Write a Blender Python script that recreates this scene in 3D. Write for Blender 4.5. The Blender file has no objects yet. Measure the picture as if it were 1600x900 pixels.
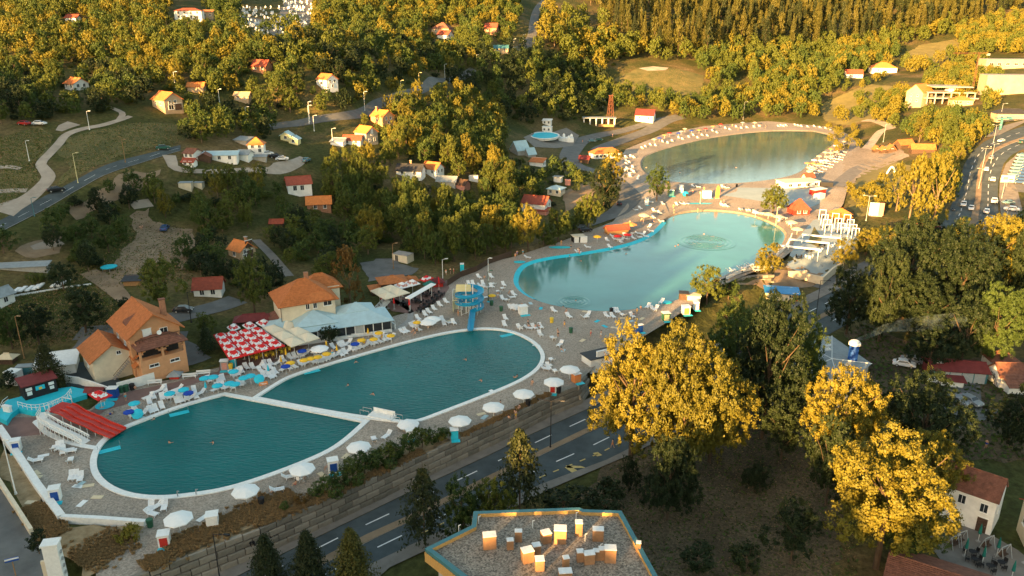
import bpy, bmesh, math, random
import numpy as np
from mathutils import Vector, Matrix
from mathutils.geometry import delaunay_2d_cdt
R = math.radians
rnd = random.Random(7)
nrg = np.random.default_rng(11)
S = bpy.context.scene
COL = S.collection
# ------------------------------------------------------------------ camera, sky, sun, exposure
CAM_Z, PITCH, FPX = 66.0, R(19.4), 1220.0
SP, CP = math.sin(PITCH), math.cos(PITCH)
cam_d = bpy.data.cameras.new('camera'); cam = bpy.data.objects.new('camera', cam_d); COL.objects.link(cam)
cam.location = (0, 0, CAM_Z); cam.rotation_euler = (math.pi / 2 - PITCH, 0, 0)
cam_d.sensor_width = 36; cam_d.lens = FPX / 1600 * 36; cam_d.clip_start = 1; cam_d.clip_end = 6000
S.camera = cam
SUN_EL, SUN_HEAD = R(9.0), R(35)          # light travels towards +x,+y (heading right of forward) and down
SUN_TAN = math.tan(SUN_EL)
W = bpy.data.worlds.new('World'); S.world = W; W.use_nodes = True
nt = W.node_tree; bgn = nt.nodes['Background']
sky = nt.nodes.new('ShaderNodeTexSky'); sky.sky_type = 'NISHITA'; sky.sun_disc = False
sky.sun_elevation = SUN_EL; sky.sun_rotation = math.pi + SUN_HEAD
sky.air_density = 1.0; sky.dust_density = 1.2; sky.ozone_density = 1.5
tint = nt.nodes.new('ShaderNodeMix'); tint.data_type = 'RGBA'; tint.blend_type = 'MULTIPLY'; tint.inputs[0].default_value = 1.0; tint.inputs[7].default_value = (1.20, 1.0, 0.74, 1)
nt.links.new(sky.outputs[0], tint.inputs[6]); nt.links.new(tint.outputs[2], bgn.inputs[0]); bgn.inputs[1].default_value = 0.085
sl = bpy.data.lights.new('sun', 'SUN'); so = bpy.data.objects.new('sun', sl); COL.objects.link(so)
sl.energy = 5.0; sl.angle = R(0.5); sl.color = (1.0, 0.56, 0.19)
so.rotation_euler = Vector((math.sin(SUN_HEAD) * math.cos(SUN_EL), math.cos(SUN_HEAD) * math.cos(SUN_EL), -math.sin(SUN_EL))).to_track_quat('-Z', 'Y').to_euler()
S.view_settings.view_transform = 'Standard'; S.view_settings.look = 'None'
S.view_settings.exposure = 2.75; S.view_settings.gamma = 1.0
S.render.engine = 'CYCLES'
S.cycles.use_denoising = True
S.cycles.max_bounces = 5; S.cycles.diffuse_bounces = 3; S.cycles.glossy_bounces = 3; S.cycles.transparent_max_bounces = 6

# ------------------------------------------------------------------ ground form
def ray(px, py):
    a = (px - 800) / FPX; b = (py - 450) / FPX
    return np.array([a, CP - b * SP, -SP - b * CP])
def plane(px, py, z=0.0):
    d = ray(px, py); t = (z - CAM_Z) / d[2]
    return np.array([d[0] * t, d[1] * t, z])
CTRL = [  # picture column, row and distance of points on the ground
 (0,360,198),(0,300,215),(0,200,245),(0,100,330),(0,0,450),(160,60,370),(121,130,310),(262,160,290),(130,230,245),(180,270,230),
 (270,240,250),(298,20,420),(430,45,440),(435,5,520),(510,130,330),(440,195,310),(585,210,315),(560,180,335),(690,130,400),(700,60,520),
 (700,0,600),(830,40,560),(830,0,660),(800,80,490),(350,240,262),(410,250,262),(470,285,262),(500,320,260),(430,330,245),(250,345,225),
 (250,420,195),(380,400,210),(100,460,180),(640,260,290),(700,300,285),(840,320,281),(600,380,230),(770,240,350),(860,290,300),(760,180,420),
 (870,220,410),(935,190,470),(1000,185,480),(1040,150,520),(1040,110,560),(900,130,530),(900,60,600),(1000,90,590),(1000,0,780),(1200,60,680),
 (1200,110,590),(1200,0,850),(1150,180,500),(1300,110,630),(1400,90,680),(1400,30,800),(1600,0,850),(1450,70,720),(1600,80,680),(1550,100,600),
 (1430,165,470),(1330,130,560),(1300,170,520),(1400,210,410),(1540,240,340),(1600,200,380),(1380,270,330),(1500,300,305),(1520,350,265),(1430,340,266),
 (1600,400,240),(0,540,160),(200,520,162),(330,470,180),(450,480,185)]
cp = []
for (px, py, t) in CTRL:
    d = ray(px, py) * t; cp.append((d[0], d[1], CAM_Z + d[2]))
for (px, py) in [(0,700),(100,800),(140,620),(400,600),(850,560),(650,500),(940,510),(760,450),(1040,340),(1230,360),(1080,470),(900,390),(300,800),(480,560),(90,590)]:
    cp.append(tuple(plane(px, py, 0)))
for (px, py) in [(1000,250),(1300,215),(1130,289),(1250,280),(1150,198)]:
    cp.append(tuple(plane(px, py, 1.5)))
for (px, py) in [(1360,430),(1300,520),(1000,720),(700,850),(1200,850),(1500,600),(1500,850),(1590,500)]:
    cp.append(tuple(plane(px, py, -4)))
cp += [(0,0,-3),(-100,0,1),(100,0,-4),(250,50,-4),(-220,60,14),(-330,150,32),(-400,300,50),(-450,500,84),(-300,750,112),(0,1100,135),(400,1250,140),
       (900,1000,100),(700,400,22),(500,200,0),(800,1300,140),(-200,-150,10),(0,-200,-3),(250,-150,-4)]
cp = np.array(cp); _sc = 300.0
_P = cp[:, :2] / _sc; _n = len(cp)
def _phi(r2): return 0.5 * r2 * np.log(r2 + 1e-9)
_K = _phi(((_P[:, None] - _P[None]) ** 2).sum(-1)) + np.eye(_n) * 0.0015
_Q = np.c_[np.ones(_n), _P]
_A = np.block([[_K, _Q], [_Q.T, np.zeros((3, 3))]])
_w = np.linalg.solve(_A, np.r_[cp[:, 2], 0, 0, 0])
def tps(x, y):
    p = np.stack([x, y], -1) / _sc
    out = np.empty(x.shape)
    pf = p.reshape(-1, 2); of = out.reshape(-1)
    for i in range(0, len(pf), 20000):
        q = pf[i:i + 20000]
        of[i:i + 20000] = _phi(((q[:, None] - _P[None]) ** 2).sum(-1)) @ _w[:_n] + _w[_n] + q @ _w[_n + 1:]
    return of.reshape(x.shape)
def sstep(t): t = np.clip(t, 0, 1); return t * t * (3 - 2 * t)
def zbeach(y): return 1.5 * sstep((np.asarray(y, float) - 268) / 36)
def bpt(px, py):           # a picture point on the beach surface
    z = 0.0
    for _ in range(12):
        p = plane(px, py, z); z = 0.5 * z + 0.5 * float(zbeach(p[1]))
    return plane(px, py, z)
def poly_dist(poly, X, Y):  # signed distance to polygon, negative inside
    poly = np.asarray(poly)[:, :2]; d2 = np.full(X.shape, 1e18); ins = np.zeros(X.shape, bool)
    for i in range(len(poly)):
        a = poly[i]; b = poly[(i + 1) % len(poly)]; ab = b - a
        t = np.clip(((X - a[0]) * ab[0] + (Y - a[1]) * ab[1]) / max(ab @ ab, 1e-9), 0, 1)
        d2 = np.minimum(d2, (X - a[0] - t * ab[0]) ** 2 + (Y - a[1] - t * ab[1]) ** 2)
        c = ((a[1] > Y) != (b[1] > Y))
        with np.errstate(divide='ignore', invalid='ignore'):
            xi = a[0] + (Y - a[1]) * ab[0] / (ab[1] if abs(ab[1]) > 1e-9 else 1e-9)
        ins ^= c & (X < xi)
    d = np.sqrt(d2); return np.where(ins, -d, d)
WALLTOP = [(150,930),(217,897),(400,827),(520,775),(650,715),(715,685),(800,647),(862,617),(905,600),(918,583)]
BEACH_PX = [(-60,640),(-60,700),(0,683),(95,812),(228,816),(150,870),(150,930)] + WALLTOP[1:] + [(950,556),(985,538),(1040,505),(1085,474),(1110,456),(1150,436),(1195,418),
  (1225,402),(1262,372),(1300,345),(1318,318),(1325,292),(1345,262),(1348,236),(1330,212),(1300,199),(1200,189),(1100,197),(1035,210),(978,233),(958,262),(950,288),
  (985,312),(958,346),(880,376),(800,402),(722,422),(700,455),(672,480),(622,492),(560,512),(470,541),(390,563),(330,577),(270,592),(200,606),(162,622),(140,640),(60,648)]
BEACH = np.array([bpt(*p) for p in BEACH_PX])
LOWER = np.array([plane(x, y, -4) for (x, y) in [(120,960),(217,905),(400,838),(520,786),(650,727),(800,660),(905,612),(930,585),(1000,560),(1180,480),(1340,415),(1420,385),(1500,400),(1640,420)]]
                 + [np.array([260, 60, -4]), np.array([200, 10, -4]), np.array([-20, 10, -4])])
# unseen ridge behind the camera, crest heights shaped to shade the valley
def crest(s): return np.interp(s, [-600,-400,-310,-235,-160,-85,-74,-58,-46,-25,-10,-2,4,300], [72,60,49,35,20.5,16,12,3.0,3.0,3.5,4,8,14,16]) + SUN_TAN * 330
def Hraw(x, y):
    x = np.asarray(x, float); y = np.asarray(y, float)
    z = tps(x, y)
    z = np.clip(z, -6, 150)
    m = 1 - sstep(poly_dist(BEACH, x, y) / 16.0)
    z = z * (1 - m) + zbeach(y) * m
    d = poly_dist(LOWER, x, y)
    l = 1 - sstep((d - 3.0) / 5.0)
    z = z * (1 - l) + (-4.0) * l
    # unseen ridge blended in, crest ripples shaped to streak light on the flat roof
    u = x * math.sin(SUN_HEAD) + y * math.cos(SUN_HEAD); s = x * math.cos(SUN_HEAD) - y * math.sin(SUN_HEAD)
    k = sstep((-90 - u) / 140.0)
    z = z * (1 - k) + np.maximum(crest(s) + 2.4 * np.sin(s * 0.85) + 1.4 * np.sin(s * 0.37 + 1), z) * k
    return z
GX0, GX1, GY0, GY1, GS = -520, 900, -20, 1420, 4.0
_gx = np.arange(GX0, GX1 + 1, GS); _gy = np.arange(GY0, GY1 + 1, GS)
_GH = Hraw(*np.meshgrid(_gx, _gy))
def H(x, y):
    x = np.asarray(x, float); y = np.asarray(y, float)
    i = np.clip((x - GX0) / GS, 0, len(_gx) - 1.001); j = np.clip((y - GY0) / GS, 0, len(_gy) - 1.001)
    i0 = i.astype(int); j0 = j.astype(int); a = i - i0; b = j - j0
    return _GH[j0, i0] * (1 - a) * (1 - b) + _GH[j0, i0 + 1] * a * (1 - b) + _GH[j0 + 1, i0] * (1 - a) * b + _GH[j0 + 1, i0 + 1] * a * b
_T = np.concatenate([np.arange(70, 500, 1.0), np.arange(500, 1500, 3.0)])
def at(px, py, z=None):    # where the ground is met when looking at a place in the picture
    if z is not None: return Vector(plane(px, py, z))
    d = ray(px, py); X = d[0] * _T; Y = d[1] * _T; Z = CAM_Z + d[2] * _T
    g = Z - H(X, Y); k = np.argmax(g < 0)
    if g[k] >= 0: k = len(_T) - 1
    if k == 0: t = _T[0]
    else: t = _T[k - 1] + (_T[k] - _T[k - 1]) * g[k - 1] / (g[k - 1] - g[k])
    return Vector((d[0] * t, d[1] * t, float(H(d[0] * t, d[1] * t))))
def bat(px, py): return Vector(bpt(px, py))
def depth(p): return p[1] * CP - (p[2] - CAM_Z) * SP
def pxm(p): return FPX / depth(p)      # picture columns per metre at a place
def topx(p):
    dz = depth(p); up = p[1] * SP + (p[2] - CAM_Z) * CP
    return (800 + FPX * p[0] / dz, 450 - FPX * up / dz)

# ------------------------------------------------------------------ materials
MATS = {}
def mat(name, col, rough=0.8, var=0.15, scale=3.0, bump=0.0, bscale=None, metal=0.0, spec=0.3, col2=None, obj=True, detail=4.0):
    if name in MATS: return MATS[name]
    m = bpy.data.materials.new(name); m.use_nodes = True; n = m.node_tree.nodes; L = m.node_tree.links
    b = n['Principled BSDF']; b.inputs['Roughness'].default_value = rough; b.inputs['Metallic'].default_value = metal
    b.inputs['Specular IOR Level'].default_value = spec
    tc = n.new('ShaderNodeTexCoord'); nz = n.new('ShaderNodeTexNoise'); nz.inputs['Scale'].default_value = scale; nz.inputs['Detail'].default_value = detail
    nz.inputs['Roughness'].default_value = 0.65
    L.new(tc.outputs['Object' if obj else 'Generated'], nz.inputs['Vector'])
    r = n.new('ShaderNodeValToRGB'); c = Vector(col); c2 = Vector(col2) if col2 else c * (1 + var); c1 = c if col2 else c * (1 - var)
    r.color_ramp.elements[0].position = 0.32; r.color_ramp.elements[1].position = 0.68
    r.color_ramp.elements[0].color = (*c1, 1); r.color_ramp.elements[1].color = (*c2, 1)
    L.new(nz.outputs['Fac'], r.inputs['Fac']); L.new(r.outputs['Color'], b.inputs['Base Color'])
    if bump:
        n2 = n.new('ShaderNodeTexNoise'); n2.inputs['Scale'].default_value = bscale or scale * 6; n2.inputs['Detail'].default_value = 3
        L.new(tc.outputs['Object'], n2.inputs['Vector'])
        bp = n.new('ShaderNodeBump'); bp.inputs['Strength'].default_value = bump; bp.inputs['Distance'].default_value = 0.1
        L.new(n2.outputs['Fac'], bp.inputs['Height']); L.new(bp.outputs['Normal'], b.inputs['Normal'])
    m.diffuse_color = (*col, 1); MATS[name] = m; return m
def leafmat(name, c1, c2, c3):
    m = bpy.data.materials.new(name); m.use_nodes = True; n = m.node_tree.nodes; L = m.node_tree.links
    b = n['Principled BSDF']; b.inputs['Roughness'].default_value = 0.6; b.inputs['Specular IOR Level'].default_value = 0.25
    oi = n.new('ShaderNodeObjectInfo'); tc = n.new('ShaderNodeTexCoord'); nz = n.new('ShaderNodeTexNoise'); nz.inputs['Scale'].default_value = 9.0
    L.new(tc.outputs['Object'], nz.inputs['Vector'])
    r1 = n.new('ShaderNodeValToRGB'); r1.color_ramp.elements[0].color = (*c1, 1); r1.color_ramp.elements[1].color = (*c3, 1)
    e = r1.color_ramp.elements.new(0.5); e.color = (*c2, 1)
    mx = n.new('ShaderNodeMath'); mx.operation = 'MULTIPLY_ADD'; mx.inputs[1].default_value = 0.5; 
    L.new(oi.outputs['Random'], mx.inputs[0]); 
    mm = n.new('ShaderNodeMath'); mm.operation = 'MULTIPLY'; mm.inputs[1].default_value = 0.5; L.new(nz.outputs['Fac'], mm.inputs[0]); L.new(mm.outputs[0], mx.inputs[2])
    L.new(mx.outputs[0], r1.inputs['Fac']); L.new(r1.outputs['Color'], b.inputs['Base Color'])
    tr = n.new('ShaderNodeBsdfTranslucent'); L.new(r1.outputs['Color'], tr.inputs['Color'])
    ms = n.new('ShaderNodeMixShader'); ms.inputs[0].default_value = 0.25
    L.new(b.outputs[0], ms.inputs[1]); L.new(tr.outputs[0], ms.inputs[2]); L.new(ms.outputs[0], n['Material Output'].inputs['Surface'])
    MATS[name] = m; return m
def watermat(name, col, rough, wscale, wstr, spec=0.5):
    m = bpy.data.materials.new(name); m.use_nodes = True; n = m.node_tree.nodes; L = m.node_tree.links
    b = n['Principled BSDF']; b.inputs['Roughness'].default_value = rough; b.inputs['IOR'].default_value = 1.33; b.inputs['Specular IOR Level'].default_value = spec
    tc = n.new('ShaderNodeTexCoord')
    mp = n.new('ShaderNodeMapping'); mp.inputs['Rotation'].default_value = (0, 0, R(35)); mp.inputs['Scale'].default_value = (0.55, 1.6, 1)
    L.new(tc.outputs['Object'], mp.inputs['Vector'])
    a = n.new('ShaderNodeTexNoise'); a.inputs['Scale'].default_value = wscale; a.inputs['Detail'].default_value = 4; L.new(mp.outputs[0], a.inputs['Vector'])
    bp = n.new('ShaderNodeBump'); bp.inputs['Strength'].default_value = wstr; bp.inputs['Distance'].default_value = 0.25; L.new(a.outputs['Fac'], bp.inputs['Height']); L.new(bp.outputs[0], b.inputs['Normal'])
    g = n.new('ShaderNodeTexNoise'); g.inputs['Scale'].default_value = 0.06; g.inputs['Detail'].default_value = 5; L.new(tc.outputs['Object'], g.inputs['Vector'])
    r = n.new('ShaderNodeValToRGB'); c = Vector(col); r.color_ramp.elements[0].position = .3; r.color_ramp.elements[1].position = .7
    r.color_ramp.elements[0].color = (*(c * 0.8), 1); r.color_ramp.elements[1].color = (*(c * 1.15), 1)
    L.new(g.outputs['Fac'], r.inputs['Fac']); L.new(r.outputs[0], b.inputs['Base Color']); MATS[name] = m; return m
leafmat('leaf_olive', (0.045,0.066,0.012), (0.082,0.105,0.017), (0.13,0.145,0.023))
leafmat('leaf_green', (0.030,0.056,0.013), (0.052,0.084,0.017), (0.088,0.122,0.023))
leafmat('leaf_dark_shade', (0.011,0.022,0.008), (0.019,0.033,0.011), (0.034,0.050,0.014))  # dark green leaf, darkened further to put the wood's shade into the colour
leafmat('leaf_sun_gold', (0.075,0.080,0.013), (0.15,0.136,0.017), (0.23,0.190,0.024))  # leaf copy with low sunlight put into its colour; also yellow-green shrubs
leafmat('leaf_rust', (0.10,0.06,0.016), (0.14,0.078,0.018), (0.17,0.10,0.02))
leafmat('needle', (0.016,0.027,0.010), (0.032,0.042,0.012), (0.055,0.058,0.015))
leafmat('needle_sun_gold', (0.042,0.050,0.011), (0.080,0.078,0.014), (0.115,0.100,0.018))  # needle copy coloured as if sunlit
mat('bark', (0.16,0.11,0.07), 0.9, 0.3, 6, 0.4)
mat('chimney_plaster', (0.30,0.165,0.085), 0.85, 0.15, 1.5)
mat('bark_orange', (0.085,0.058,0.037), 0.9, 0.3, 6, 0.4)
mat('white_plastic', (0.80,0.80,0.79), 0.4, 0.04, 3)
mat('white_paint', (0.76,0.76,0.73), 0.6, 0.08, 2)
mat('white_wall', (0.78,0.77,0.73), 0.85, 0.10, 0.8)
mat('cream_wall', (0.66,0.57,0.42), 0.85, 0.10, 0.8)
mat('cream_wall_dimmed', (0.36,0.29,0.20), 0.9, 0.12, 0.3)  # cream and white walls, darkened to offset the full sun on them
mat('peach_wall', (0.46,0.33,0.21), 0.85, 0.10, 0.8)
mat('orange_wall', (0.58,0.30,0.15), 0.85, 0.10, 0.8)
mat('brick_wall', (0.34,0.17,0.10), 0.9, 0.2, 2)
mat('grey_wall', (0.34,0.33,0.30), 0.9, 0.15, 1.2)
mat('concrete', (0.33,0.31,0.28), 0.9, 0.15, 1.2, 0.2)
mat('tile_orange', (0.46,0.15,0.045), 0.8, 0.22, 1.6, 0.4, 9)
mat('tile_red', (0.30,0.07,0.04), 0.8, 0.2, 1.6, 0.3, 9)
mat('tile_brown', (0.20,0.085,0.055), 0.85, 0.3, 1.6, 0.4, 9)
mat('tile_bright', (0.58,0.19,0.05), 0.8, 0.15, 1.6, 0.3, 9)
mat('dark_roof', (0.035,0.036,0.04), 0.7, 0.25, 1.0)
mat('grey_roof', (0.26,0.29,0.30), 0.6, 0.15, 1.0, 0.1)
mat('blue_metal_roof', (0.38,0.52,0.56), 0.5, 0.1, 0.8)
mat('maroon_roof', (0.17,0.032,0.030), 0.7, 0.2, 1.0)
mat('bright_blue_roof', (0.02,0.22,0.50), 0.5, 0.08, 1.0)
mat('window_glass', (0.025,0.03,0.035), 0.12, 0.2, 1.0, spec=0.6)
mat('dark', (0.02,0.02,0.022), 0.7, 0.2, 2)
mat('dark_wood', (0.075,0.045,0.03), 0.8, 0.3, 4)
mat('wood', (0.30,0.17,0.075), 0.75, 0.25, 5)
mat('gold_wood', (0.50,0.30,0.10), 0.7, 0.22, 5)
mat('steel', (0.45,0.46,0.46), 0.4, 0.1, 3, metal=0.6)
mat('grey_paint', (0.35,0.37,0.37), 0.5, 0.1, 3)
mat('aqua', (0.02,0.50,0.62), 0.5, 0.06, 0.8)
mat('aqua_fabric', (0.03,0.48,0.62), 0.8, 0.06, 2)
mat('blue_fabric', (0.012,0.055,0.36), 0.8, 0.08, 2)
mat('blue_paint', (0.015,0.07,0.30), 0.5, 0.08, 2)
mat('slide_blue', (0.008,0.28,0.47), 0.3, 0.05, 1, spec=0.5)
mat('slide_red', (0.50,0.035,0.018), 0.35, 0.10, 1, spec=0.5)
mat('yellow_fabric', (0.80,0.46,0.03), 0.8, 0.06, 2)
mat('yellow_paint', (0.75,0.50,0.05), 0.5, 0.06, 2)
mat('orange_fabric', (0.75,0.26,0.08), 0.8, 0.06, 2)
mat('beige_fabric', (0.66,0.54,0.36), 0.85, 0.06, 2)
mat('cream_fabric', (0.68,0.60,0.45), 0.85, 0.05, 2)
mat('white_fabric', (0.80,0.80,0.78), 0.85, 0.04, 2)
mat('red_fabric', (0.62,0.02,0.02), 0.8, 0.08, 2)
mat('green_fabric', (0.01,0.13,0.11), 0.8, 0.1, 2)
mat('green_paint', (0.03,0.11,0.06), 0.6, 0.1, 2)
mat('red_paint', (0.45,0.03,0.02), 0.6, 0.1, 2)
mat('teal_metal', (0.055,0.17,0.19), 0.5, 0.1, 1.5)
mat('asphalt', (0.062,0.078,0.082), 0.85, 0.30, 0.22, 0.2, 14)
mat('asphalt_pale', (0.13,0.13,0.125), 0.9, 0.2, 0.3, 0.2, 14)
mat('pavement', (0.20,0.18,0.155), 0.9, 0.18, 0.5, 0.2, 12)
mat('kerb', (0.36,0.34,0.31), 0.9, 0.1, 1)
mat('road_paint', (0.72,0.72,0.70), 0.7, 0.1, 2)
mat('road_paint_yellow', (0.55,0.40,0.14), 0.7, 0.15, 2)
mat('dirt_road', (0.36,0.30,0.24), 0.95, 0.2, 0.25, 0.3, 5)
mat('soil', (0.19,0.13,0.08), 0.95, 0.3, 0.22, 0.4, 4, col2=(0.30,0.22,0.14))
mat('dry_grass', (0.20,0.135,0.065), 0.95, 0.3, 0.5, 0.6, 5, col2=(0.38,0.28,0.16))
mat('meadow', (0.058,0.070,0.020), 0.95, 0.3, 0.12, 0.8, 2, col2=(0.165,0.135,0.050), detail=9)
mat('meadow_sunlit', (0.13,0.115,0.035), 0.95, 0.3, 0.12, 0.6, 3, col2=(0.22,0.18,0.06))  # lighter meadow copy with sunlight put into its colour
mat('lawn', (0.035,0.055,0.018), 0.95, 0.3, 0.5, 0.5, 5, col2=(0.075,0.085,0.03))
mat('paving_red', (0.21,0.125,0.105), 0.9, 0.12, 0.6)
mat('court', (0.30,0.36,0.37), 0.8, 0.08, 0.3)
mat('mortar', (0.07,0.06,0.05), 0.95, 0.2, 2)
mat('skin', (0.55,0.31,0.20), 0.6, 0.08, 3)
mat('hair', (0.03,0.018,0.012), 0.7, 0.2, 5)
mat('rubber', (0.02,0.02,0.02), 0.8, 0.1, 5)
mat('tail_light', (0.45,0.01,0.01), 0.3, 0.05, 5)
mat('head_light', (0.75,0.75,0.70), 0.2, 0.05, 5)
mat('ink', (0.012,0.012,0.014), 0.9, 0.1, 5)
mat('sign_yellow', (0.75,0.52,0.06), 0.6, 0.05, 3)
mat('rust', (0.13,0.05,0.03), 0.8, 0.25, 4)
mat('pink', (0.55,0.25,0.19), 0.8, 0.1, 2)
mat('pale_yellow', (0.66,0.60,0.33), 0.7, 0.06, 2)
mat('headstone', (0.66,0.68,0.68), 0.7, 0.12, 2)
watermat('water_pool', (0.0005,0.115,0.115), 0.12, 1.5, 0.45, 0.22)
watermat('water_mid', (0.055,0.215,0.20), 0.07, 0.9, 0.10, 0.5)
watermat('water_far', (0.085,0.145,0.14), 0.07, 0.8, 0.07, 0.5)

def stonemat():
    m = bpy.data.materials.new('stone_block'); m.use_nodes = True; n = m.node_tree.nodes; L = m.node_tree.links; b = n['Principled BSDF']; b.inputs['Roughness'].default_value = .95; b.inputs['Specular IOR Level'].default_value = .1
    oi = n.new('ShaderNodeObjectInfo'); tc = n.new('ShaderNodeTexCoord'); nz = n.new('ShaderNodeTexNoise'); nz.inputs['Scale'].default_value = 2.2; nz.inputs['Detail'].default_value = 6; L.new(tc.outputs['Object'], nz.inputs['Vector'])
    a = n.new('ShaderNodeMath'); a.operation = 'MULTIPLY'; a.inputs[1].default_value = .55; L.new(oi.outputs['Random'], a.inputs[0]); c = n.new('ShaderNodeMath'); c.operation = 'MULTIPLY_ADD'; c.inputs[1].default_value = .55; L.new(nz.outputs['Fac'], c.inputs[0]); L.new(a.outputs[0], c.inputs[2])
    r = n.new('ShaderNodeValToRGB'); r.color_ramp.elements[0].position = .1; r.color_ramp.elements[1].position = .9; r.color_ramp.elements[0].color = (.12,.112,.092,1); r.color_ramp.elements[1].color = (.32,.285,.23,1); L.new(c.outputs[0], r.inputs['Fac']); L.new(r.outputs[0], b.inputs['Base Color'])
    bp = n.new('ShaderNodeBump'); bp.inputs['Strength'].default_value = .7; bp.inputs['Distance'].default_value = .12; L.new(nz.outputs['Fac'], bp.inputs['Height']); L.new(bp.outputs[0], b.inputs['Normal']); MATS['stone_block'] = m
stonemat()
def gravelmat(name, c1, c2, cell, macro=0.05, mcol=(0.8, 1.2)):
    m = bpy.data.materials.new(name); m.use_nodes = True; n = m.node_tree.nodes; L = m.node_tree.links
    b = n['Principled BSDF']; b.inputs['Roughness'].default_value = 0.95; b.inputs['Specular IOR Level'].default_value = 0.15
    tc = n.new('ShaderNodeTexCoord'); v = n.new('ShaderNodeTexVoronoi'); v.inputs['Scale'].default_value = cell; L.new(tc.outputs['Object'], v.inputs['Vector'])
    w = n.new('ShaderNodeSeparateColor'); L.new(v.outputs['Color'], w.inputs[0])
    r = n.new('ShaderNodeValToRGB'); r.color_ramp.elements[0].color = (*c1, 1); r.color_ramp.elements[1].color = (*c2, 1); L.new(w.outputs[0], r.inputs['Fac'])
    g = n.new('ShaderNodeTexNoise'); g.inputs['Scale'].default_value = macro; g.inputs['Detail'].default_value = 7; L.new(tc.outputs['Object'], g.inputs['Vector'])
    mr = n.new('ShaderNodeMapRange'); mr.inputs[1].default_value = .3; mr.inputs[2].default_value = .7; mr.inputs[3].default_value = mcol[0]; mr.inputs[4].default_value = mcol[1]; L.new(g.outputs['Fac'], mr.inputs[0])
    vm = n.new('ShaderNodeVectorMath'); vm.operation = 'SCALE'; L.new(r.outputs[0], vm.inputs[0]); L.new(mr.outputs[0], vm.inputs['Scale'])
    L.new(vm.outputs[0], b.inputs['Base Color'])
    bp = n.new('ShaderNodeBump'); bp.inputs['Strength'].default_value = 0.6; bp.inputs['Distance'].default_value = 0.08; L.new(w.outputs[1], bp.inputs['Height']); L.new(bp.outputs[0], b.inputs['Normal'])
    MATS[name] = m; return m
gravelmat('gravel', (0.235,0.198,0.158), (0.42,0.355,0.29), 5.0)
gravelmat('sand', (0.24,0.19,0.14), (0.36,0.29,0.22), 1.5)
gravelmat('roof_gravel', (0.10,0.09,0.075), (0.36,0.31,0.25), 6.0)
gravelmat('park_soil', (0.075,0.060,0.037), (0.165,0.125,0.075), 4.0, 0.09, (0.45, 1.25))
def groundmat():
    m = bpy.data.materials.new('hill_grass'); m.use_nodes = True; n = m.node_tree.nodes; L = m.node_tree.links
    b = n['Principled BSDF']; b.inputs['Roughness'].default_value = 0.97; b.inputs['Specular IOR Level'].default_value = 0.1
    tc = n.new('ShaderNodeTexCoord')
    def ns(s, d=6):
        q = n.new('ShaderNodeTexNoise'); q.inputs['Scale'].default_value = s; q.inputs['Detail'].default_value = d; q.inputs['Roughness'].default_value = .65; L.new(tc.outputs['Object'], q.inputs['Vector']); return q.outputs['Fac']
    def rp(src, stops):
        r = n.new('ShaderNodeValToRGB'); e = r.color_ramp.elements
        e[0].position, e[0].color = stops[0][0], (*stops[0][1], 1); e[1].position, e[1].color = stops[-1][0], (*stops[-1][1], 1)
        for p, c in stops[1:-1]: k = e.new(p); k.color = (*c, 1)
        L.new(src, r.inputs['Fac']); return r.outputs[0]
    a = rp(ns(0.035), [(.30, (.042,.054,.017)), (.47, (.074,.076,.024)), (.58, (.14,.105,.045)), (.74, (.22,.16,.085))])
    f = rp(ns(0.9, 4), [(.3, (.55,.55,.55)), (.7, (1.3,1.3,1.3))])
    mx = n.new('ShaderNodeMix'); mx.data_type = 'RGBA'; mx.blend_type = 'MULTIPLY'; mx.inputs[0].default_value = 1; L.new(a, mx.inputs[6]); L.new(f, mx.inputs[7]); L.new(mx.outputs[2], b.inputs['Base Color'])
    bp = n.new('ShaderNodeBump'); bp.inputs['Strength'].default_value = .7; bp.inputs['Distance'].default_value = .4; L.new(ns(1.3, 4), bp.inputs['Height']); L.new(bp.outputs[0], b.inputs['Normal'])
    MATS['hill_grass'] = m
groundmat()
def M(x): return MATS[x] if isinstance(x, str) else x
# ------------------------------------------------------------------ objects, tags, copies
THINGS = []          # every tagged top-level thing, in order
def tag(o, label, cat, group=None):
    if label: o['label'] = label
    o['category'] = cat
    if group: o['group'] = group
    THINGS.append(o); return o
def thing(name, loc, rz=0.0, label=None, cat=None, group=None):
    o = bpy.data.objects.new(name, None); COL.objects.link(o); o.location = loc; o.rotation_euler = (0, 0, rz); o.empty_display_size = 0.3
    return tag(o, label, cat, group)
def link(name, me, parent=None, loc=None, rot=None, sc=None):
    o = bpy.data.objects.new(name, me); COL.objects.link(o)
    if parent: o.parent = parent
    if loc is not None: o.location = loc
    if rot is not None: o.rotation_euler = rot
    if sc is not None: o.scale = sc
    return o
def kids(o):
    return KIDS.get(o.name) or [c for c in o.children]
KIDS = {}
def dup(root, loc, rz=0.0, label=None, group=None, sc=None):
    r = root.copy(); COL.objects.link(r); r.location = loc; r.rotation_euler = (0, 0, rz)
    if sc is not None: r.scale = sc
    if label: r['label'] = label
    elif 'label' in r: del r['label']
    if group: r['group'] = group
    if root.name not in KIDS: KIDS[root.name] = list(root.children)
    for ch in KIDS[root.name]:
        c = ch.copy(); COL.objects.link(c); c.parent = r
        if ch.name not in KIDS: KIDS[ch.name] = list(ch.children)
        for g in KIDS[ch.name]:
            d = g.copy(); COL.objects.link(d); d.parent = c
    THINGS.append(r); return r
def recolor(root, old, new):
    for ch in list(root.children):
        for q in [ch] + list(ch.children):
            for s in getattr(q, 'material_slots', []):
                if s.material and s.material.name == old: s.link = 'OBJECT'; s.material = M(new)
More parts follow.
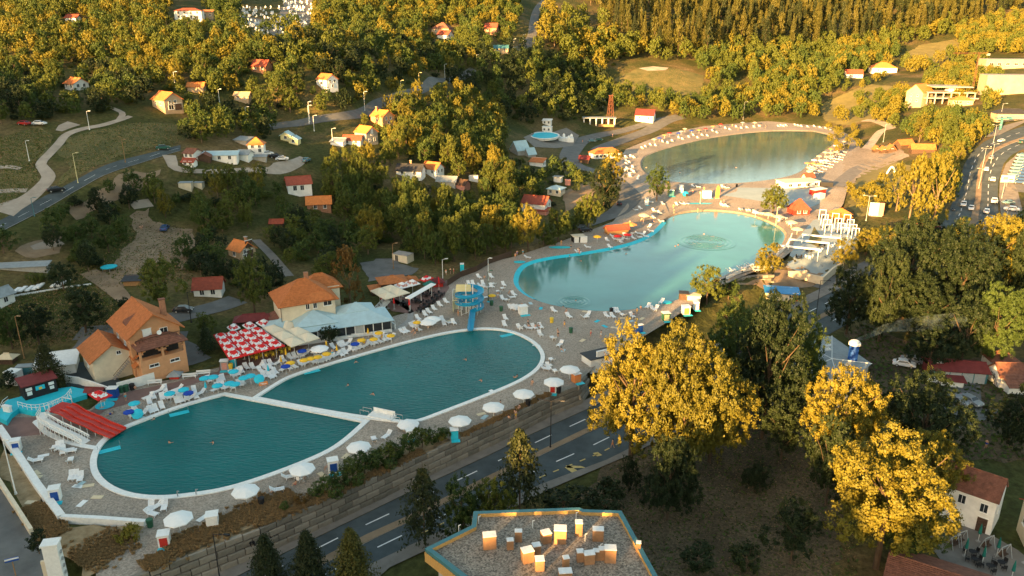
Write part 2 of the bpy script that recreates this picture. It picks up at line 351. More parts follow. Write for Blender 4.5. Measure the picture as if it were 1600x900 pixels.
class MB:
    def __init__(s): s.v = []; s.f = []; s.m = []; s.mats = []
    def mi(s, m):
        m = M(m)
        if m not in s.mats: s.mats.append(m)
        return s.mats.index(m)
    def add(s, vs, fs, m):
        o = len(s.v); s.v += [tuple(v) for v in vs]; k = s.mi(m)
        for f in fs: s.f.append(tuple(i + o for i in f)); s.m.append(k)
        return s
    def box(s, c, sz, m, rz=0.0, ry=0.0, rx=0.0):
        x, y, z = sz[0] / 2, sz[1] / 2, sz[2] / 2
        rot = Matrix.Rotation(rz, 3, 'Z') @ Matrix.Rotation(ry, 3, 'Y') @ Matrix.Rotation(rx, 3, 'X'); c = Vector(c)
        vs = [c + rot @ Vector((a * x, b * y, d * z)) for d in (-1, 1) for a, b in ((-1,-1),(1,-1),(1,1),(-1,1))]
        return s.add(vs, [(3,2,1,0),(4,5,6,7),(0,1,5,4),(1,2,6,5),(2,3,7,6),(3,0,4,7)], m)
    def bar(s, p, q, r, m, n=6, r2=None):
        p = Vector(p); q = Vector(q); d = (q - p); 
        if d.length < 1e-6: return s
        d.normalize(); u = d.cross(Vector((0, 0, 1))) if abs(d.z) < 0.95 else d.cross(Vector((1, 0, 0))); u.normalize(); w = d.cross(u); r2 = r if r2 is None else r2
        vs = [p + (u * math.cos(2*math.pi*i/n) + w * math.sin(2*math.pi*i/n)) * r for i in range(n)] + [q + (u * math.cos(2*math.pi*i/n) + w * math.sin(2*math.pi*i/n)) * r2 for i in range(n)]
        return s.add(vs, [(i, (i+1) % n, n + (i+1) % n, n + i) for i in range(n)] + [tuple(range(n))[::-1], tuple(range(n, 2*n))], m)
    def prism(s, poly, z0, z1, m, top=None):
        n = len(poly); a = sum(poly[i][0]*poly[(i+1)%n][1]-poly[(i+1)%n][0]*poly[i][1] for i in range(n))
        if a < 0: poly = poly[::-1]
        vs = [(p[0], p[1], z0) for p in poly] + [(p[0], p[1], z1) for p in poly]
        s.add(vs, [(i, (i+1)%n, n+(i+1)%n, n+i) for i in range(n)] + [tuple(range(n))[::-1]], m)
        return s.add([(p[0], p[1], z1) for p in poly], [tuple(range(n))], top or m)
    def quad(s, a, b, c, d, m): return s.add([a, b, c, d], [(0,1,2,3)], m)
    def lathe(s, prof, n, m, c=(0,0,0), cap=True):
        vs = [(c[0] + r*math.cos(2*math.pi*i/n), c[1] + r*math.sin(2*math.pi*i/n), c[2] + z) for r, z in prof for i in range(n)]
        fs = [(k*n+i, k*n+(i+1)%n, (k+1)*n+(i+1)%n, (k+1)*n+i) for k in range(len(prof)-1) for i in range(n)]
        if cap: fs += [tuple(range(n))[::-1], tuple(range((len(prof)-1)*n, len(prof)*n))]
        return s.add(vs, fs, m)
    def slab(s, a, b, c, d, th, m):     # thick sheet on four corners (counter-clockwise seen from outside)
        a, b, c, d = map(Vector, (a, b, c, d)); n = (b - a).cross(d - a).normalized() * th
        vs = [a - n, b - n, c - n, d - n, a, b, c, d]
        return s.add(vs, [(3,2,1,0),(4,5,6,7),(0,1,5,4),(1,2,6,5),(2,3,7,6),(3,0,4,7)], m)
    def path(s, pts, r, m, n=6):
        for a, b in zip(pts[:-1], pts[1:]): s.bar(a, b, r, m, n)
        return s
    def mesh(s, name):
        me = bpy.data.meshes.new(name); me.from_pydata(s.v, [], s.f)
        for x in s.mats: me.materials.append(x)
        me.polygons.foreach_set('material_index', s.m); me.update(); return me
    def build(s, name, parent=None, loc=None, rot=None, smooth=False, sc=None):
        me = s.mesh(name)
        if smooth: me.polygons.foreach_set('use_smooth', [True] * len(me.polygons))
        return link(name, me, parent, loc, rot, sc)
def npmesh(name, V, F, m, smooth=False):   # quads or tris array
    me = bpy.data.meshes.new(name); V = np.asarray(V, np.float32); F = np.asarray(F, np.int32); k = F.shape[1]
    me.vertices.add(len(V)); me.vertices.foreach_set('co', V.ravel()); me.loops.add(F.size); me.loops.foreach_set('vertex_index', F.ravel())
    me.polygons.add(len(F)); me.polygons.foreach_set('loop_start', np.arange(0, F.size, k, dtype=np.int32)); me.polygons.foreach_set('loop_total', np.full(len(F), k, np.int32))
    if smooth: me.polygons.foreach_set('use_smooth', np.ones(len(F), bool))
    me.update(calc_edges=True); me.validate()
    if m: me.materials.append(M(m))
    return me
def structure(o): o['kind'] = 'structure'; return o
def chaikin(P, it=2, closed=True, keep=55):
    P = [np.array(p, float)[:2] for p in P]
    for _ in range(it):
        Q = []; n = len(P)
        for i in range(n):
            a, b, c = P[i-1], P[i], P[(i+1) % n]
            if not closed and i in (0, n-1): Q.append(b); continue
            u = b - a; w = c - b; ang = abs(math.degrees(math.atan2(u[0]*w[1]-u[1]*w[0], u @ w)))
            if ang > keep: Q.append(b)
            else: Q += [b + (a - b) * .25, b + (c - b) * .25]
        P = Q
    return P
def offset(P, d):      # move a closed outline outwards by d
    n = len(P); a = sum(P[i][0]*P[(i+1)%n][1]-P[(i+1)%n][0]*P[i][1] for i in range(n)); sgn = 1 if a > 0 else -1; out = []
    for i in range(n):
        u = P[i] - P[i-1]; w = P[(i+1) % n] - P[i]; nu = np.array([u[1], -u[0]]) / (np.linalg.norm(u) + 1e-9); nw = np.array([w[1], -w[0]]) / (np.linalg.norm(w) + 1e-9)
        b = nu + nw; b = b / max(np.linalg.norm(b), 1e-6); k = min(1 / max(b @ nu, 0.4), 1.8); out.append(P[i] + b * d * sgn * k)
    return out
def drape(name, poly, m, zf, off=0.06, step=2.0, holes=(), jitter=0.0):   # a sheet laid on the ground inside an outline
    poly = [np.asarray(p, float)[:2] for p in poly]
    if jitter:
        g = np.random.default_rng(len(poly)*7+int(abs(poly[0][0])*10) % 1000); Q = []
        for i in range(len(poly)):
            a, b = poly[i], poly[(i+1) % len(poly)]; k = max(1, int(np.linalg.norm(b-a)/2.2)); Q += [a+(b-a)*t/k+g.normal(size=2)*jitter for t in range(k)]
        poly = Q
    A = np.array(poly); lo = A.min(0); hi = A.max(0)
    pts = [Vector(p) for p in poly]; edges = [(i, (i+1) % len(poly)) for i in range(len(poly))]
    for h in holes:
        o = len(pts); pts += [Vector(np.asarray(p)[:2]) for p in h]; edges += [(o+i, o+(i+1) % len(h)) for i in range(len(h))]
    if step:
        gx, gy = np.meshgrid(np.arange(lo[0], hi[0], step), np.arange(lo[1], hi[1], step)); d = poly_dist(A, gx, gy)
        ok = d < -step * .35
        for h in holes: ok &= poly_dist(np.array([np.asarray(p)[:2] for p in h]), gx, gy) > step * .35
        pts += [Vector((x, y)) for x, y in zip(gx[ok], gy[ok])]
    v, e, f, *_ = delaunay_2d_cdt(pts, edges, [], 0, 1e-4)
    V = np.array([(p[0], p[1]) for p in v]); F = np.array([t for t in f if len(t) == 3]); c = V[F].mean(1)
    k = poly_dist(A, c[:, 0], c[:, 1]) < 0
    for h in holes: k &= poly_dist(np.array([np.asarray(p)[:2] for p in h]), c[:, 0], c[:, 1]) > 0
    F = F[k]; a = V[F[:, 1]] - V[F[:, 0]]; b = V[F[:, 2]] - V[F[:, 0]]; fl = a[:, 0]*b[:, 1]-a[:, 1]*b[:, 0] < 0
    F[fl] = F[fl][:, ::-1]
    Z = zf(V[:, 0], V[:, 1]) + off
    return structure(link(name, npmesh(name, np.c_[V, Z], F, m)))
def resample(P, n):
    P = np.array(P, float); d = np.r_[0, np.cumsum(np.linalg.norm(np.diff(P[:, :2], axis=0), axis=1))]; t = np.linspace(0, d[-1], n)
    return np.stack([np.interp(t, d, P[:, k]) for k in range(P.shape[1])], 1)
def ribbon(name, A, B, m, zf=H, off=0.08, n=None, cross=3, step=2.5, lift=0.0):   # a strip between two edge lines
    A = np.array(A, float); B = np.array(B, float)
    n = n or max(3, int(np.linalg.norm(np.diff(A[:, :2], axis=0), axis=1).sum() / step)); A = resample(A, n); B = resample(B, n)
    V = []; 
    for i in range(n):
        for j in range(cross + 1):
            p = A[i] + (B[i] - A[i]) * j / cross; V.append((p[0], p[1], float(zf(p[0], p[1])) + off))
    F = [(i*(cross+1)+j, (i+1)*(cross+1)+j, (i+1)*(cross+1)+j+1, i*(cross+1)+j+1) for i in range(n-1) for j in range(cross)]
    V = np.array(V); F = np.array(F)
    p0, p1, p3 = V[F[0][0]], V[F[0][1]], V[F[0][3]]
    if np.cross(p1 - p0, p3 - p0)[2] < 0: F = F[:, ::-1]
    return structure(link(name, npmesh(name, V, F, m)))
def spline(P, n=8):     # Catmull-Rom through points
    P = [np.array(p, float) for p in P]; Q = [2*P[0]-P[1]] + P + [2*P[-1]-P[-2]]; out = []
    for i in range(1, len(Q) - 2):
        for k in range(n):
            t = k / n; a, b, c, d = Q[i-1:i+3]
            out.append(0.5 * ((2*b) + (c-a)*t + (2*a-5*b+4*c-d)*t*t + (3*b-a-3*c+d)*t**3))
    out.append(P[-1]); return out
def gpx(L): return [tuple(at(*p)) for p in L]      # picture line -> ground line
def bpx(L): return [tuple(bpt(*p)) for p in L]
def widen(C, w):        # centre line -> two edges
    C = np.array(C, float); T = np.gradient(C[:, :2], axis=0); T /= np.linalg.norm(T, axis=1)[:, None] + 1e-9; N = np.c_[-T[:, 1], T[:, 0], np.zeros(len(T))]
    w = np.asarray(w, float).reshape(-1, 1) if np.ndim(w) else w
    return C + N * w / 2, C - N * w / 2
# ------------------------------------------------------------------ ground, lakes, roads
ang = np.unique(np.round(np.concatenate([np.arange(-50, 50.01, 0.4), np.arange(50, 180, 2.0), -np.arange(50, 180, 2.0), np.arange(-162, -122, .3)]), 3)); ang.sort()
rad = np.concatenate([np.arange(0.5, 60, 8), 60 * (1500 / 60) ** (np.linspace(0, 1, 330))])
AA, RR = np.meshgrid(np.radians(ang), rad); GXp = RR * np.sin(AA); GYp = RR * np.cos(AA)
inside = (GXp > GX0 + 5) & (GXp < GX1 - 5) & (GYp > GY0 + 5) & (GYp < GY1 - 5)
GZp = np.where(inside, H(GXp, GYp), Hraw(GXp, GYp))
# under the beach the earth lies lower, so that the beach sheet and the basins show
ub = poly_dist(BEACH, GXp, GYp)
GZp = np.where((ub < 1.0) & (np.abs(AA) < R(52)), GZp - 2.2 * sstep((1.0 - ub) / 2.0), GZp)
na = len(ang); idx = np.arange(GXp.size).reshape(GXp.shape)
i2 = np.roll(idx, -1, axis=1)
Fq = np.stack([idx[:-1], i2[:-1], i2[1:], idx[1:]], -1).reshape(-1, 4)[:, ::-1]
structure(link('ground', npmesh('ground', np.stack([GXp, GYp, GZp], -1).reshape(-1, 3), Fq, 'hill_grass', True)))

def bline(L): return [np.array(bpt(*p))[:2] for p in L]
P1A = chaikin(bline([(350,618),(460,639),(566,660),(540,684),(510,705),(455,728),(400,748),(350,763),(300,771),(250,776),(207,772),(175,760),(155,742),(150,722),(155,703),(168,686),(192,671),(230,656),(290,634)]))
P1B = chaikin(bline([(404,621),(430,604),(455,589),(520,569),(600,546),(660,530),(710,519),(760,514),(800,519),(832,535),(846,553),(843,570),(827,585),(800,600),(740,624),(690,643),(648,659),(622,657),(562,650),(480,636)]))
PM = chaikin(bline([(801,438),(806,422),(818,411),(850,402),(920,393),(985,380),(1018,364),(1034,347),(1046,335),(1080,328),(1120,327),(1170,333),(1210,348),(1230,362),(1229,375),(1213,393),(1175,415),(1120,440),(1075,462),(1040,475),(990,484),(940,487),(890,482),(850,474),(822,463),(806,450)]))
PF = chaikin(bline([(999,252),(1010,240),(1060,225),(1120,212),(1200,203),(1270,204),(1304,211),(1308,223),(1285,238),(1265,255),(1255,268),(1220,279),(1150,287),(1080,287),(1030,281),(1003,268)]))
# the coping of the two front basins: one white rim each
def rim(P, w, h, name, parent=None):
    mb = MB(); O = offset(P, w); n = len(P)
    for i in range(n):
        j = (i + 1) % n; a, b, c, d = P[i], P[j], O[j], O[i]
        mb.quad((*a, h), (*b, h), (*c, h), (*d, h), 'white_paint'); mb.quad((*d, h), (*c, h), (*c, -.3), (*d, -.3), 'white_paint')
        mb.quad((*b, h), (*a, h), (*a, -1.2), (*b, -1.2), 'white_paint')
    o = mb.build(name); bm = bmesh.new(); bm.from_mesh(o.data); bmesh.ops.recalc_face_normals(bm, faces=bm.faces); bm.to_mesh(o.data); bm.free(); return structure(o)
def level(z): return lambda x, y: np.full(np.shape(x), z)
rim(P1A, 0.95, 0.16, 'pool_rim'); rim(P1B, 0.85, 0.20, 'pool_rim')
drape('beach', BEACH, 'gravel', (lambda x, y: zbeach(y)), 0.0, 3.0, [offset(P1A, .3), offset(P1B, .3), PM, PF])
drape('pool_water', offset(P1A, .2), 'water_pool', level(-0.12), 0, 4.0); drape('pool_water', offset(P1B, .2), 'water_pool', level(-0.10), 0, 4.0)
drape('lake_water', offset(PM, .3), 'water_mid', level(-0.45), 0, 5.0); drape('lake_water', offset(PF, .3), 'water_far', level(1.2), 0, 6.0)
def bank(P, z0, z1, w, m, name, sel=None):   # sloping lake lining from the beach edge down into the water
    mb = MB(); I = offset(P, -w); n = len(P)
    for i in range(n):
        j = (i + 1) % n
        if sel and not (sel(P[i]) and sel(P[j])): continue
        mb.quad((*P[i], z0(P[i])), (*P[j], z0(P[j])), (*I[j], z1), (*I[i], z1), m)
    o = mb.build(name, smooth=True); bm = bmesh.new(); bm.from_mesh(o.data); bmesh.ops.recalc_face_normals(bm, faces=bm.faces)
    if sum(f.normal.z for f in bm.faces) < 0: bmesh.ops.reverse_faces(bm, faces=bm.faces)
    bm.to_mesh(o.data); bm.free(); return structure(o)
zb1 = lambda p: float(zbeach(p[1])) + 0.01
_c = bpt(1036, 352); _e = bpt(836, 473)
def aquaside(p):
    x, y = topx((p[0], p[1], 0)); return (x < 1037 and y < 440) or x < 834
bank(PM, zb1, -0.9, 2.6, 'aqua', 'lake_lining', aquaside)
bank(PM, zb1, -0.9, 1.2, 'sand', 'lake_bank', lambda p: not aquaside(p)); bank(PF, zb1, 0.6, 2.0, 'sand', 'lake_bank')
# beach areas with another surface
BZ = lambda x, y: zbeach(y)
drape('sandy_beach', bline([(690,470),(700,440),(760,410),(800,402),(880,377),(958,347),(985,313),(1030,300),(1046,333),(1032,346),(1016,362),(984,379),(920,392),(850,401),(816,410),(803,422),(797,438),(803,452),(820,465),(850,477),(890,485),(940,490),(990,487),(1040,478),(1075,465),(1085,474),(1040,505),(985,538),(905,560),(862,545),(850,530),(810,512),(762,504),(740,500)]), 'gravel', BZ, 0.012, 4.0)
drape('promenade', bline([(0,652),(60,652),(140,643),(160,632),(200,612),(270,598),(330,583),(388,569),(430,552),(452,556),(390,578),(330,592),(262,612),(190,634),(165,641),(140,660),(90,676),(0,686)]), 'paving_red', BZ, 0.016, 3.0)
drape('terrace_floor', bline([(340,585),(388,572),(470,545),(500,530),(480,515),(350,545)]), 'paving_red', BZ, 0.03, 3.0)
drape('cafe_floor', bline([(590,462),(640,440),(695,425),(702,450),(690,468),(640,490),(612,486)]), 'paving_red', BZ, 0.02, 3.0)
drape('curved_path', bline([(596,516),(622,510),(636,500),(638,486),(626,478),(606,470),(612,466),(634,474),(646,486),(646,500),(632,514),(600,522)]), 'concrete', BZ, 0.02, 2.0)
drape('sports_court', bline([(1128,305),(1153,293),(1222,294),(1298,297),(1280,318),(1262,326),(1200,316)]), 'court', BZ, 0.02, 3.0)
drape('dry_grass_strip', bline(WALLTOP[1:5] + [(705,689),(690,678),(600,706),(540,738),(470,778),(400,806),(330,836),(262,868),(225,890)]), 'dry_grass', BZ, 0.02, 1.5)
drape('dry_grass_patch', bline([(175,880),(228,820),(95,816),(40,742),(0,700),(-10,730),(60,835),(100,880),(130,910)]), 'dry_grass', BZ, 0.03, 2.0, (), .5)
drape('gravel_lane', bline([(0,745),(60,842),(78,900),(90,940),(-60,940),(-60,760)]), 'asphalt_pale', BZ, 0.04, 3.0)
drape('lawn_patch', bline([(272,590),(335,572),(346,566),(330,560),(262,580)]), 'lawn', BZ, 0.02, 2.0)
drape('asphalt_yard', gpx([(95,560),(130,520),(180,560),(262,580),(330,558),(290,520),(240,520),(180,540)]), 'asphalt_pale', H, 0.10, 3.0, (), .5)
drape('asphalt_yard', gpx([(104,600),(100,575),(140,560),(205,606),(150,618)]), 'asphalt', H, 0.12, 2.0, (), .5)
# --- the divided road below the wall and its northern part
E1 = [(330,922),(420,877),(505,836),(640,770),(775,707),(820,684),(918,640),(1060,572),(1250,482),(1350,432),(1405,406),(1452,376),(1476,345),(1491,310),(1500,282),(1506,258),(1517,240),(1537,222),(1556,213),(1575,205),(1600,197),(1640,186)]
E2 = [(430,922),(480,885),(567,839),(645,804),(740,756),(840,707),(908,674),(1060,602),(1252,507),(1278,494),(1390,438),(1462,395),(1500,368),(1516,345),(1524,308),(1527,274),(1532,256),(1546,238),(1558,230),(1576,222),(1600,214),(1640,202)]
E3 = [(450,926),(500,886),(578,846),(655,809),(745,763),(846,712),(912,680),(1064,607),(1254,512),(1280,500),(1395,444),(1470,400),(1510,370),(1528,345),(1533,308),(1535,272),(1541,254),(1553,239),(1566,231),(1582,224),(1602,217),(1640,206)]
E4 = [(500,934),(520,912),(585,880),(665,842),(760,797),(847,757),(950,719),(1080,652),(1258,542),(1293,524),(1320,509),(1430,455),(1505,415),(1548,380),(1561,348),(1559,308),(1560,284),(1568,256),(1580,243),(1592,236),(1612,228),(1640,218)]
G1, G2, G3, G4 = gpx(E1), gpx(E2), gpx(E3), gpx(E4)
ribbon('road', G1, G2, 'asphalt', H, 0.08, step=3, cross=4); ribbon('road', G3, G4, 'asphalt', H, 0.08, step=3, cross=4)
mbk = MB(); a2 = resample(G2, 140); a3 = resample(G3, 140)
for i in range(139):
    q = [np.array(v) for v in (a2[i], a2[i+1], a3[i+1], a3[i])]; q = [np.array([v[0], v[1], float(H(v[0], v[1]))]) for v in q]
    t = [v + np.array([0, 0, .2]) for v in q]
    mbk.quad(*t[::-1], 'soil'); mbk.quad(q[0], q[1], t[1], t[0], 'kerb'); mbk.quad(q[2], q[3], t[3], t[2], 'kerb')
structure(mbk.build('median_strip'))
side1 = gpx([(270,930),(380,872),(470,832),(610,766),(745,703),(800,677),(905,630),(1050,566),(1240,472),(1340,424)])
ribbon('pavement', side1, G1[:10], 'pavement', H, 0.19, step=3, cross=2)
WB = [np.array(at(*p, -4)) for p in [(180,938),(260,912),(400,862),(520,812),(650,752),(715,722),(800,684),(862,654),(905,636),(925,622)]]
ribbon('leaf_strip', WB, gpx([(220,938),(290,918),(430,852),(560,790),(660,744),(745,706),(820,671),(868,652),(905,634),(925,626)]), 'soil', H, 0.14, step=3, cross=2)
mb = MB()
side4o = np.array(gpx([(560,934),(605,890),(690,850),(780,806),(862,764),(975,716),(1092,660)])); i4 = np.array(gpx(E4)[1:8])
ribbon('pavement', i4, side4o, 'pavement', H, 0.19, step=3, cross=2)
# painted markings
def dashes(A, B, f, on, off, w, m, name, s0=0.0, s1=1e9):
    n = 600; A = resample(A, n); B = resample(B, n); C = A + (B - A) * f; d = np.r_[0, np.cumsum(np.linalg.norm(np.diff(C[:, :2], axis=0), axis=1))]
    mb = MB(); s = s0
    P = lambda t: np.array([np.interp(t, d, C[:, k]) for k in (0, 1)])
    while s < min(d[-1], s1):
        k = max(1, int(on / 2.5))
        for q in range(k):
            p = P(s + on*q/k); r = P(min(s + on*(q+1)/k, d[-1])); t = r - p; L = np.linalg.norm(t)
            if L < .2: continue
            nrm = np.array([-t[1], t[0]]) / L * w / 2; z = lambda v: float(H(v[0], v[1])) + 0.11
            mb.quad((*(p+nrm), z(p)), (*(r+nrm), z(r)), (*(r-nrm), z(r)), (*(p-nrm), z(p)), m)
        s += on + off
    o = mb.build(name); bm = bmesh.new(); bm.from_mesh(o.data)
    for f_ in bm.faces:
        if f_.normal.z < 0: f_.normal_flip()
    bm.to_mesh(o.data); bm.free(); return structure(o)
dashes(G1, G2, .5, 4.0, 4.5, .22, 'road_paint', 'lane_marking', 2); dashes(G3, G4, .42, 4.0, 4.5, .22, 'road_paint', 'lane_marking', 4)
G4b = np.array(G3) + (np.array(G4) - np.array(G3)) * .72
dashes(G3, G4, .72, 1.2, 1.6, .25, 'road_paint_yellow', 'bus_bay_marking', 18, 62)
mb = MB()
for qa in ([(882,731),(890,728),(905,738),(896,741)], [(884,728),(908,729),(916,732),(886,732)], [(926,709),(934,707),(941,712),(933,714)]):
    mb.quad(*[tuple(Vector(at(*p)) + Vector((0,0,.11))) for p in qa][::-1], 'road_paint_yellow')
structure(mb.build('bus_bay_marking'))
# --- hillside roads and paths
def road_edges(name, T, B, m, off=0.10): return ribbon(name, spline(gpx(T), 5), spline(gpx(B), 5), m, H, off, step=2.5, cross=3)
RT = [(-10,349),(0,345),(60,312),(120,281),(180,253),(240,238),(282,227)]; RB = [(-10,369),(0,364),(60,333),(110,304),(150,281),(215,257),(282,236)]
road_edges('hillside_road', RT, RB, 'asphalt')
dashes(gpx(RT), gpx(RB), .5, 4, 4, .18, 'road_paint', 'lane_marking'); dashes(gpx(RT), gpx(RB), .95, 6, 0, .25, 'kerb', 'edge_marking')
def lane(name, C, w, m, off=0.12, n=6):
    c = spline(gpx(C), n); ww = np.interp(np.linspace(0, 1, len(c)), np.linspace(0, 1, len(w)), w) if isinstance(w, (list, tuple)) else w
    a, b = widen(c, ww); return ribbon(name, a, b, m, H, off, step=2.0, cross=3)
lane('hillside_road', [(410,200),(440,196),(482,190),(537,182),(575,173),(592,162),(630,148),(665,136),(692,126),(740,108)], 4.8, 'asphalt_pale')
lane('hillside_road', [(806,77),(822,71),(830,60),(833,44),(836,25),(842,12),(852,2)], 6, 'asphalt_pale')
lane('dirt_track', [(0,332),(20,322),(40,313),(62,295),(76,278),(70,266),(64,256),(78,240),(92,225),(104,211),(128,202),(160,196),(190,187),(204,182)], [8,6,4.5,3.8,3.6,3.4,2.8,2.6,2.6,2.4,2.4,2.4,2.2,2], 'dirt_road')
lane('dirt_track', [(186,188),(192,178),(182,172),(168,167)], 2, 'dirt_road', 0.14); lane('dirt_track', [(116,193),(100,199),(92,205)], [5,4,2], 'dirt_road', 0.15)
lane('dirt_track', [(-5,262),(15,261),(32,264)], 2, 'dirt_road'); lane('dirt_track', [(-5,300),(20,298),(42,298)], 2.2, 'dirt_road')
lane('dirt_track', [(264,243),(268,252),(272,262),(290,267),(312,268),(345,268),(380,266),(425,267),(440,262),(462,255),(475,247)], [4,3.5,3,2.2,2.2,2.2,2.2,3.5,6,4.5,3], 'dirt_road')
lane('dirt_track', [(138,425),(150,432),(165,443),(182,456),(196,470)], [4,4.5,4,4,3], 'soil', 0.14)
lane('dirt_track', [(205,322),(222,319),(236,317)], 3, 'dirt_road'); lane('dirt_track', [(50,388),(75,383),(96,378)], [2,4,3], 'dirt_road')
drape('bare_soil', gpx([(200,335),(232,325),(236,345),(262,355),(300,360),(310,378),(300,398),(290,420),(250,405),(215,430),(190,450),(160,440),(165,420),(190,395),(215,370)]), 'soil', H, 0.09, 3.0, (), .5)
drape('bare_soil', gpx([(100,328),(150,300),(200,270),(255,268),(225,290),(160,320),(120,345)]), 'soil', H, 0.07, 3.0, (), .5)
drape('bare_soil', gpx([(20,390),(60,375),(95,370),(92,398),(40,405)]), 'soil', H, 0.09, 3.0, (), .5)
drape('bare_soil', gpx([(880,300),(900,290),(935,282),(945,290),(920,310),(895,325),(885,335)]), 'soil', H, 0.09, 3.0, (), .5)
drape('bare_soil', gpx([(1190,432),(1230,415),(1290,428),(1272,445),(1240,452),(1150,445)]), 'soil', H, 0.12, 2.5, (), .5)
drape('meadow', gpx([(88,290),(110,262),(92,240),(110,215),(205,192),(280,195),(300,212),(275,224),(190,244),(120,276)]), 'meadow', H, 0.07, 4.0, (), .5)
drape('meadow', gpx([(0,215),(60,200),(85,215),(55,255),(60,280),(30,305),(0,325)]), 'meadow', H, 0.07, 4.0, (), .5)
drape('meadow', gpx([(960,125),(1000,106),(1060,108),(1100,118),(1098,140),(1080,155),(1050,150),(1000,145)]), 'meadow', H, 0.12, 6.0, (), .5)
drape('sand_pit', gpx([(998,107),(1020,104),(1045,106),(1040,110),(1012,111)]), 'dirt_road', H, 0.2, 4.0)
drape('meadow', gpx([(1280,165),(1310,150),(1360,132),(1400,135),(1400,160),(1370,185),(1330,195),(1290,190)]), 'meadow_sunlit', H, 0.12, 5.0, (), .5)
drape('meadow', gpx([(1410,85),(1440,70),(1490,62),(1525,60),(1500,80),(1460,100),(1420,105)]), 'meadow_sunlit', H, 0.2, 6.0, (), .5)
drape('meadow', gpx([(1345,262),(1390,252),(1425,260),(1400,300),(1375,330),(1340,340),(1325,320)]), 'meadow_sunlit', H, 0.10, 4.0, (), .5)
drape('sandy_ground', gpx([(1318,250),(1345,232),(1400,225),(1420,245),(1380,262),(1345,275),(1330,290),(1320,275)]), 'sand', H, 0.11, 4.0, (), .5)
lane('footpath', [(1352,235),(1375,206),(1392,200),(1370,190),(1350,188)], 5, 'dirt_road', .14); lane('footpath', [(1305,292),(1325,276),(1345,262),(1390,240)], 6, 'pavement', .14)
lane('service_road', [(1064,182),(1040,189),(1014,204),(982,216),(950,228),(935,235)], 9, 'asphalt_pale'); lane('service_road', [(1050,183),(1015,192),(975,204),(935,212),(905,222),(893,236),(889,247),(896,257),(915,264),(945,273),(972,292),(985,307),(976,322),(960,334),(930,346),(900,356)], [6,6,7,7,10,9,9,8,8,8,8,8,7,6,5], 'asphalt_pale', 0.15)
lane('service_road', [(1398,398),(1360,415),(1310,440),(1285,452)], 6, 'asphalt_pale')
drape('plaza', gpx([(860,208),(885,200),(905,212),(895,228),(870,232),(835,230),(818,215),(840,205)]), 'pavement', H, 0.16, 3.0)
drape('car_park', gpx([(562,412),(590,405),(618,404),(622,412),(655,420),(640,430),(575,440)]), 'asphalt_pale', H, 0.12, 3.0, (), .5)
lane('village_lane', [(372,468),(345,478),(310,487),(272,497),(240,503),(180,515),(120,522)], 5.5, 'asphalt_pale')
lane('stone_wall_path', [(400,375),(420,395),(440,418),(452,432)], 2.5, 'pavement')
drape('forecourt', gpx([(1555,200),(1600,188),(1640,178),(1640,200),(1600,192),(1560,212),(1540,215)]), 'pavement', H, 0.14, 4.0)
drape('roadside_paving', gpx([(1562,282),(1572,256),(1592,238),(1585,250),(1574,272),(1590,298),(1600,340),(1565,345),(1561,308)]), 'pavement', H, 0.12, 3.0)
drape('car_park', gpx([(1574,282),(1588,258),(1600,240),(1640,236),(1640,300),(1590,300)]), 'asphalt_pale', H, 0.13, 3.0, (), .5)
# --- park in front on the right
drape('park_ground', [np.array(at(x, y, -4)) for (x, y) in [(950,728),(1085,665),(1250,560),(1300,575),(1290,700),(1330,790),(1300,900),(1280,980),(1040,980),(1000,870),(930,800),(905,770)]], 'park_soil', level(-4), 0.05, 4.0, (), .5)
drape('park_ground', [np.array(at(x, y, -4)) for (x, y) in [(1320,520),(1350,505),(1480,560),(1640,560),(1640,720),(1500,720),(1380,640)]], 'park_soil', level(-4), 0.05, 4.0, (), .5)
drape('courtyard', [np.array(at(x, y, -4)) for (x, y) in [(1490,585),(1530,590),(1535,640),(1560,640),(1555,650),(1500,672),(1470,640)]], 'asphalt_pale', level(-4), 0.07, 3.0)
drape('cafe_yard', [np.array(at(x, y, -4)) for (x, y) in [(1440,835),(1520,820),(1590,860),(1640,900),(1640,980),(1540,960),(1480,890)]], 'pavement', level(-4), 0.07, 3.0)
drape('cemetery_paving', gpx([(376,24),(428,36),(440,12),(452,-4),(492,-4),(488,30),(500,46),(430,56),(402,45)]), 'pavement', H, .2, 4.0, (), .6)
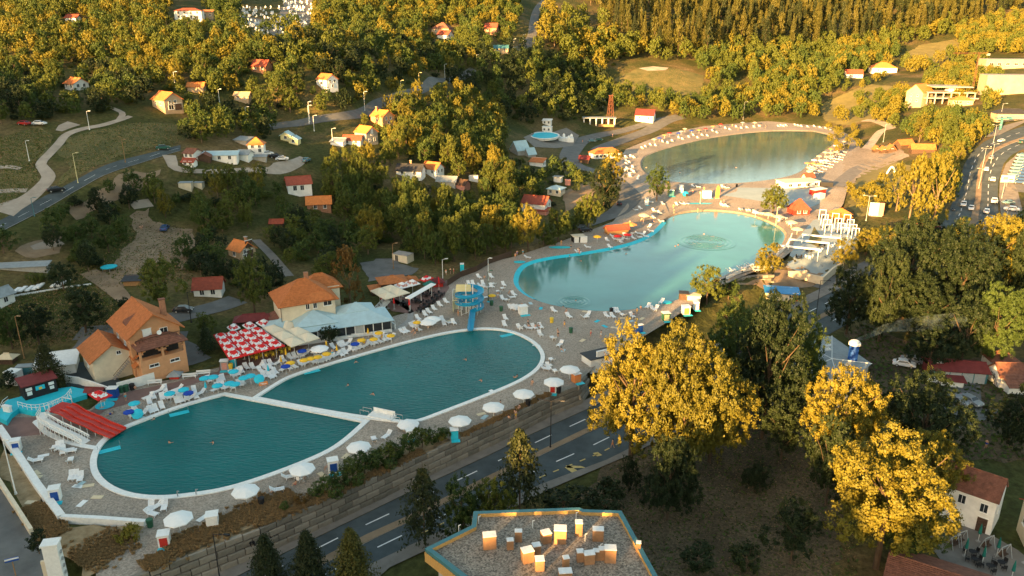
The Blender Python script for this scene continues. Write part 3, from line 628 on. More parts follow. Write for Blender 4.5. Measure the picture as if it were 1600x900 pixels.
# ------------------------------------------------------------------ buildings
PROT = []       # picture places that random trees must leave in view: (column, row, distance)
LANDM = []      # things one can point to, used in the labels of what stands near them
def protect_pts(pts):
    for p in pts:
        x, y = topx(p); PROT.append((x, y, depth(p)))
def protect_px(L, n=0):
    for p in L: PROT.append((p[0], p[1], depth(at(*p))))
def loc2w(o, p): c, s = math.cos(o.rotation_euler[2]), math.sin(o.rotation_euler[2]); return (o.location[0] + c*p[0] - s*p[1], o.location[1] + s*p[0] + c*p[1], o.location[2] + p[2])
def recalc(o):
    bm = bmesh.new(); bm.from_mesh(o.data); bmesh.ops.recalc_face_normals(bm, faces=bm.faces); bm.to_mesh(o.data); bm.free(); return o
def roofmesh(mb, kind, w, d, h, rh, ov, m, ridge='x', th=.14, courses=0, drop=True):
    if ridge == 'y': w, d = d, w
    W2, D2 = w/2 + ov, d/2 + ov; sl = rh / (d/2); e = h - ov*sl if drop else h
    def put(a, b, c, dd):
        if courses:
            a, b, c, dd = map(Vector, (a, b, c, dd)); n = (b-a).cross(dd-a).normalized() if (dd-a).length > 1e-6 else (b-a).cross(c-a).normalized()
            for i in range(courses):
                t0, t1 = i/courses, (i+1)/courses; p0, p1 = a.lerp(dd, t0), b.lerp(c, t0); q0, q1 = a.lerp(dd, t1), b.lerp(c, t1); up = n*.07
                quads.append((p0+up, p1+up, q1, q0)); quads.append((p0, p1, p1+up, p0+up))
        slabs.append((a, b, c, dd))
    slabs = []; quads = []
    if kind == 'gable':
        put((-W2,-D2,e), (W2,-D2,e), (W2,0,h+rh), (-W2,0,h+rh)); put((W2,D2,e), (-W2,D2,e), (-W2,0,h+rh), (W2,0,h+rh))
    elif kind == 'hip':
        r = max(W2 - D2, 0.02)
        put((-W2,-D2,e), (W2,-D2,e), (r,0,h+rh), (-r,0,h+rh)); put((W2,D2,e), (-W2,D2,e), (-r,0,h+rh), (r,0,h+rh))
        put((W2,-D2,e), (W2,D2,e), (r,0,h+rh), (r,0.0,h+rh)); put((-W2,D2,e), (-W2,-D2,e), (-r,0,h+rh), (-r,0.0,h+rh))
    elif kind == 'shed':
        put((-W2,-D2,h), (W2,-D2,h), (W2,D2,h+rh), (-W2,D2,h+rh))
    elif kind == 'flat':
        put((-W2,-D2,h+.15), (W2,-D2,h+.15), (W2,D2,h+.16), (-W2,D2,h+.16))
    rot = (lambda p: (-p[1], p[0], p[2])) if ridge == 'y' else (lambda p: p)
    for a, b, c, dd in slabs:
        a, b, c, dd = map(rot, map(tuple, (a, b, c, dd)))
        if (Vector(c) - Vector(dd)).length < .05:
            n = (Vector(b)-Vector(a)).cross(Vector(c)-Vector(a)).normalized()*th; V = [Vector(a)-n, Vector(b)-n, Vector(c)-n, Vector(a), Vector(b), Vector(c)]
            mb.add(V, [(2,1,0),(3,4,5),(0,1,4,3),(1,2,5,4),(2,0,3,5)], m)
        else: mb.slab(a, b, c, dd, th, m)
    for q in quads: mb.quad(*[rot(tuple(v)) for v in q], m)
    if kind in ('gable', 'hip'):
        r = W2 if kind == 'gable' else max(W2-D2, 0.02); mb.bar(rot((-r,0,h+rh+.04)), rot((r,0,h+rh+.04)), .12, m, 5)
def wallmesh(mb, kind, w, d, h, rh, m, ridge='x', base=-1.5):
    mb.prism([(-w/2,-d/2),(w/2,-d/2),(w/2,d/2),(-w/2,d/2)], base, h, m)
    if kind == 'gable':
        t = .97
        if ridge == 'x':
            for x in (-w/2, w/2 - .2): mb.add([(x,-d/2,h),(x,d/2,h),(x,0,h+rh*t),(x+.2,-d/2,h),(x+.2,d/2,h),(x+.2,0,h+rh*t)], [(0,2,1),(3,4,5),(1,2,5,4),(2,0,3,5)], m)
        else:
            for y in (-d/2, d/2 - .2): mb.add([(-w/2,y,h),(w/2,y,h),(0,y,h+rh*t),(-w/2,y+.2,h),(w/2,y+.2,h),(0,y+.2,h+rh*t)], [(0,1,2),(3,5,4),(2,1,4,5),(0,2,5,3)], m)
    if kind == 'shed':
        mb.add([(-w/2,-d/2,h),(w/2,-d/2,h),(w/2,d/2,h),(-w/2,d/2,h),(w/2,d/2,h+rh*.96),(-w/2,d/2,h+rh*.96)], [(1,2,4),(0,5,3),(3,5,4,2)], m)
def place_on(face, w, d, u, z):
    if face == 'f': return (-w/2 + u*w, -d/2, z), 0
    if face == 'b': return (w/2 - u*w, d/2, z), math.pi
    if face == 'r': return (w/2, -d/2 + u*d, z), math.pi/2
    return (-w/2, d/2 - u*d, z), -math.pi/2
WINC = {}
def window(parent, face, w, d, u, z, ww=1.0, wh=1.2, frame='white_paint', pane='window_glass', name='window'):
    p, rz = place_on(face, w, d, u, z); key = (round(ww, 2), round(wh, 2), frame, pane)
    if key not in WINC:
        fr = MB(); t = .09
        for x in (-ww/2, ww/2): fr.box((x, -.03, 0), (t, .14, wh+t), frame)
        for zz in (-wh/2, wh/2): fr.box((0, -.032, zz), (ww-t, .14, t), frame)
        fr.box((0, -.03, 0), (t*.6, .10, wh-t), frame); fr.box((0, -.10, -wh/2-.07), (ww+.25, .2, .06), frame)
        pn = MB(); pn.box((0, -.005, 0), (ww-.02, .06, wh-.02), pane); WINC[key] = (fr.mesh('window'), pn.mesh('pane'))
    f = link(name, WINC[key][0], parent, p, (0, 0, rz)); link('pane', WINC[key][1], f); return f
def door(parent, face, w, d, u, m='dark_wood', dw=1.0, dh=2.1, z0=0.0):
    p, rz = place_on(face, w, d, u, z0); a = MB(); a.box((0, -.03, dh/2), (dw, .12, dh), m); a.box((0,-.02,dh+.06),(dw+.2,.16,.12),'white_paint'); o = a.build('door', parent, p, (0,0,rz))
    b = MB(); b.box((dw*.35, -.12, dh/2), (.05, .08, .14), 'steel'); b.build('handle', o); return o
def house(name, label, px, py, w, d, h, yaw, kind='gable', ridge='x', rh=None, ov=.45, wall='white_wall', roof='tile_orange', wins=(), doors=(), chim=(), courses=0, px_units=True, p=None, lm=None, cat='house', base=-1.5, group=None, th=.14, z=None, prot=True):
    p = p if p is not None else at(px, py, z); u = 1 / pxm(p) if px_units else 1.0
    w, d, h = w*u, d*u, h*u; rh = (rh*u if rh is not None else d*.30)
    t = thing(name, p, R(yaw), label, cat, group)
    mb = MB(); wallmesh(mb, kind, w, d, h, rh, wall, ridge, base); mb.build('wall', t)
    rb = MB(); roofmesh(rb, kind, w, d, h, rh, ov, roof, ridge, th, courses); ro = rb.build('roof', t)
    for wd in wins: window(t, wd[0], w, d, wd[1], wd[2]*h, *(wd[3:] or (1.0, 1.2)))
    for dd in doors: door(t, dd[0], w, d, dd[1], *(dd[2:] or ()))
    for (cx, cy) in chim:
        c = MB(); c.box((cx*w, cy*d, h+rh*.85), (.7, .6, rh*1.0+1.0), 'brick_wall'); c.box((cx*w, cy*d, h+rh*1.35+.55), (.9,.8,.14), 'concrete'); c.build('chimney', ro)
    t['dims'] = (w, d, h, rh)
    if prot: protect_pts([loc2w(t, (a*w/2, b*d/2, c)) for a in (-1,-.3,.3,1) for b in (-1,0,1) for c in (h*.35, h, h+rh*.7)])
    if lm: LANDM.append((lm, *topx((p[0], p[1], p[2]+h/2))))
    del t['dims']; t_dims[t.name] = (w, d, h, rh); return t
t_dims = {}
W2r = [('f', .25, .55), ('f', .75, .55)]; W4 = [('f', .25, .28), ('f', .75, .28), ('f', .25, .75), ('f', .75, .75)]
Wr = [('r', .3, .6), ('r', .7, .6)]; Wl = [('l', .5, .6)]
# --- hillside houses (columns, rows and sizes as seen; sizes in picture columns)
house('hillside_house', 'small white hillside house with one orange roof slope, deep in trees at the far left', 121, 139, 26, 24, 10, -35, ov=.6, wins=Wr+W2r, roof='tile_orange', lm='the lone white house on the far left hillside')
house('hillside_house', 'peach house with orange roof above the winding dirt track and grass field', 263, 171, 36, 30, 17, -38, rh=10, wall='peach_wall', wins=[('r',.3,.75),('r',.6,.75),('r',.35,.3,2.0,1.6),('f',.3,.6),('f',.7,.6)], doors=[('r',.75,'dark_wood',2.4,2.3)], lm='the peach house above the dirt track')
house('hillside_cabin', 'small cabin with flat bright orange roof, half hidden in hillside trees', 308, 142, 24, 16, 8, 5, rh=5, wall='peach_wall', roof='tile_bright', lm='the small orange-roofed cabin')
house('hillside_house', 'long two-storey white building with low red roof at the top of the hill', 297, 30, 40, 20, 13, 8, 'hip', rh=3, roof='tile_red', wins=[('f',u,z) for u in (.15,.38,.62,.85) for z in (.3,.75)], lm='the long white building at the hilltop')
house('hillside_annex', 'white annex with terracotta lean-to roof beside the long hilltop building', 326, 29, 15, 12, 10, 8, 'shed', rh=3, wall='peach_wall', wins=W2r)
house('hillside_cabin', 'red-roofed cabin among the trees near the top left corner', 115, 32, 18, 14, 5, 0, rh=4, roof='tile_red')
house('hillside_shed', 'peach shed at the edge of the wood, right of the small orange-roofed cabin', 380, 156, 22, 16, 8, 0, rh=4, wall='peach_wall', roof='peach_wall', wins=W2r)
house('hillside_house', 'dark red hip-roofed house in the wood at left of centre, roof only showing', 410, 110, 24, 20, 8, -15, rh=8, roof='tile_red', wall='brick_wall', wins=W2r, lm='the dark red-roofed house in the wood')
house('hillside_house', 'white house with orange-brown roof and balcony gable, alone in the mid hillside wood', 512, 138, 24, 22, 15, -38, rh=7, wins=[('r',.3,.75),('r',.7,.75),('r',.5,.3),('f',.5,.6)], lm='the white gabled house in the mid hillside wood')
house('hillside_house', 'house with wide dark red hip roof, left of a cluster near the top', 692, 52, 28, 24, 8, -15, 'hip', rh=8, roof='tile_brown', wall='peach_wall', wins=W2r, lm='the hip-roofed hilltop house')
house('hillside_house', 'small white-fronted house with red roof just below the wide hip-roofed one', 696, 60, 20, 16, 6, -30, rh=6, roof='tile_red', wins=Wr)
house('hillside_cabin', 'brown-red roofed cabin standing by the hilltop road', 768, 52, 19, 16, 9, -10, rh=6, roof='tile_red', wall='brick_wall', wins=W2r)
house('hillside_cabin', 'cabin with teal roof by the hilltop road', 783, 80, 22, 16, 5, 0, rh=4, roof='teal_metal', wall='peach_wall', wins=W2r, lm='the teal-roofed cabin')
house('hillside_house', 'orange-walled house with bright orange roof and chimney beside the hillside road', 598, 195, 26, 24, 15, -36, rh=8, roof='tile_bright', wall='orange_wall', wins=[('r',.3,.75),('r',.7,.75),('r',.5,.3),('f',.5,.6)], chim=[(-.3,-.15)], lm='the orange-walled house by the hillside road')
house('hillside_house', 'grey-white house with bright orange roof and gable balcony, in front of the orange-walled one', 573, 222, 26, 24, 17, -38, rh=8, roof='tile_bright', wall='grey_wall', wins=[('r',.5,.85),('r',.3,.3),('r',.7,.3),('f',.5,.6)], doors=[('r',.5,'white_paint',1.0,2.0,3.4)], lm='the grey-white house with bright orange roof')
house('hillside_annex', 'low white annex with faded red roof left of the bright orange-roofed house', 552, 224, 28, 16, 7, -8, rh=6, roof='tile_red', wins=W2r)
house('garage', 'white garage with grey lean-to roof at the end of the row below the road', 529, 226, 20, 14, 6, -10, 'shed', rh=4, roof='grey_roof')
house('cottage', 'yellow cottage with small twin gable, the rear one of the yellow pair', 449, 219, 16, 14, 9, -5, ridge='y', rh=5, wall='pale_yellow', roof='blue_metal_roof', wins=[('f',.5,.6)], lm='the yellow cottages')
house('cottage', 'front yellow cottage with dark-edged gable and light blue roof', 461, 224, 14, 14, 8, -5, ridge='y', rh=4, wall='pale_yellow', roof='blue_metal_roof', wins=[('f',.5,.6)])
house('village_house', 'white two-storey house with small orange pyramid roof near the parked cars', 402, 238, 23, 20, 15, 8, 'hip', rh=8, roof='tile_bright', wins=[('f',.3,.75),('f',.75,.75),('f',.75,.3),('l',.5,.7)], lm='the white house with orange pyramid roof')
house('shed', 'long shed with grey-blue roof behind the orange pyramid-roofed house', 381, 224, 24, 14, 6, -25, 'shed', rh=4, roof='grey_roof', wall='grey_wall')
house('shed', 'pale shed with worn grey gable roof left of the orange pyramid-roofed house', 384, 248, 18, 18, 9, -10, rh=5, roof='grey_roof')
house('shed', 'low grey lean-to against the front of the orange pyramid-roofed house', 404, 249, 24, 9, 5, 8, 'shed', rh=2, roof='grey_roof', wall='grey_wall')
house('workshop', 'long low workshop with pale blue metal roof in the village row', 345, 249, 52, 16, 8, 6, 'shed', rh=4, roof='blue_metal_roof', wall='white_wall', wins=[('f',u,.5) for u in (.2,.5,.8)], lm='the long pale-blue-roofed workshop')
house('village_house', 'white cottage with brown roof at the left end of the village row', 302, 246, 18, 20, 9, -20, rh=5, roof='tile_brown', wins=W2r)
house('shed', 'small shed with worn red roof by the bend of the dirt track', 297, 257, 18, 13, 6, -8, rh=4, roof='tile_red', wins=W2r)
house('shed', 'brown wooden gabled shed in front of the pale-blue-roofed workshop', 321, 250, 18, 14, 7, 8, ridge='y', rh=5, roof='tile_brown', wall='dark_wood')
house('shed', 'tiny red-topped shed in the grass before the village row', 351, 250, 11, 8, 4, 0, 'shed', rh=2, roof='tile_red')
house('bunker', 'cream flat-topped hut with grey roof left of the golden trees', 291, 293, 19, 12, 8, 5, 'flat', roof='grey_roof', wall='cream_wall', ov=.1, wins=Wl, lm='the cream flat-roofed hut')
house('bunker', 'smaller pale flat hut to the right of the cream flat-topped one', 311, 291, 14, 10, 6, -5, 'flat', roof='grey_roof', wall='cream_wall', ov=.1)
house('village_house', 'white house with red-brown roof and porch at the end of the dirt track', 467, 297, 36, 30, 13, 22, rh=9, roof='tile_red', wins=[('l',.5,.6),('f',.3,.5,1.2,1.6),('f',.6,.5,1.2,1.6)], lm='the white red-brown-roofed house by the dirt track')
house('village_house', 'brick cottage with vivid red roof below the white porch house', 499, 325, 36, 24, 10, 12, rh=9, roof='tile_bright', wall='brick_wall', wins=[('f',.35,.5),('f',.75,.5),('l',.5,.6)], lm='the brick cottage with vivid red roof')
house('garden_shelter', 'small shelter with red roof and white counter in a garden', 433, 352, 19, 10, 6, 3, rh=4, roof='tile_red', wall='dark_wood', lm='the small red-roofed garden shelter')
house('village_house', 'orange-roofed house with wooden balcony and blue garden pool, left of centre', 379, 400, 30, 28, 14, -35, rh=11, roof='tile_bright', wall='peach_wall', wins=[('r',.3,.8),('f',.5,.5),('r',.25,.3)], doors=[('r',.6,'dark_wood',2.2,2.1),('r',.6,'dark_wood',2.2,2.0,2.7)], chim=[(.3,.1)], lm='the balconied orange-roofed house')
house('village_house', 'white cottage with plain red roof beside the village lane', 328, 458, 40, 32, 14, 10, rh=12, roof='tile_red', wins=[('f',.3,.5),('f',.7,.5),('l',.5,.5)], courses=9, lm='the white cottage by the village lane')
house('village_house', 'house with black slate roof among the central trees', 642, 273, 40, 24, 9, -10, rh=8, roof='dark_roof', wins=W2r, chim=[(.0,.1)], lm='the black-roofed house')
house('village_house', 'white house with orange roof right of the black-roofed one', 677, 272, 26, 22, 11, -30, rh=8, roof='tile_orange', wins=Wr+W2r, lm='the orange-roofed house by the black-roofed one')
house('barn', 'old barn with rusty grey sheet roof below the black-roofed house', 699, 287, 30, 16, 6, -12, rh=6, roof='grey_roof', wall='grey_wall')
house('barn', 'dark brown barn right of the rusty sheet roof', 722, 294, 20, 16, 8, -30, rh=6, roof='dark_wood', wall='pink')
house('shed', 'white box-like shed in the central trees', 740, 282, 14, 10, 7, 0, 'flat', roof='white_paint', ov=.05)
house('village_house', 'two-storey house with red roofs and a white gable, left of the long lake beach', 838, 329, 38, 28, 15, -22, rh=9, roof='tile_red', wins=[('r',.3,.7),('r',.7,.7),('r',.5,.3),('f',.3,.6)], wall='white_wall', lm='the red-roofed house with white gable')
house('porch', 'low red-roofed porch building at the foot of the white gable', 842, 333, 30, 14, 6, -22, 'shed', rh=3, roof='tile_red', wall='pink')
house('cottage', 'cottage with orange lean-to roof in the trees right of centre', 840, 259, 22, 14, 7, -25, 'shed', rh=5, roof='tile_orange', wins=Wr, lm='the orange lean-to cottage')
house('cottage', 'cottage with pale blue roof on bare ground right of centre', 869, 303, 22, 20, 10, -25, 'hip', rh=4, roof='blue_metal_roof', wall='cream_wall', wins=Wr+W2r, lm='the pale-blue-roofed cottage')
house('shed', 'narrow shed with grey-blue roof behind the pale-blue-roofed cottage', 872, 284, 12, 9, 8, -20, 'flat', roof='grey_roof')
house('shed', 'pink hut beside the pale-blue-roofed cottage', 887, 289, 8, 6, 8, 0, 'flat', roof='pink', wall='pink', ov=.05)
house('beach_restaurant', 'long white beach restaurant with orange hip roof at the near side of the far lake', 945, 246, 46, 20, 9, 20, 'hip', rh=6, roof='tile_orange', wins=[('f',u,.5,1.4,1.3) for u in (.1,.25,.4,.55,.7,.85)], lm='the orange-roofed beach restaurant')
house('kiosk', 'dark red kiosk left of the orange-roofed beach restaurant', 913, 254, 15, 12, 7, -15, rh=4, roof='maroon_roof', wall='dark_wood', cat='kiosk', lm='the dark red kiosk')
house('village_house', 'white house with dark red roof and white roof lights behind the far lake', 1008, 188, 28, 20, 9, -20, rh=8, roof='maroon_roof', wins=Wr+W2r, lm='the dark-red-roofed white house')
house('service_house', 'white service block with round-edged roof above the small turquoise pool', 855, 206, 14, 10, 8, -15, 'flat', roof='white_paint', ov=.2, wins=W2r, lm='the white service block')
house('lookout_hut', 'small white lookout hut with red edge on the slope above the turquoise pool', 855, 194, 13, 9, 6, -15, 'shed', rh=2, roof='white_paint', wins=W2r)
house('sun_house', 'pale house with steep light blue roof left of the turquoise pool', 812, 240, 22, 20, 8, 35, rh=12, roof='blue_metal_roof', wall='grey_wall', lm='the steep blue-roofed house')
house('sun_house', 'second smaller steep light blue roof, right of its twin by the turquoise pool', 828, 244, 14, 12, 5, 35, rh=8, roof='blue_metal_roof', wall='grey_wall')
# far right
house('valley_house', 'cream gabled house with orange roof in sunlight at the right, above the lakes', 1434, 165, 30, 26, 22, 35, rh=11, wall='cream_wall_dimmed', roof='tile_bright', wins=[('l',.3,.4),('l',.7,.4),('l',.3,.75),('l',.7,.75),('f',.5,.5)], lm='the sunlit cream gabled house')
house('valley_house', 'house with orange hip roof and white walls behind the far lake at right', 1378, 113, 36, 26, 8, -10, 'hip', rh=7, roof='tile_bright', wins=W2r, lm='the orange hip-roofed house')
house('valley_house', 'dark red-roofed house left of the orange hip-roofed one', 1333, 121, 24, 18, 6, -10, rh=6, roof='tile_red', wins=W2r)
house('depot', 'wide flat white building with window band at the far right edge', 1568, 106, 66, 30, 13, -8, 'flat', wall='cream_wall_dimmed', roof='concrete', ov=.2, wins=[('f',u,.5,2.6,1.6) for u in (.12,.3,.48,.66,.84)], cat='building', lm='the flat white building at the far right')
house('depot', 'large blank white-walled hall in front of the flat white building', 1580, 145, 90, 30, 27, -8, 'flat', wall='cream_wall_dimmed', roof='concrete', ov=.2, cat='building', lm='the large blank hall')
house('valley_house', 'low house with flat orange roof beside the unfinished concrete building', 1500, 164, 30, 20, 9, -10, 'hip', rh=4, wall='peach_wall', roof='tile_bright', wins=W2r)
house('filling_station', 'low cream station building with dark roof and round emblem by the highway', 1577, 187, 48, 22, 11, -6, 'hip', rh=6, wall='cream_wall_dimmed', roof='dark_roof', wins=[('f',.15,.5,1.4,1),('f',.9,.5,1.4,1)], cat='building', lm='the cream roadside station')
for i, (x, y, w, lb) in enumerate([(1368,238,10,'leftmost of three small wooden huts with pointed gables by the sandy square'), (1379,239,10,'middle one of three small wooden huts with pointed gables'), (1391,238,14,'largest, right-hand one of three small wooden huts with pointed gables')]):
    house('wooden_hut', lb, x, y, w*.8, 10, 6, 0, ridge='y', rh=w*.45, wall='dark_wood', roof='tile_orange', doors=[('f',.5,'dark_wood',1.0,1.9)], cat='hut', group='small wooden huts with gables', lm=('the three wooden huts' if i == 1 else None))
house('wooden_hut', 'long orange-roofed wooden stall behind the three huts', 1440, 238, 34, 14, 7, -8, rh=6, wall='dark_wood', roof='tile_orange', cat='hut')
house('wooden_hut', 'dark and orange roofed wooden stall right of the three huts', 1412, 231, 26, 14, 7, 20, rh=6, wall='dark_wood', roof='tile_orange', cat='hut')
house('red_pavilion', 'red pavilion with steep orange-red tent roof at the right end of the middle lake', 1247, 333, 26, 22, 10, 10, 'hip', rh=13, wall='red_paint', roof='tile_red', wins=[('f',.3,.5,1.2,1.2),('f',.7,.5,1.2,1.2)], cat='pavilion', lm='the red pavilion')
house('bar_pavilion', 'bar with two-tier orange roof at the head of the white-framed terrace', 1311, 345, 27, 20, 9, 8, 'hip', rh=6, wall='dark_wood', roof='tile_bright', cat='pavilion', lm='the two-tier orange bar')
o_ = THINGS[-1]; w_, d_, h_, r_ = t_dims[o_.name]; mb = MB(); roofmesh(mb, 'hip', w_*.9, d_*.9, h_+r_*.9, r_*.9, .6, 'tile_bright'); mb.build('upper_roof', o_); mb = MB(); mb.box((0,0,h_+r_*.6),(w_*.5,d_*.5,r_*1.2),'dark_wood'); mb.build('lantern', o_)
house('toilet_block', 'small cream pump house with flat bright blue roof beside the divided road', 1220, 466, 46, 24, 13, -12, 'shed', rh=2, wall='cream_wall', roof='bright_blue_roof', ov=.6, wins=[('f',.8,.6,1.2,.8)], doors=[('f',.92,'red_paint',1.3,2.2)], cat='building', lm='the blue-roofed pump house')
house('left_edge_house', 'white house with grey-blue roof cut by the left edge of the picture', 2, 474, 24, 30, 16, -20, ridge='y', rh=9, wall='white_wall', roof='grey_roof', wins=[('r',.5,.5)], lm='the grey-roofed house at the left edge')
house('long_shed', 'long low shed with dark grey roof near the left edge', 38, 420, 70, 16, 6, 10, 'shed', rh=3, roof='grey_roof', wall='grey_wall', lm='the long grey shed')
house('garden_shed', 'black-roofed garden shed with wooden walls left of the big yellow-green tree', 209, 443, 24, 18, 8, 8, 'shed', rh=3, roof='dark_roof', wall='wood', lm='the black-roofed garden shed')
house('ruin', 'roofless white ruin with grey slab top beside the grey car park', 630, 407, 28, 18, 11, -28, 'flat', roof='concrete', wall='cream_wall', ov=.05, wins=[('l',.5,.6,1.0,1.4,'cream_wall','dark'),('f',.3,.5,1.0,1.8,'cream_wall','dark')], lm='the white ruin')
# --- houses at the right edge
house('workshop', 'red-roofed workshop with teal wall and a yellow sign on its red gable', 1490, 588, 78, 44, 20, -10, rh=7, roof='maroon_roof', wall='teal_metal', z=-4, px_units=True, lm='the red-roofed workshop', cat='workshop', prot=True)
o_ = THINGS[-1]; w_, d_, h_, r_ = t_dims[o_.name]
mb = MB(); mb.box((-w_/2-.08, 0, h_*.5), (.12, d_*.98, h_), 'maroon_roof'); mb.build('gable_cladding', o_)
mb = MB(); mb.box((-w_/2-.2, -d_*.28, h_*.75), (.1, 2.9, 2.0), 'sign_yellow'); sg = mb.build('sign', o_)
mb = MB()
for k in range(4):
    x = -1.2
    while x < 1.1:
        l = rnd.uniform(.12, .3); mb.box((-w_/2-.262, -d_*.28 + x + l/2, h_*.75 + .62 - k*.42), (.02, l, .2), 'ink'); x += l + .1
mb.build('lettering', sg)
for k in range(4): mb = MB(); mb.box((-w_*.3 + k*w_*.22, -d_/2-.05, h_*.42), (w_*.2, .1, h_*.8), 'grey_paint'); mb.build('garage_door', o_)
mb = MB(); mb.box((-w_*.36, -d_*.15, h_+r_*.82), (1.6,.8,.12), 'white_paint', 0, 0, .3); mb.build('skylight', o_)
house('shed', 'white lean-to shed with small red roof in front of the red-roofed workshop', 1484, 600, 32, 22, 11, -15, 'shed', rh=2, roof='maroon_roof', wall='white_wall', z=-4)
house('farmhouse', 'white farmhouse with long brown tiled roof at the right edge', 1588, 600, 72, 36, 22, -3, rh=14, roof='tile_brown', wall='white_wall', z=-4, wins=[('l',.3,.6,.8,1.2),('l',.5,.6,.8,1.2),('f',.6,.4)], doors=[('f',.42,'dark_wood',2.0,2.2)], courses=12, lm='the white farmhouse')
o_ = THINGS[-1]; w_, d_, h_, r_ = t_dims[o_.name]; mb = MB(); roofmesh(mb, 'shed', w_*.96, 3.2, h_*.62, 1.4, .2, 'tile_brown', courses=5); lr = mb.build('lower_roof', o_, (0,-d_/2-1.4,0)); mb = MB()
mb.prism([(-w_*.45,-d_/2-2.4),(w_*.45,-d_/2-2.4),(w_*.45,-d_/2-.02),(-w_*.45,-d_/2-.02)], -1, h_*.6, 'white_wall'); mb.build('front_wall', o_)
mb = MB(); [mb.bar((-w_/2-.6, -d_/2-1+ q, 0), (-w_/2-.4, -d_/2+1.5+q, h_*.7), .06, 'dark_wood') for q in (0,.8)]; mb.build('stair', o_)
house('farmhouse_wing', 'hip-roofed brown wing rising behind the white farmhouse', 1560, 575, 40, 30, 20, -5, 'hip', rh=10, roof='tile_brown', z=-4)
# --- bottom right corner
house('town_house', 'tall white house with brown tiled roof in the lower right corner', 1506, 806, 84, 58, 60, -42, rh=25, roof='tile_brown', wall='white_wall', z=-4, wins=[('f',.46,.74,1.0,1.4),('f',.82,.70,1.0,1.4),('r',.4,.6,.6,1.0)], doors=[('f',.84,'dark_wood',1.3,2.4)], courses=16, ov=.25, lm='the tall white house in the lower right')
house('town_house', 'cream house cut by the right edge, beside the tall white one', 1622, 850, 46, 60, 58, -18, rh=18, roof='tile_red', wall='cream_wall', z=-4, wins=[('l',.4,.6,1.0,1.4),('f',.3,.7,1,1.4)], lm='the cream house at the right edge')
house('low_house', 'low house with wide rusty tiled roof at the bottom edge on the right', 1462, 935, 140, 100, 36, -32, rh=18, roof='tile_brown', wall='pink', z=-4, wins=[('f',.2,.5,.9,1.1)], courses=16, lm='the rusty-roofed house at the bottom edge')
# --- the orange villa and its small neighbour
def villa():
    p = at(236, 562, .6); t = thing('villa', p, R(41), 'big orange villa with steep tiled roof, arched loggia and chimney', 'villa'); w, d, h, rh = 9.2, 11.5, 8.2, 3.4
    mb = MB(); wallmesh(mb, 'gable', w, d, h, rh, 'orange_wall', 'y'); mb.build('wall', t)
    mb = MB(); roofmesh(mb, 'gable', w, d, h, rh, .8, 'tile_orange', 'y', .16, 16); ro = mb.build('roof', t)
    mb = MB(); mb.box((w*.36, -1.5, h+2.6), (1.0,.8,3.4), 'brick_wall'); mb.box((w*.36,-1.5,h+4.35),(1.2,1.0,.15),'tile_brown'); mb.build('chimney', ro)
    mb = MB(); mb.add([(-w*.42,-2.2,h+.2),(-w*.42,1.2,h+.2),(-w*.42,-.5,h+1.5),(-.8,-.5,h+2.6)], [(0,1,2),(0,2,3),(1,3,2)], 'tile_brown'); mb.box((-w*.41,-.5,h+.7),(.1,1.2,.8),'window_glass'); recalc(mb.build('dormer', ro))
    # projecting bay with loggia
    bw, bd, bh = 8.4, 3.4, 6.4; y0 = -d/2 - bd
    mb = MB(); mb.prism([(-bw/2,y0),(bw/2,y0),(bw/2,-d/2-.01),(-bw/2,-d/2-.01)], -1.5, 3.3, 'orange_wall')
    for x in (-bw/2+.2, 0, bw/2-.2): mb.box((x, y0+.2, 4.7), (.4,.4,2.8), 'orange_wall')
    mb.box((0, y0+.2, 6.15), (bw,.42,.4), 'orange_wall'); mb.box((-bw/2+.2,y0+bd/2,6.15),(.4,bd-.5,.35),'orange_wall'); mb.box((bw/2-.2,y0+bd/2,6.15),(.4,bd-.5,.35),'orange_wall')
    for x in (-bw/4, bw/4):
        for k in range(5):
            a0 = math.pi*k/4; mb.box((x + 1.62*math.cos(a0), y0+.19, 5.3+.7*math.sin(a0)), (.5,.3,.35), 'orange_wall')
    mb.box((0,y0+.1,3.6),(bw,.16,.7),'orange_wall'); mb.build('loggia', t)
    mb = MB(); mb.box((0,-d/2-.3,4.7),(bw-.8,.2,2.6),'dark'); mb.build('loggia_shade_panel', t)  # dark panel stands for the shade inside the loggia
    mb = MB(); roofmesh(mb, 'hip', bw+.4, bd+2.6, bh, 1.3, .2, 'tile_brown', courses=7); mb.build('loggia_roof', t, (0,-d/2-1.1,0))
    for x in (-1.9, 1.9): window(t, 'f', bw, 2*(d/2+bd), (x+bw/2)/bw, 2.6, 1.7, .6)
    # balcony on the gable
    mb = MB(); mb.box((0,-d/2-.9,6.55),(w*.9,1.8,.2),'orange_wall'); [mb.bar((x,-d/2-1.75,6.6),(x,-d/2-1.75,7.5),.04,'dark_wood') for x in np.linspace(-w*.44,w*.44,14)]; mb.box((0,-d/2-1.75,7.5),(w*.9,.1,.1),'dark_wood'); mb.build('balcony', t)
    door(t, 'f', w, d, .35, 'white_paint', 1.6, 2.1, 6.65); window(t, 'f', w, d, .68, 7.7, 1.4, 1.2); door(t, 'r', w, d, .15, 'white_paint', 1.2, 2.2)
    mb = MB(); mb.lathe([(.02,0),(.3,.06),(.45,.2)], 10, 'white_paint', (0,0,0)); mb.build('satellite_dish', t, (.4,-d/2-1.3,8.0), (R(70),0,0))
    window(t, 'l', w, d, .3, 6.0); window(t, 'l', w, d, .7, 6.0)
    protect_pts([loc2w(t, (a, b, c)) for a in (-4,0,4) for b in (-8,-4,0,5) for c in (1,4,8,11)]); LANDM.append(('the big orange villa', 235, 530))
villa()
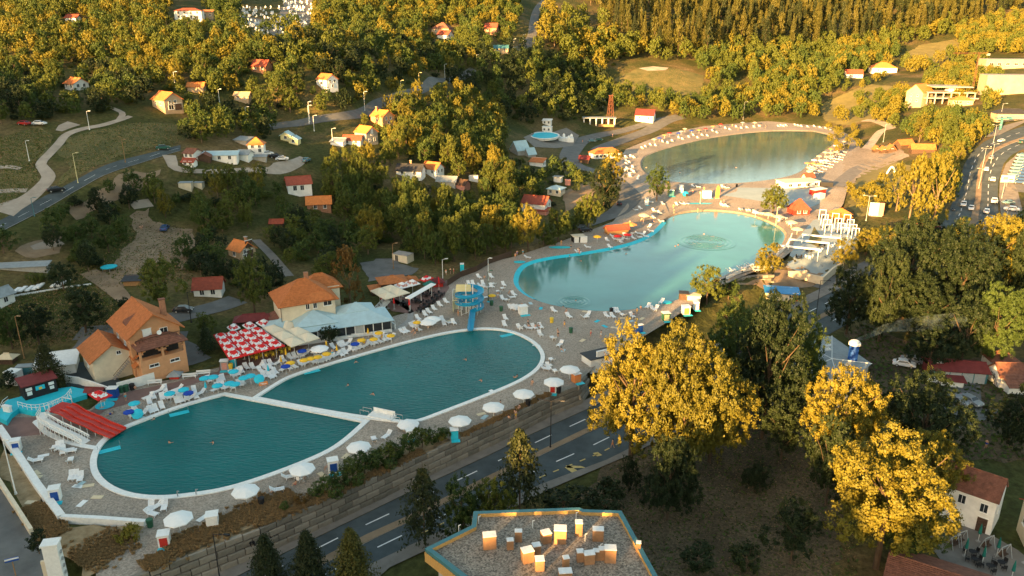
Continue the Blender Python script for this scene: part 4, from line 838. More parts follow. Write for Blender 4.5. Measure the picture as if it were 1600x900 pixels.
def small_house():
    p = at(173, 578, .5); t = thing('guest_house', p, R(40), 'small white guest house with two orange gables beside the orange villa', 'house')
    w, d, h, rh = 7.2, 8.5, 4.6, 2.3
    mb = MB(); wallmesh(mb, 'gable', w, d, h, rh, 'cream_wall', 'y'); mb.prism([(3.3,-6.2),(8.6,-6.2),(8.6,0),(3.3,0)], -1.5, 3.9, 'cream_wall'); mb.add([(3.3,-6.2,3.9),(8.6,-6.2,3.9),(5.95,-6.2,5.6)],[(0,1,2)],'cream_wall'); mb.build('wall', t)
    mb = MB(); roofmesh(mb, 'gable', w, d, h, rh, .7, 'tile_orange', 'y', .14, 11); mb.build('roof', t)
    mb = MB(); roofmesh(mb, 'gable', 5.3, 6.4, 3.9, 1.75, .6, 'tile_orange', 'y', .14, 8); mb.build('front_roof', t, (5.95,-3.0,0))
    mb = MB(); mb.box((5.95,-6.9,1.95),(4.6,1.4,.16),'white_paint'); mb.box((5.95,-7.55,2.45),(4.6,.1,.9),'dark_wood'); mb.build('balcony', t)
    mb = MB(); [mb.box((5.95+x,-7.6,3.0),(.5,.3,.3),'red_fabric') for x in (-1.8,-.9,0,.9,1.8)]; mb.build('flower_box', t)
    f = MB(); f.box((6.6,-6.24,3.0),(1.3,.12,1.0),'white_paint'); f.box((6.6,-6.3,3.0),(1.1,.1,.8),'window_glass'); f.build('window', t); f = MB(); f.box((5.1,-6.24,3.0),(.8,.12,1.9),'teal_metal'); f.build('door', t)
    mb = MB(); [mb.box((-.6+.32*k,-d/2-.7,.15+.3*k),(.34,1.1,.12),'concrete') for k in range(10)]; mb.bar((-.8,-d/2-1.2,1.0),(2.6,-d/2-1.2,4.0),.05,'dark_wood'); mb.build('outside_stair', t)
    mb = MB(); mb.slab((2.4,-6.0,2.3),(2.4,-8,2.3),(3.3,-8,3.0),(3.3,-6,3.0),.1,'tile_orange'); mb.build('porch_roof', t)
    window(t, 'f', w, d, .65, 4.9, .8, .7); window(t, 'l', w, d, .5, 2.4)
    protect_pts([loc2w(t, (a, b, c)) for a in (-3,0,4,8) for b in (-6,-3,3) for c in (1,3,6)]); LANDM.append(('the small two-gabled guest house', 180, 555))
small_house()
def white_villa():
    p = at(478, 507, .3); t = thing('villa', p, R(27), 'white two-storey villa with orange hip roof and clipped front gable', 'villa'); w, d, h, rh = 11.5, 9.5, 7.4, 3.4
    mb = MB(); wallmesh(mb, 'hip', w, d, h, rh, 'cream_wall'); mb.build('wall', t)
    mb = MB(); roofmesh(mb, 'hip', w, d, h, rh, .8, 'tile_orange', 'x', .16, 14); ro = mb.build('roof', t)
    mb = MB(); roofmesh(mb, 'hip', 8, 6, h, 2.4, .6, 'tile_orange', 'x', .14, 9); mb.build('rear_roof', t, (w*.42, d*.55, 0)); mb = MB(); mb.box((w*.42,d*.5,h/2-.7),(7.6,5.6,h+1.3),'cream_wall'); mb.build('rear_wall', t)
    mb = MB(); mb.box((w*.12, d*.2, h+rh*.9), (.9,.8,2.2), 'brick_wall'); mb.build('chimney', ro); mb = MB(); mb.slab((-w*.1,-d/2-.85,h-.3),(w*.5,-d/2-.85,h-.3),(w*.34,-.4*d,h+1.1),(w*.06,-.4*d,h+1.1),.1,'tile_orange'); mb.build('front_eave', ro)
    for u in (.48, .62): window(t, 'f', w, d, u, 5.9, .8, 1.2)
    for u in (.35, .78): window(t, 'f', w, d, u, 2.9, .8, 1.2)
    window(t, 'f', w, d, .86, 6.1, 1.8, 1.2); window(t, 'l', w, d, .3, 6.0, .8, 1.2); window(t, 'l', w, d, .7, 6.0, .8, 1.2)
    mb = MB(); mb.slab((-w/2-.1,d*.4,3.1),(-w/2-2,d*.4,2.5),(-w/2-2,-d*.2,2.5),(-w/2-.1,-d*.2,3.1),.12,'tile_brown'); recalc(mb.build('porch_roof', t)); mb = MB(); mb.bar((-w/2-.15,-d/2-.15,0),(-w/2-.15,-d/2-.15,h-.4),.07,'dark_wood'); mb.build('drainpipe', t)
    protect_pts([loc2w(t, (a, b, c)) for a in (-5,0,5) for b in (-5,0,5) for c in (2,5,9)]); LANDM.append(('the white villa', 478, 465))
white_villa()
def pavilion():
    p = bat(536, 519); t = thing('restaurant_pavilion', p, R(22), 'white glazed restaurant pavilion with pale blue tent roofs beside the pool', 'restaurant')
    w, d, h = 20, 8, 3.0; mb = MB(); mb.box((0,0,.25),(w,d,.9),'white_paint'); mb.box((0,.3,h-.2),(w,d,.45),'white_paint')
    for x in np.linspace(-w/2+.1, w/2-.1, 11): mb.box((x,-d/2+.1,h/2),(.16,.16,h),'white_paint')
    for y in np.linspace(-d/2+.1, d/2-.1, 5): mb.box((w/2-.1,y,h/2),(.16,.16,h),'white_paint'); mb.box((-w/2+.1,y,h/2),(.16,.16,h),'white_paint')
    mb.build('frame', t)
    for i in range(10): mb = MB(); mb.box((-w/2+.1+(i+.5)*(w-.2)/10, -d/2+.12, 1.75), ((w-.2)/10-.18,.05,1.9), 'grey_paint' if i in (2,6) else 'window_glass'); mb.build('pane', t)
    mb = MB(); mb.box((0,d/2-.1,1.5),(w-.2,.1,2.6),'white_paint'); mb.build('rear_wall', t)
    mb = MB(); roofmesh(mb, 'hip', w, d, h+.05, 1.3, .5, 'blue_metal_roof', 'x', .12); mb.build('roof', t)
    for (x, y, a, b, r) in ((-5.8,1.4,8.5,8,1.7), (3.6,2.6,8.0,7.4,1.8)): mb = MB(); roofmesh(mb, 'hip', a, b, h+.75, r, .3, 'blue_metal_roof', 'x', .12); mb.box((0,0,h+.5),(a*.9,b*.9,.5),'white_paint'); mb.build('tent_roof', t, (x,y,0))
    mb = MB(); roofmesh(mb, 'hip', 7, 6, h-.1, 1.2, .3, 'blue_metal_roof', 'x', .12); mb.box((0,0,1.5),(6.4,5.4,3),'white_paint'); mb.build('side_wing', t, (-w/2-2.5, 2.4, 0))
    protect_pts([loc2w(t, (a, b, 2)) for a in (-9,-4,0,5,9) for b in (-3,3)]); LANDM.append(('the white glazed pavilion', 540, 505))
pavilion()
house('hall', 'plain white hall with broad pale metal roof left of the guest house', 92, 577, 54, 40, 15, 20, 'shed', rh=7, wall='white_wall', roof='white_paint', ov=.4, z=.8, lm='the plain white hall')
# --- flat-roofed building in front
def flat_building():
    ZR = 8.0; P = [plane(x, y, ZR)[:2] for (x, y) in [(664,858),(737,822),(740,800),(905,794),(912,797),(971,799),(1048,938),(930,1010),(770,940)]]
    c = np.mean(P, 0); t = thing('flat_roofed_building', (c[0], c[1], -4), 0, 'flat-roofed building with gravel roof, teal parapet and orange chimney boxes at the bottom', 'building')
    P = [p - c for p in P]; n = len(P); D = ZR + 4
    if sum(P[i][0]*P[(i+1)%n][1]-P[(i+1)%n][0]*P[i][1] for i in range(n)) < 0: P = P[::-1]
    I = offset(P, -.58); I2 = offset(P, -.30)
    mb = MB(); mb.prism([tuple(q) for q in offset(P, -1.0)], -1, D-1.7, 'grey_wall'); mb.build('wall', t)
    mb = MB(); mb.prism([tuple(q) for q in offset(P, -.12)], D-1.72, D-.02-.35, 'dark_wood', 'roof_gravel'); mb.build('roof', t)
    mb = MB()
    for i in range(n):
        j = (i+1) % n; a, b, cc, dd = P[i], P[j], I[j], I[i]; z0, z1 = D-.33, D+.12
        mb.quad((*a,z1),(*b,z1),(*cc,z1),(*dd,z1),'teal_metal'); mb.quad((*a,z0),(*b,z0),(*b,z1),(*a,z1),'teal_metal')
    mb.build('parapet_cap', t)
    mb = MB()
    for i in range(n):
        j = (i+1) % n; mb.quad((*I[j],D-.37),(*I[i],D-.37),(*I[i],D+.115),(*I[j],D+.115),'gold_wood')
    mb.build('parapet_board', t)
    # upright cladding boards below the cap
    sm = MB(); sm.box((0,-.05,-.65),(.40,.07,1.3),'gold_wood'); sm = sm.mesh('cladding_board'); k = 0
    for i in range(n):
        a, b = P[i], P[(i+1)%n]; L = np.linalg.norm(b-a); u = (b-a)/L; nb = int(L/.43)
        if k > 150: break
        for q in range(nb):
            r = a + u*(q+.5)*L/nb; link('cladding_board', sm, t, (r[0]+u[1]*.0, r[1], D-.34 - rnd.uniform(0,.03)), (0,0,math.atan2(u[1],u[0]))); k += 1
    bx = [(765,855,2.0,1.3,1.9,8),(797,857,1.0,.8,1.3,8),(810,845,1.1,.8,1.5,0),(824,876,1.7,1.4,1.6,20),(853,846,1.4,1.3,1.4,20),(875,846,1.9,1.5,2.0,-3),(904,835,1.1,1.0,1.9,0),(934,843,1.7,1.1,1.6,-3),(838,865,1.2,1,1.3,15),(884,886,.9,.8,1.4,12),(843,889,1.3,1.2,1.5,5),(906,876,1.0,.9,1.4,5),(920,879,1.6,1.1,1.4,10),(931,874,.8,.8,1.3,0),(940,873,.9,.9,1.5,0),(953,876,1.7,1.3,1.9,-3),(997,861,.7,.6,1.3,-10),(883,903,1.9,1.2,1.0,5)]
    for (x, y, w, dd, hh, yw) in bx:
        q = plane(x, y, ZR-.37); o = MB(); w, dd, hh = w*.74, dd*.74, hh*.92; o.box((0,0,hh/2),(w,dd,hh),'chimney_plaster'); o = o.build('chimney', t, (q[0]-c[0], q[1]-c[1], D-.37), (0,0,R(yw)))
        cpm = MB(); cpm.box((0,0,hh+.05),(w+.07,dd+.07,.09),'headstone'); cpm.build('chimney_cap', o)
    for (x, y) in [(717,832),(832,825),(914,846),(938,862),(900,812),(748,818)]:
        q = plane(x, y, ZR-.37); o = MB(); o.bar((0,0,0),(0,0,1.0),.05,'white_paint'); o.bar((0,0,1.0),(.25,0,1.1),.05,'white_paint'); o.build('vent_pipe', t, (q[0]-c[0], q[1]-c[1], D-.37))
    LANDM.append(('the flat-roofed building', 850, 850))
flat_building()
# --- silver-roofed bakery with blue chimney and its smoke
def bakery():
    ZR = 1.5; P = [plane(x, y, ZR)[:2] for (x, y) in [(1246,530),(1299,525),(1358,566),(1310,600),(1240,585)]]; c = np.mean(P, 0); P = [p-c for p in P]
    t = thing('grill_house', (c[0],c[1],-4), 0, 'low building with silver sheet roof and a smoking blue chimney', 'building')
    mb = MB(); mb.prism([tuple(p) for p in P], -1, 5.2, 'grey_wall'); mb.build('wall', t)
    q = plane(1300,560,ZR+1.2)[:2]-c; mb = MB(); n = len(P); O = offset(P, .5 if True else 0); zt = 6.6
    for i in range(n): mb.add([(*O[i],5.25),(*O[(i+1)%n],5.25),(*q,zt)], [(0,1,2)], 'grey_roof')
    recalc(mb.build('roof', t)); mb = MB()
    for i in range(n): mb.bar((*O[i],5.3),(*q,zt+.05),.07,'white_paint',5)
    for i in range(n):
        for k in range(1,9):
            a = np.array([*O[i],5.27])*(1-k/9)+np.array([*O[(i+1)%n],5.27])*k/9; b = np.array([*q,zt+.02]); e = a+(b-a)*.92; mb.bar(tuple(a),tuple(e),.025,'grey_roof',4)
    mb.build('roof_seams', t)
    f = plane(1331,566,1.2)[:2]-c; mb = MB(); mb.bar((*f,0),(*f,9.0),.95,'blue_paint',8); ch = mb.build('chimney', t); mb = MB(); mb.lathe([(1.15,9.0),(1.2,9.3),(.75,9.8),(.5,9.8)],8,'white_paint',(*f,0)); mb.build('chimney_cap', ch)
    g = plane(1293,546,2.2)[:2]-c; mb = MB(); mb.bar((*g,6),(*g,7.0),.25,'white_paint'); mb.bar((g[0]-.6,g[1],6.9),(g[0]+.6,g[1],7.1),.3,'steel'); mb.box((g[0],g[1],6.2),(1.2,.8,.4),'white_paint'); mb.build('roof_vent', t)
    LANDM.append(('the silver-roofed building', 1300, 555)); w = Vector((c[0]+f[0], c[1]+f[1], 5.9)); protect_pts([(c[0]+f[0],c[1]+f[1],z) for z in (2,4,6)] + [(c[0]+p[0]*.8,c[1]+p[1]*.8,1.8) for p in P]); return w
smoke_at = bakery()
def smoke():
    m = bpy.data.materials.new('smoke'); m.use_nodes = True; n = m.node_tree.nodes; L = m.node_tree.links; n.remove(n['Principled BSDF'])
    v = n.new('ShaderNodeVolumePrincipled'); v.inputs['Color'].default_value = (.55,.75,.8,1); tc = n.new('ShaderNodeTexCoord'); nz = n.new('ShaderNodeTexNoise'); nz.inputs['Scale'].default_value = .35; nz.inputs['Detail'].default_value = 4
    L.new(tc.outputs['Object'], nz.inputs['Vector']); r = n.new('ShaderNodeMapRange'); r.inputs[1].default_value = .54; r.inputs[2].default_value = .72; r.inputs[3].default_value = 0; r.inputs[4].default_value = .06; L.new(nz.outputs['Fac'], r.inputs[0]); L.new(r.outputs[0], v.inputs['Density']); L.new(v.outputs[0], n['Material Output'].inputs['Volume']); MATS['smoke'] = m
    V = []; F = []; ns, nr = 14, 10
    for i in range(ns):
        t = i/(ns-1); c = Vector((1 + 22*t, 3*t, 2.2*min(t*4,1)+1.0*t)); r_ = .4 + 1.5*min(t*1.8,1)
        if i == ns-1: r_ = .6
        for k in range(nr): a = 2*math.pi*k/nr; V.append((c[0]-.4 + (0 if i else -.4), c[1]+r_*math.cos(a), c[2]+r_*.75*math.sin(a)))
    F = [(i*nr+k, (i+1)*nr+k, (i+1)*nr+(k+1)%nr, i*nr+(k+1)%nr) for i in range(ns-1) for k in range(nr)]; me = bpy.data.meshes.new('chimney_smoke'); me.from_pydata(V, [], F + [tuple(range(nr)), tuple(range((ns-1)*nr, ns*nr))[::-1]]); me.materials.append(m)
    o = link('chimney_smoke', me, None, smoke_at); o['kind'] = 'stuff'
smoke()
# ------------------------------------------------------------------ trees
def leaf_cloud(seed, lobes, clumps, per, leaf, puff=.05, shape='round'):
    g = np.random.default_rng(seed); C = []; Rr = []
    if shape in ('round', 'wide', 'tall'):
        for k in range(lobes):
            d = g.normal(size=3); d /= np.linalg.norm(d); q = d * (g.uniform(.12, .34) if lobes < 14 else g.uniform(.2, .41)) if k else np.zeros(3)
            rr = (g.uniform(.17, .27) if lobes < 14 else g.uniform(.11, .185)) if k else (.30 if lobes < 14 else .2)
            C.append(q + np.array([0, 0, .54])); Rr.append(rr)
    elif shape == 'poplar':
        for k in range(lobes):
            t = (k + .5) / lobes; C.append(np.array([g.normal()*.10, g.normal()*.10, .12 + .80*t])); Rr.append(.30*math.sin(math.pi*min(.95, t*.8+.22))+.08)
    cc = []; dd = []
    C = np.array(C); Rr = np.array(Rr)
    while len(cc) < clumps:
        k = g.integers(len(C)); d = g.normal(size=3); d /= np.linalg.norm(d)
        if d[2] < -.75: continue
        p = C[k] + d * Rr[k] * g.uniform(.72, 1.05)
        if (np.linalg.norm(p - C, axis=1) < Rr * .62).any() or p[2] < .08: continue
        cc.append(p); dd.append(d)
    cc = np.array(cc); dd = np.array(dd); n = clumps * per
    ci = np.repeat(np.arange(clumps), per); rc = g.uniform(.55, 1.25, size=clumps)[ci][:, None] * puff
    e = g.normal(size=(n, 3)) + dd[ci] * .7; e /= np.linalg.norm(e, axis=1)[:, None]
    st = g.uniform(.6, 1.5, size=(clumps, 3))[ci]; P = cc[ci] + e * st * rc * g.uniform(.25, 1.15, size=(n, 1)) + g.normal(size=(n, 3)) * puff * .18
    N = e * .7 + dd[ci] * .35 + g.normal(size=(n, 3)) * .5 + np.array([0, 0, .1]); N /= np.linalg.norm(N, axis=1)[:, None]
    return leaf_quads(P, N, leaf * g.uniform(.6, 1.25, size=n), g)
def leaf_quads(P, N, s, g):
    n = len(P); A = np.cross(N, g.normal(size=(n, 3))); A /= np.linalg.norm(A, axis=1)[:, None] + 1e-9; B = np.cross(N, A); s = np.asarray(s)[:, None]
    V = np.stack([P - A*s - B*s*.35, P + A*s*.25 - B*s*.75, P + A*s*1.0 + B*s*.3, P - A*s*.3 + B*s*.8], 1).reshape(-1, 3)
    return V, np.arange(4*n).reshape(-1, 4)
def conifer_cloud(seed, whorls, arms, per, leaf, z0=.12, spread=.5, ragged=.25, power=1.0):
    g = np.random.default_rng(seed); P = []; N = []
    for w in range(whorls):
        t = (w + g.uniform(-.3, .3)) / whorls; z = z0 + (1 - z0) * t; L = spread * max(.04, (1 - t)) ** power
        for a in range(arms):
            an = 2*math.pi*(a + g.uniform(-.4, .4))/arms + w*1.3; l = L * g.uniform(1-ragged, 1+ragged*.6)
            for q in range(per):
                f = g.uniform(.25, 1) ** .7; p = np.array([math.cos(an)*l*f, math.sin(an)*l*f, z - .10*f*l/spread*.6]) + g.normal(size=3)*np.array([.022,.022,.012]); P.append(p)
                N.append(np.array([math.cos(an)*.4, math.sin(an)*.4, .8]) + g.normal(size=3)*.45)
    N = np.array(N); N /= np.linalg.norm(N, axis=1)[:, None]; return leaf_quads(np.array(P), N, leaf * g.uniform(.6, 1.3, size=len(P)), g)
def pine_cloud(seed, clumps, per, leaf):      # forest pine: bare stem, irregular narrow top
    g = np.random.default_rng(seed); P = []; N = []
    for k in range(clumps):
        t = g.uniform(0, 1) ** .8; z = .36 + .62*t; r = .40*(1-t*.85)*g.uniform(.25,1); an = g.uniform(0, 6.28); c = np.array([r*math.cos(an), r*math.sin(an), z])
        for q in range(per):
            P.append(c + g.normal(size=3)*np.array([.075,.075,.022])); N.append(np.array([math.cos(an)*.5, math.sin(an)*.5, .6]) + g.normal(size=3)*.5)
    N = np.array(N); N /= np.linalg.norm(N, axis=1)[:, None]; return leaf_quads(np.array(P), N, leaf*g.uniform(.6,1.3,size=len(P)), g)
def trunk_mesh(name, seed, r=.022, top=.55, limbs=5, m='bark', spread=.3):
    g = random.Random(seed); mb = MB(); mb.bar((0,0,-.06),(0,0,top*.45), r*1.25, m, 7, r); mb.bar((0,0,top*.45),(g.uniform(-.02,.02),g.uniform(-.02,.02),top), r, m, 6, r*.5)
    for k in range(limbs):
        a = 6.28*k/limbs + g.uniform(-.4,.4); z = top*g.uniform(.35,.8); q = (math.cos(a)*spread*.55, math.sin(a)*spread*.55, z+.14); e = (math.cos(a)*spread*1.05, math.sin(a)*spread*1.05, z+.25+g.uniform(0,.12))
        mb.bar((0,0,z), q, r*.5, m, 5, r*.32); mb.bar(q, e, r*.32, m, 4, r*.12)
    return mb.mesh(name)
def crowns(name, fn, n, **k):
    out = []
    for i in range(n): V, F = fn(100*i + 17, **k); me = npmesh('crown', V, F, 'leaf_olive'); out.append(me)
    return out
CR = {'broad': crowns('b', lambda s, **k: leaf_cloud(s, 13, 150, 34, .019, .060), 5), 'broad_lo': crowns('bl', lambda s, **k: leaf_cloud(s, 9, 100, 13, .034, .065), 5),
      'broad_hi': crowns('bh', lambda s, **k: leaf_cloud(s, 38, 900, 58, .0080, .030), 3), 'airy': crowns('ba', lambda s, **k: leaf_cloud(s, 24, 640, 66, .0082, .031), 3), 'mid': crowns('bm', lambda s, **k: leaf_cloud(s, 20, 260, 48, .0130, .045), 4),
      'poplar': crowns('p', lambda s, **k: leaf_cloud(s, 8, 130, 26, .021, .055, shape='poplar'), 3), 'spruce': crowns('s', lambda s, **k: conifer_cloud(s, 24, 11, 9, .026), 2),
      'spruce_hi': crowns('sh', lambda s, **k: conifer_cloud(s, 34, 15, 24, .015, ragged=.45, spread=.55, power=.75), 3), 'pine': crowns('pi', lambda s, **k: pine_cloud(s, 34, 20, .036), 4),
      'tallpine': crowns('tp', lambda s, **k: conifer_cloud(s, 22, 10, 20, .020, z0=.22, spread=.50, ragged=.6, power=.6), 2),
      'bush': crowns('bu', lambda s, **k: leaf_cloud(s, 6, 90, 24, .028, .08), 3)}
TR = {'broad': [trunk_mesh('trunk', i) for i in range(3)], 'hi': [trunk_mesh('trunk', 50+i, .020, .62, 8, 'bark_orange', .3) for i in range(2)], 'con': [trunk_mesh('trunk', 20, .014, .9, 0, 'bark')],
      'pine': [trunk_mesh('trunk', 21, .012, .85, 2, 'bark_orange', .1)]}
TRKEY = {'airy':'hi','broad':'broad','broad_lo':'broad','broad_hi':'hi','mid':'hi','poplar':'broad','spruce':'con','spruce_hi':'con','pine':'pine','tallpine':'con','bush':'broad'}
TREES = []      # (object, look phrase, noun) for the label maker
NOUN = {'airy':'broad tree','broad':'leafy tree','broad_lo':'leafy tree','broad_hi':'broad tree','mid':'leafy tree','poplar':'poplar','spruce':'spruce','spruce_hi':'conifer','pine':'pine','tallpine':'pine','bush':'bush'}
OBJN = {'airy':'leafy_tree','broad':'leafy_tree','broad_lo':'leafy_tree','broad_hi':'leafy_tree','mid':'leafy_tree','poplar':'poplar_tree','spruce':'spruce_tree','spruce_hi':'spruce_tree','pine':'pine_tree','tallpine':'pine_tree','bush':'bush'}
LOOK = {'leaf_olive':'olive green','leaf_green':'mid green','leaf_dark_shade':'dark green','leaf_sun_gold':'golden','leaf_rust':'rust brown','needle':'dark','needle_sun_gold':'golden brown'}
def tree(p, h, w, kind='broad', leaf='leaf_olive', label=None, trunk=None, group=None, cat=None):
    o = bpy.data.objects.new(OBJN[kind], None); COL.objects.link(o); o.location = p; o.rotation_euler = (0, 0, rnd.uniform(0, 6.28)); o.scale = (w, w*rnd.uniform(.9,1.1), h)
    o['category'] = cat or ('bush' if kind == 'bush' else 'tree')
    if group: o['group'] = group
    c = link('crown', rnd.choice(CR[kind]), o); c.material_slots[0].link = 'OBJECT'; c.material_slots[0].material = M(leaf)
    link('trunk', rnd.choice(TR[TRKEY[kind]]), o)
    THINGS.append(o); x, y = topx((p[0], p[1], p[2] + h*.55))
    if label: o['label'] = label
    else: TREES.append((o, kind, leaf, x, y, w*pxm(p), h*pxm(p)))
    return o
def ptree(px, py, hpx, wpx, kind='mid', leaf='leaf_olive', label=None, z=None, **k):   # by its foot, height and width as seen
    p = at(px, py, z); s = pxm(p); return tree(p, hpx/s*1.08, wpx/s, kind, leaf, label, **k)
# --- the big trees in front
for (x, y, h, w, kd, lf, lb) in [
 (985,716,205,160,'airy','leaf_sun_gold','huge golden tree in front of the beach corner, left part of the great golden crown'),
 (1062,735,240,180,'broad_hi','leaf_sun_gold','huge golden tree whose crown tops the foreground, centre of the great golden group'),
 (1108,722,170,125,'airy','leaf_sun_gold','golden tree at the right side of the great golden foreground group'),
 (1042,812,135,100,'broad_hi','leaf_dark_shade','dark shaded tree with bare pale trunk standing on the park soil under the golden crown'),
 (1368,888,238,212,'airy','leaf_sun_gold','huge golden tree with orange limbs left of the tall white house'),
 (1432,800,150,115,'airy','leaf_sun_gold','golden tree close behind the one with orange limbs, reaching the white house roof'),
 (1308,735,178,140,'airy','leaf_sun_gold','large golden tree in front of the silver-roofed building'),
 (1432,735,152,145,'broad_hi','leaf_dark_shade','broad dark green tree with a few golden tufts beside the two parked cars'),
 (1420,880,110,110,'mid','leaf_green','mid green tree under the golden crown by the rusty-roofed house'),
 (1190,685,220,130,'broad_hi','leaf_dark_shade','tall dark green tree just right of the great golden crown'),
 (1155,640,160,110,'broad_hi','leaf_green','dark green tree behind the golden crown near the beach slope'),
 (1240,640,150,90,'broad_hi','leaf_green','dark green tree left of the silver-roofed building'),
 (1200,560,95,75,'mid','leaf_green','green tree in front of the blue-roofed pump house'), (1140,555,95,80,'mid','leaf_green','green tree on the slope below the lakeside kiosk'),
 (1322,522,105,84,'broad_hi','leaf_dark_shade','solitary dark tree leaning over the divided road'),
 (1372,535,140,85,'broad_hi','leaf_dark_shade','dark tree right of the solitary one, beside the road'),
 (1410,500,155,130,'broad_hi','leaf_dark_shade','wide dark tree mass above the chimney smoke, left one'), (1440,540,110,110,'broad_hi','leaf_dark_shade','dark tree with a golden patch in the middle of the shaded wood'),
 (1490,520,160,120,'broad_hi','leaf_dark_shade','tall dark tree in the shaded wood below the red bridge railing'), (1528,480,140,110,'broad_hi','leaf_sun_gold','golden-topped tree below the right end of the bridge'),
 (1545,575,130,90,'broad_hi','leaf_green','olive tree with pale green crown behind the farmhouse roofs'), (1598,505,170,80,'broad_hi','leaf_dark_shade','dark tree cut by the right edge near the bridge'), (1500,575,110,80,'mid','leaf_dark_shade','dark tree behind the red-roofed workshop'),
 (1450,580,80,90,'mid','leaf_dark_shade','dark low tree left of the red-roofed workshop'), (1600,720,130,80,'mid','leaf_dark_shade','black-green tree at the right edge below the farmhouse'), (1575,690,70,80,'mid','leaf_dark_shade','dark bushy tree in front of the farmhouse hedge'),
 (1220,720,90,90,'mid','leaf_dark_shade','dark tree at the back of the park soil'), (1290,790,150,90,'mid','leaf_dark_shade','dark tree left of the huge golden one with orange limbs'), (1235,880,100,90,'mid','leaf_dark_shade','dark green shrubby tree in the lower park'), (1180,770,60,60,'mid','leaf_dark_shade','small dark tree by the low hedge in the park'), (1165,890,50,60,'bush','leaf_dark_shade','low dark bush at the bottom of the park'), (1090,890,40,70,'bush','leaf_dark_shade','low dark shrub beside the flat-roofed building'),
 (982,770,62,42,'mid','leaf_dark_shade','small round dark tree on a thin stem by the bus bay'), (945,802,54,80,'bush','leaf_dark_shade','large dark bush behind the flat-roofed building'), (880,800,44,90,'bush','leaf_dark_shade','low dark hedge bush behind the parapet'),
 (664,852,128,84,'tallpine','needle','tall dark pine with a long bare trunk left of the flat-roofed building'), (812,806,142,92,'tallpine','needle','dark pine standing between road and flat-roofed building'), (770,835,105,70,'mid','leaf_olive','olive tree right of the twin pines by the building corner'), (722,850,115,76,'mid','leaf_green','green tree between the tall dark pine and the building corner'),
 (424,940,115,84,'spruce_hi','needle','dark conifer at the bottom edge, first of three'), (488,940,122,84,'spruce_hi','needle','olive conifer at the bottom edge, middle one of three'), (556,950,136,92,'spruce_hi','needle_sun_gold','golden pointed conifer at the bottom edge, right one of three'),
 (206,872,60,54,'bush','leaf_sun_gold','yellow-green shrub tree at the lower corner of the pool deck'), (62,866,44,34,'bush','leaf_dark_shade','dark bush beside the tall white gate pillar'),
 (80,606,70,60,'spruce_hi','needle','dark spruce behind the stage kiosk'), (515,538,32,36,'mid','leaf_dark_shade','small round tree in front of the white glazed pavilion'),
 (254,482,74,72,'mid','leaf_olive','big yellow-green tree behind the orange villa'), (398,488,84,62,'mid','leaf_olive','drooping olive tree left of the white villa'), (548,478,88,54,'poplar','leaf_rust','tall rusty orange tree right of the white villa'), (512,440,46,50,'mid','leaf_olive','round olive tree behind the white villa'),
 (135,520,74,74,'mid','leaf_dark_shade','broad dark tree in the garden left of the orange villa'), (200,505,44,44,'mid','leaf_dark_shade','dark tree behind the orange villa roof'), (62,540,60,60,'mid','leaf_dark_shade','dark tree beyond the white hall'), (20,545,70,60,'mid','leaf_green','dark green tree at the left edge above the stage'), (15,610,30,36,'bush','leaf_dark_shade','dark shrub left of the stage kiosk'), (325,550,46,36,'spruce','leaf_dark_shade','dark upright cypress hedge tree left of the red parasol terrace'), (322,522,34,40,'mid','leaf_olive','small olive tree between orange villa and red parasol terrace'),
 (1207,336,48,50,'mid','leaf_olive','round sunlit tree left of the red pavilion'), (1198,432,52,48,'mid','leaf_sun_gold','golden round tree beside the curved footbridge'), (1104,474,60,56,'mid','leaf_olive','golden-green tree right of the lakeside kiosk'), (1138,468,36,38,'mid','leaf_green','smaller green tree touching the golden-green one by the kiosk'), (1316,420,46,46,'mid','leaf_sun_gold','golden tree at the foot of the white-framed terrace'),
 (1026,314,48,40,'mid','leaf_green','round dark green tree between the two lakes'), (955,300,62,48,'mid','leaf_sun_gold','bright yellow tree by the lake road'), (943,322,60,52,'mid','leaf_dark_shade','dark tree under the bright yellow one'), (918,362,62,44,'mid','leaf_olive','upright olive-gold tree near the beach snack bar'), (872,378,60,48,'mid','leaf_olive','upright olive tree left of the beach snack bar'), (825,392,74,52,'mid','leaf_sun_gold','upright golden tree at the left end of the long beach'),
 (1420,345,95,52,'poplar','leaf_sun_gold','tall golden poplar left of the highway'), (1458,350,105,58,'poplar','leaf_sun_gold','taller golden poplar beside the highway'), (1400,330,70,40,'poplar','leaf_sun_gold','shorter golden poplar at the left of the pair'),
 (1378,400,50,56,'mid','leaf_sun_gold','golden tree in front of the bridge railing'), (1352,400,44,50,'mid','leaf_sun_gold','golden tree beside the white-framed terrace'), (1335,345,0,0,None,None,None)]:
    if kd: ptree(x, y, h, w, kd, lf, lb, z=(-4.0 if (x > 905 and y > 500 and not (x < 1160 and y < 560)) or (y > 800 and 300 < x < 900) else None))
protect_px([(x, y) for x, y in zip(range(30, 280, 25), [345,335,326,316,304,292,280,268,257,248])] + [(440,196),(482,190),(515,186),(537,182),(560,176),(575,173),(592,162),(665,136),(692,126),(825,72),(831,58),(833,44),(836,25),(40,313),(62,296),(76,278),(66,260),(78,240),(92,225),(104,211),(128,202),(160,196),(190,185)])
protect_px([(100,250),(150,250),(200,225),(250,215),(130,275),(20,240),(30,290),(1000,125),(1040,125),(1080,135),(1015,108),(1060,140),(1330,165),(1360,150),(1450,82),(1490,70),(210,345),(240,370),(270,390),(180,425),(215,400),(330,240),(270,262),(420,262),(450,256),(590,415),(600,420),(430,52),(400,30),(450,20),(480,40),(460,10),(400,45)])
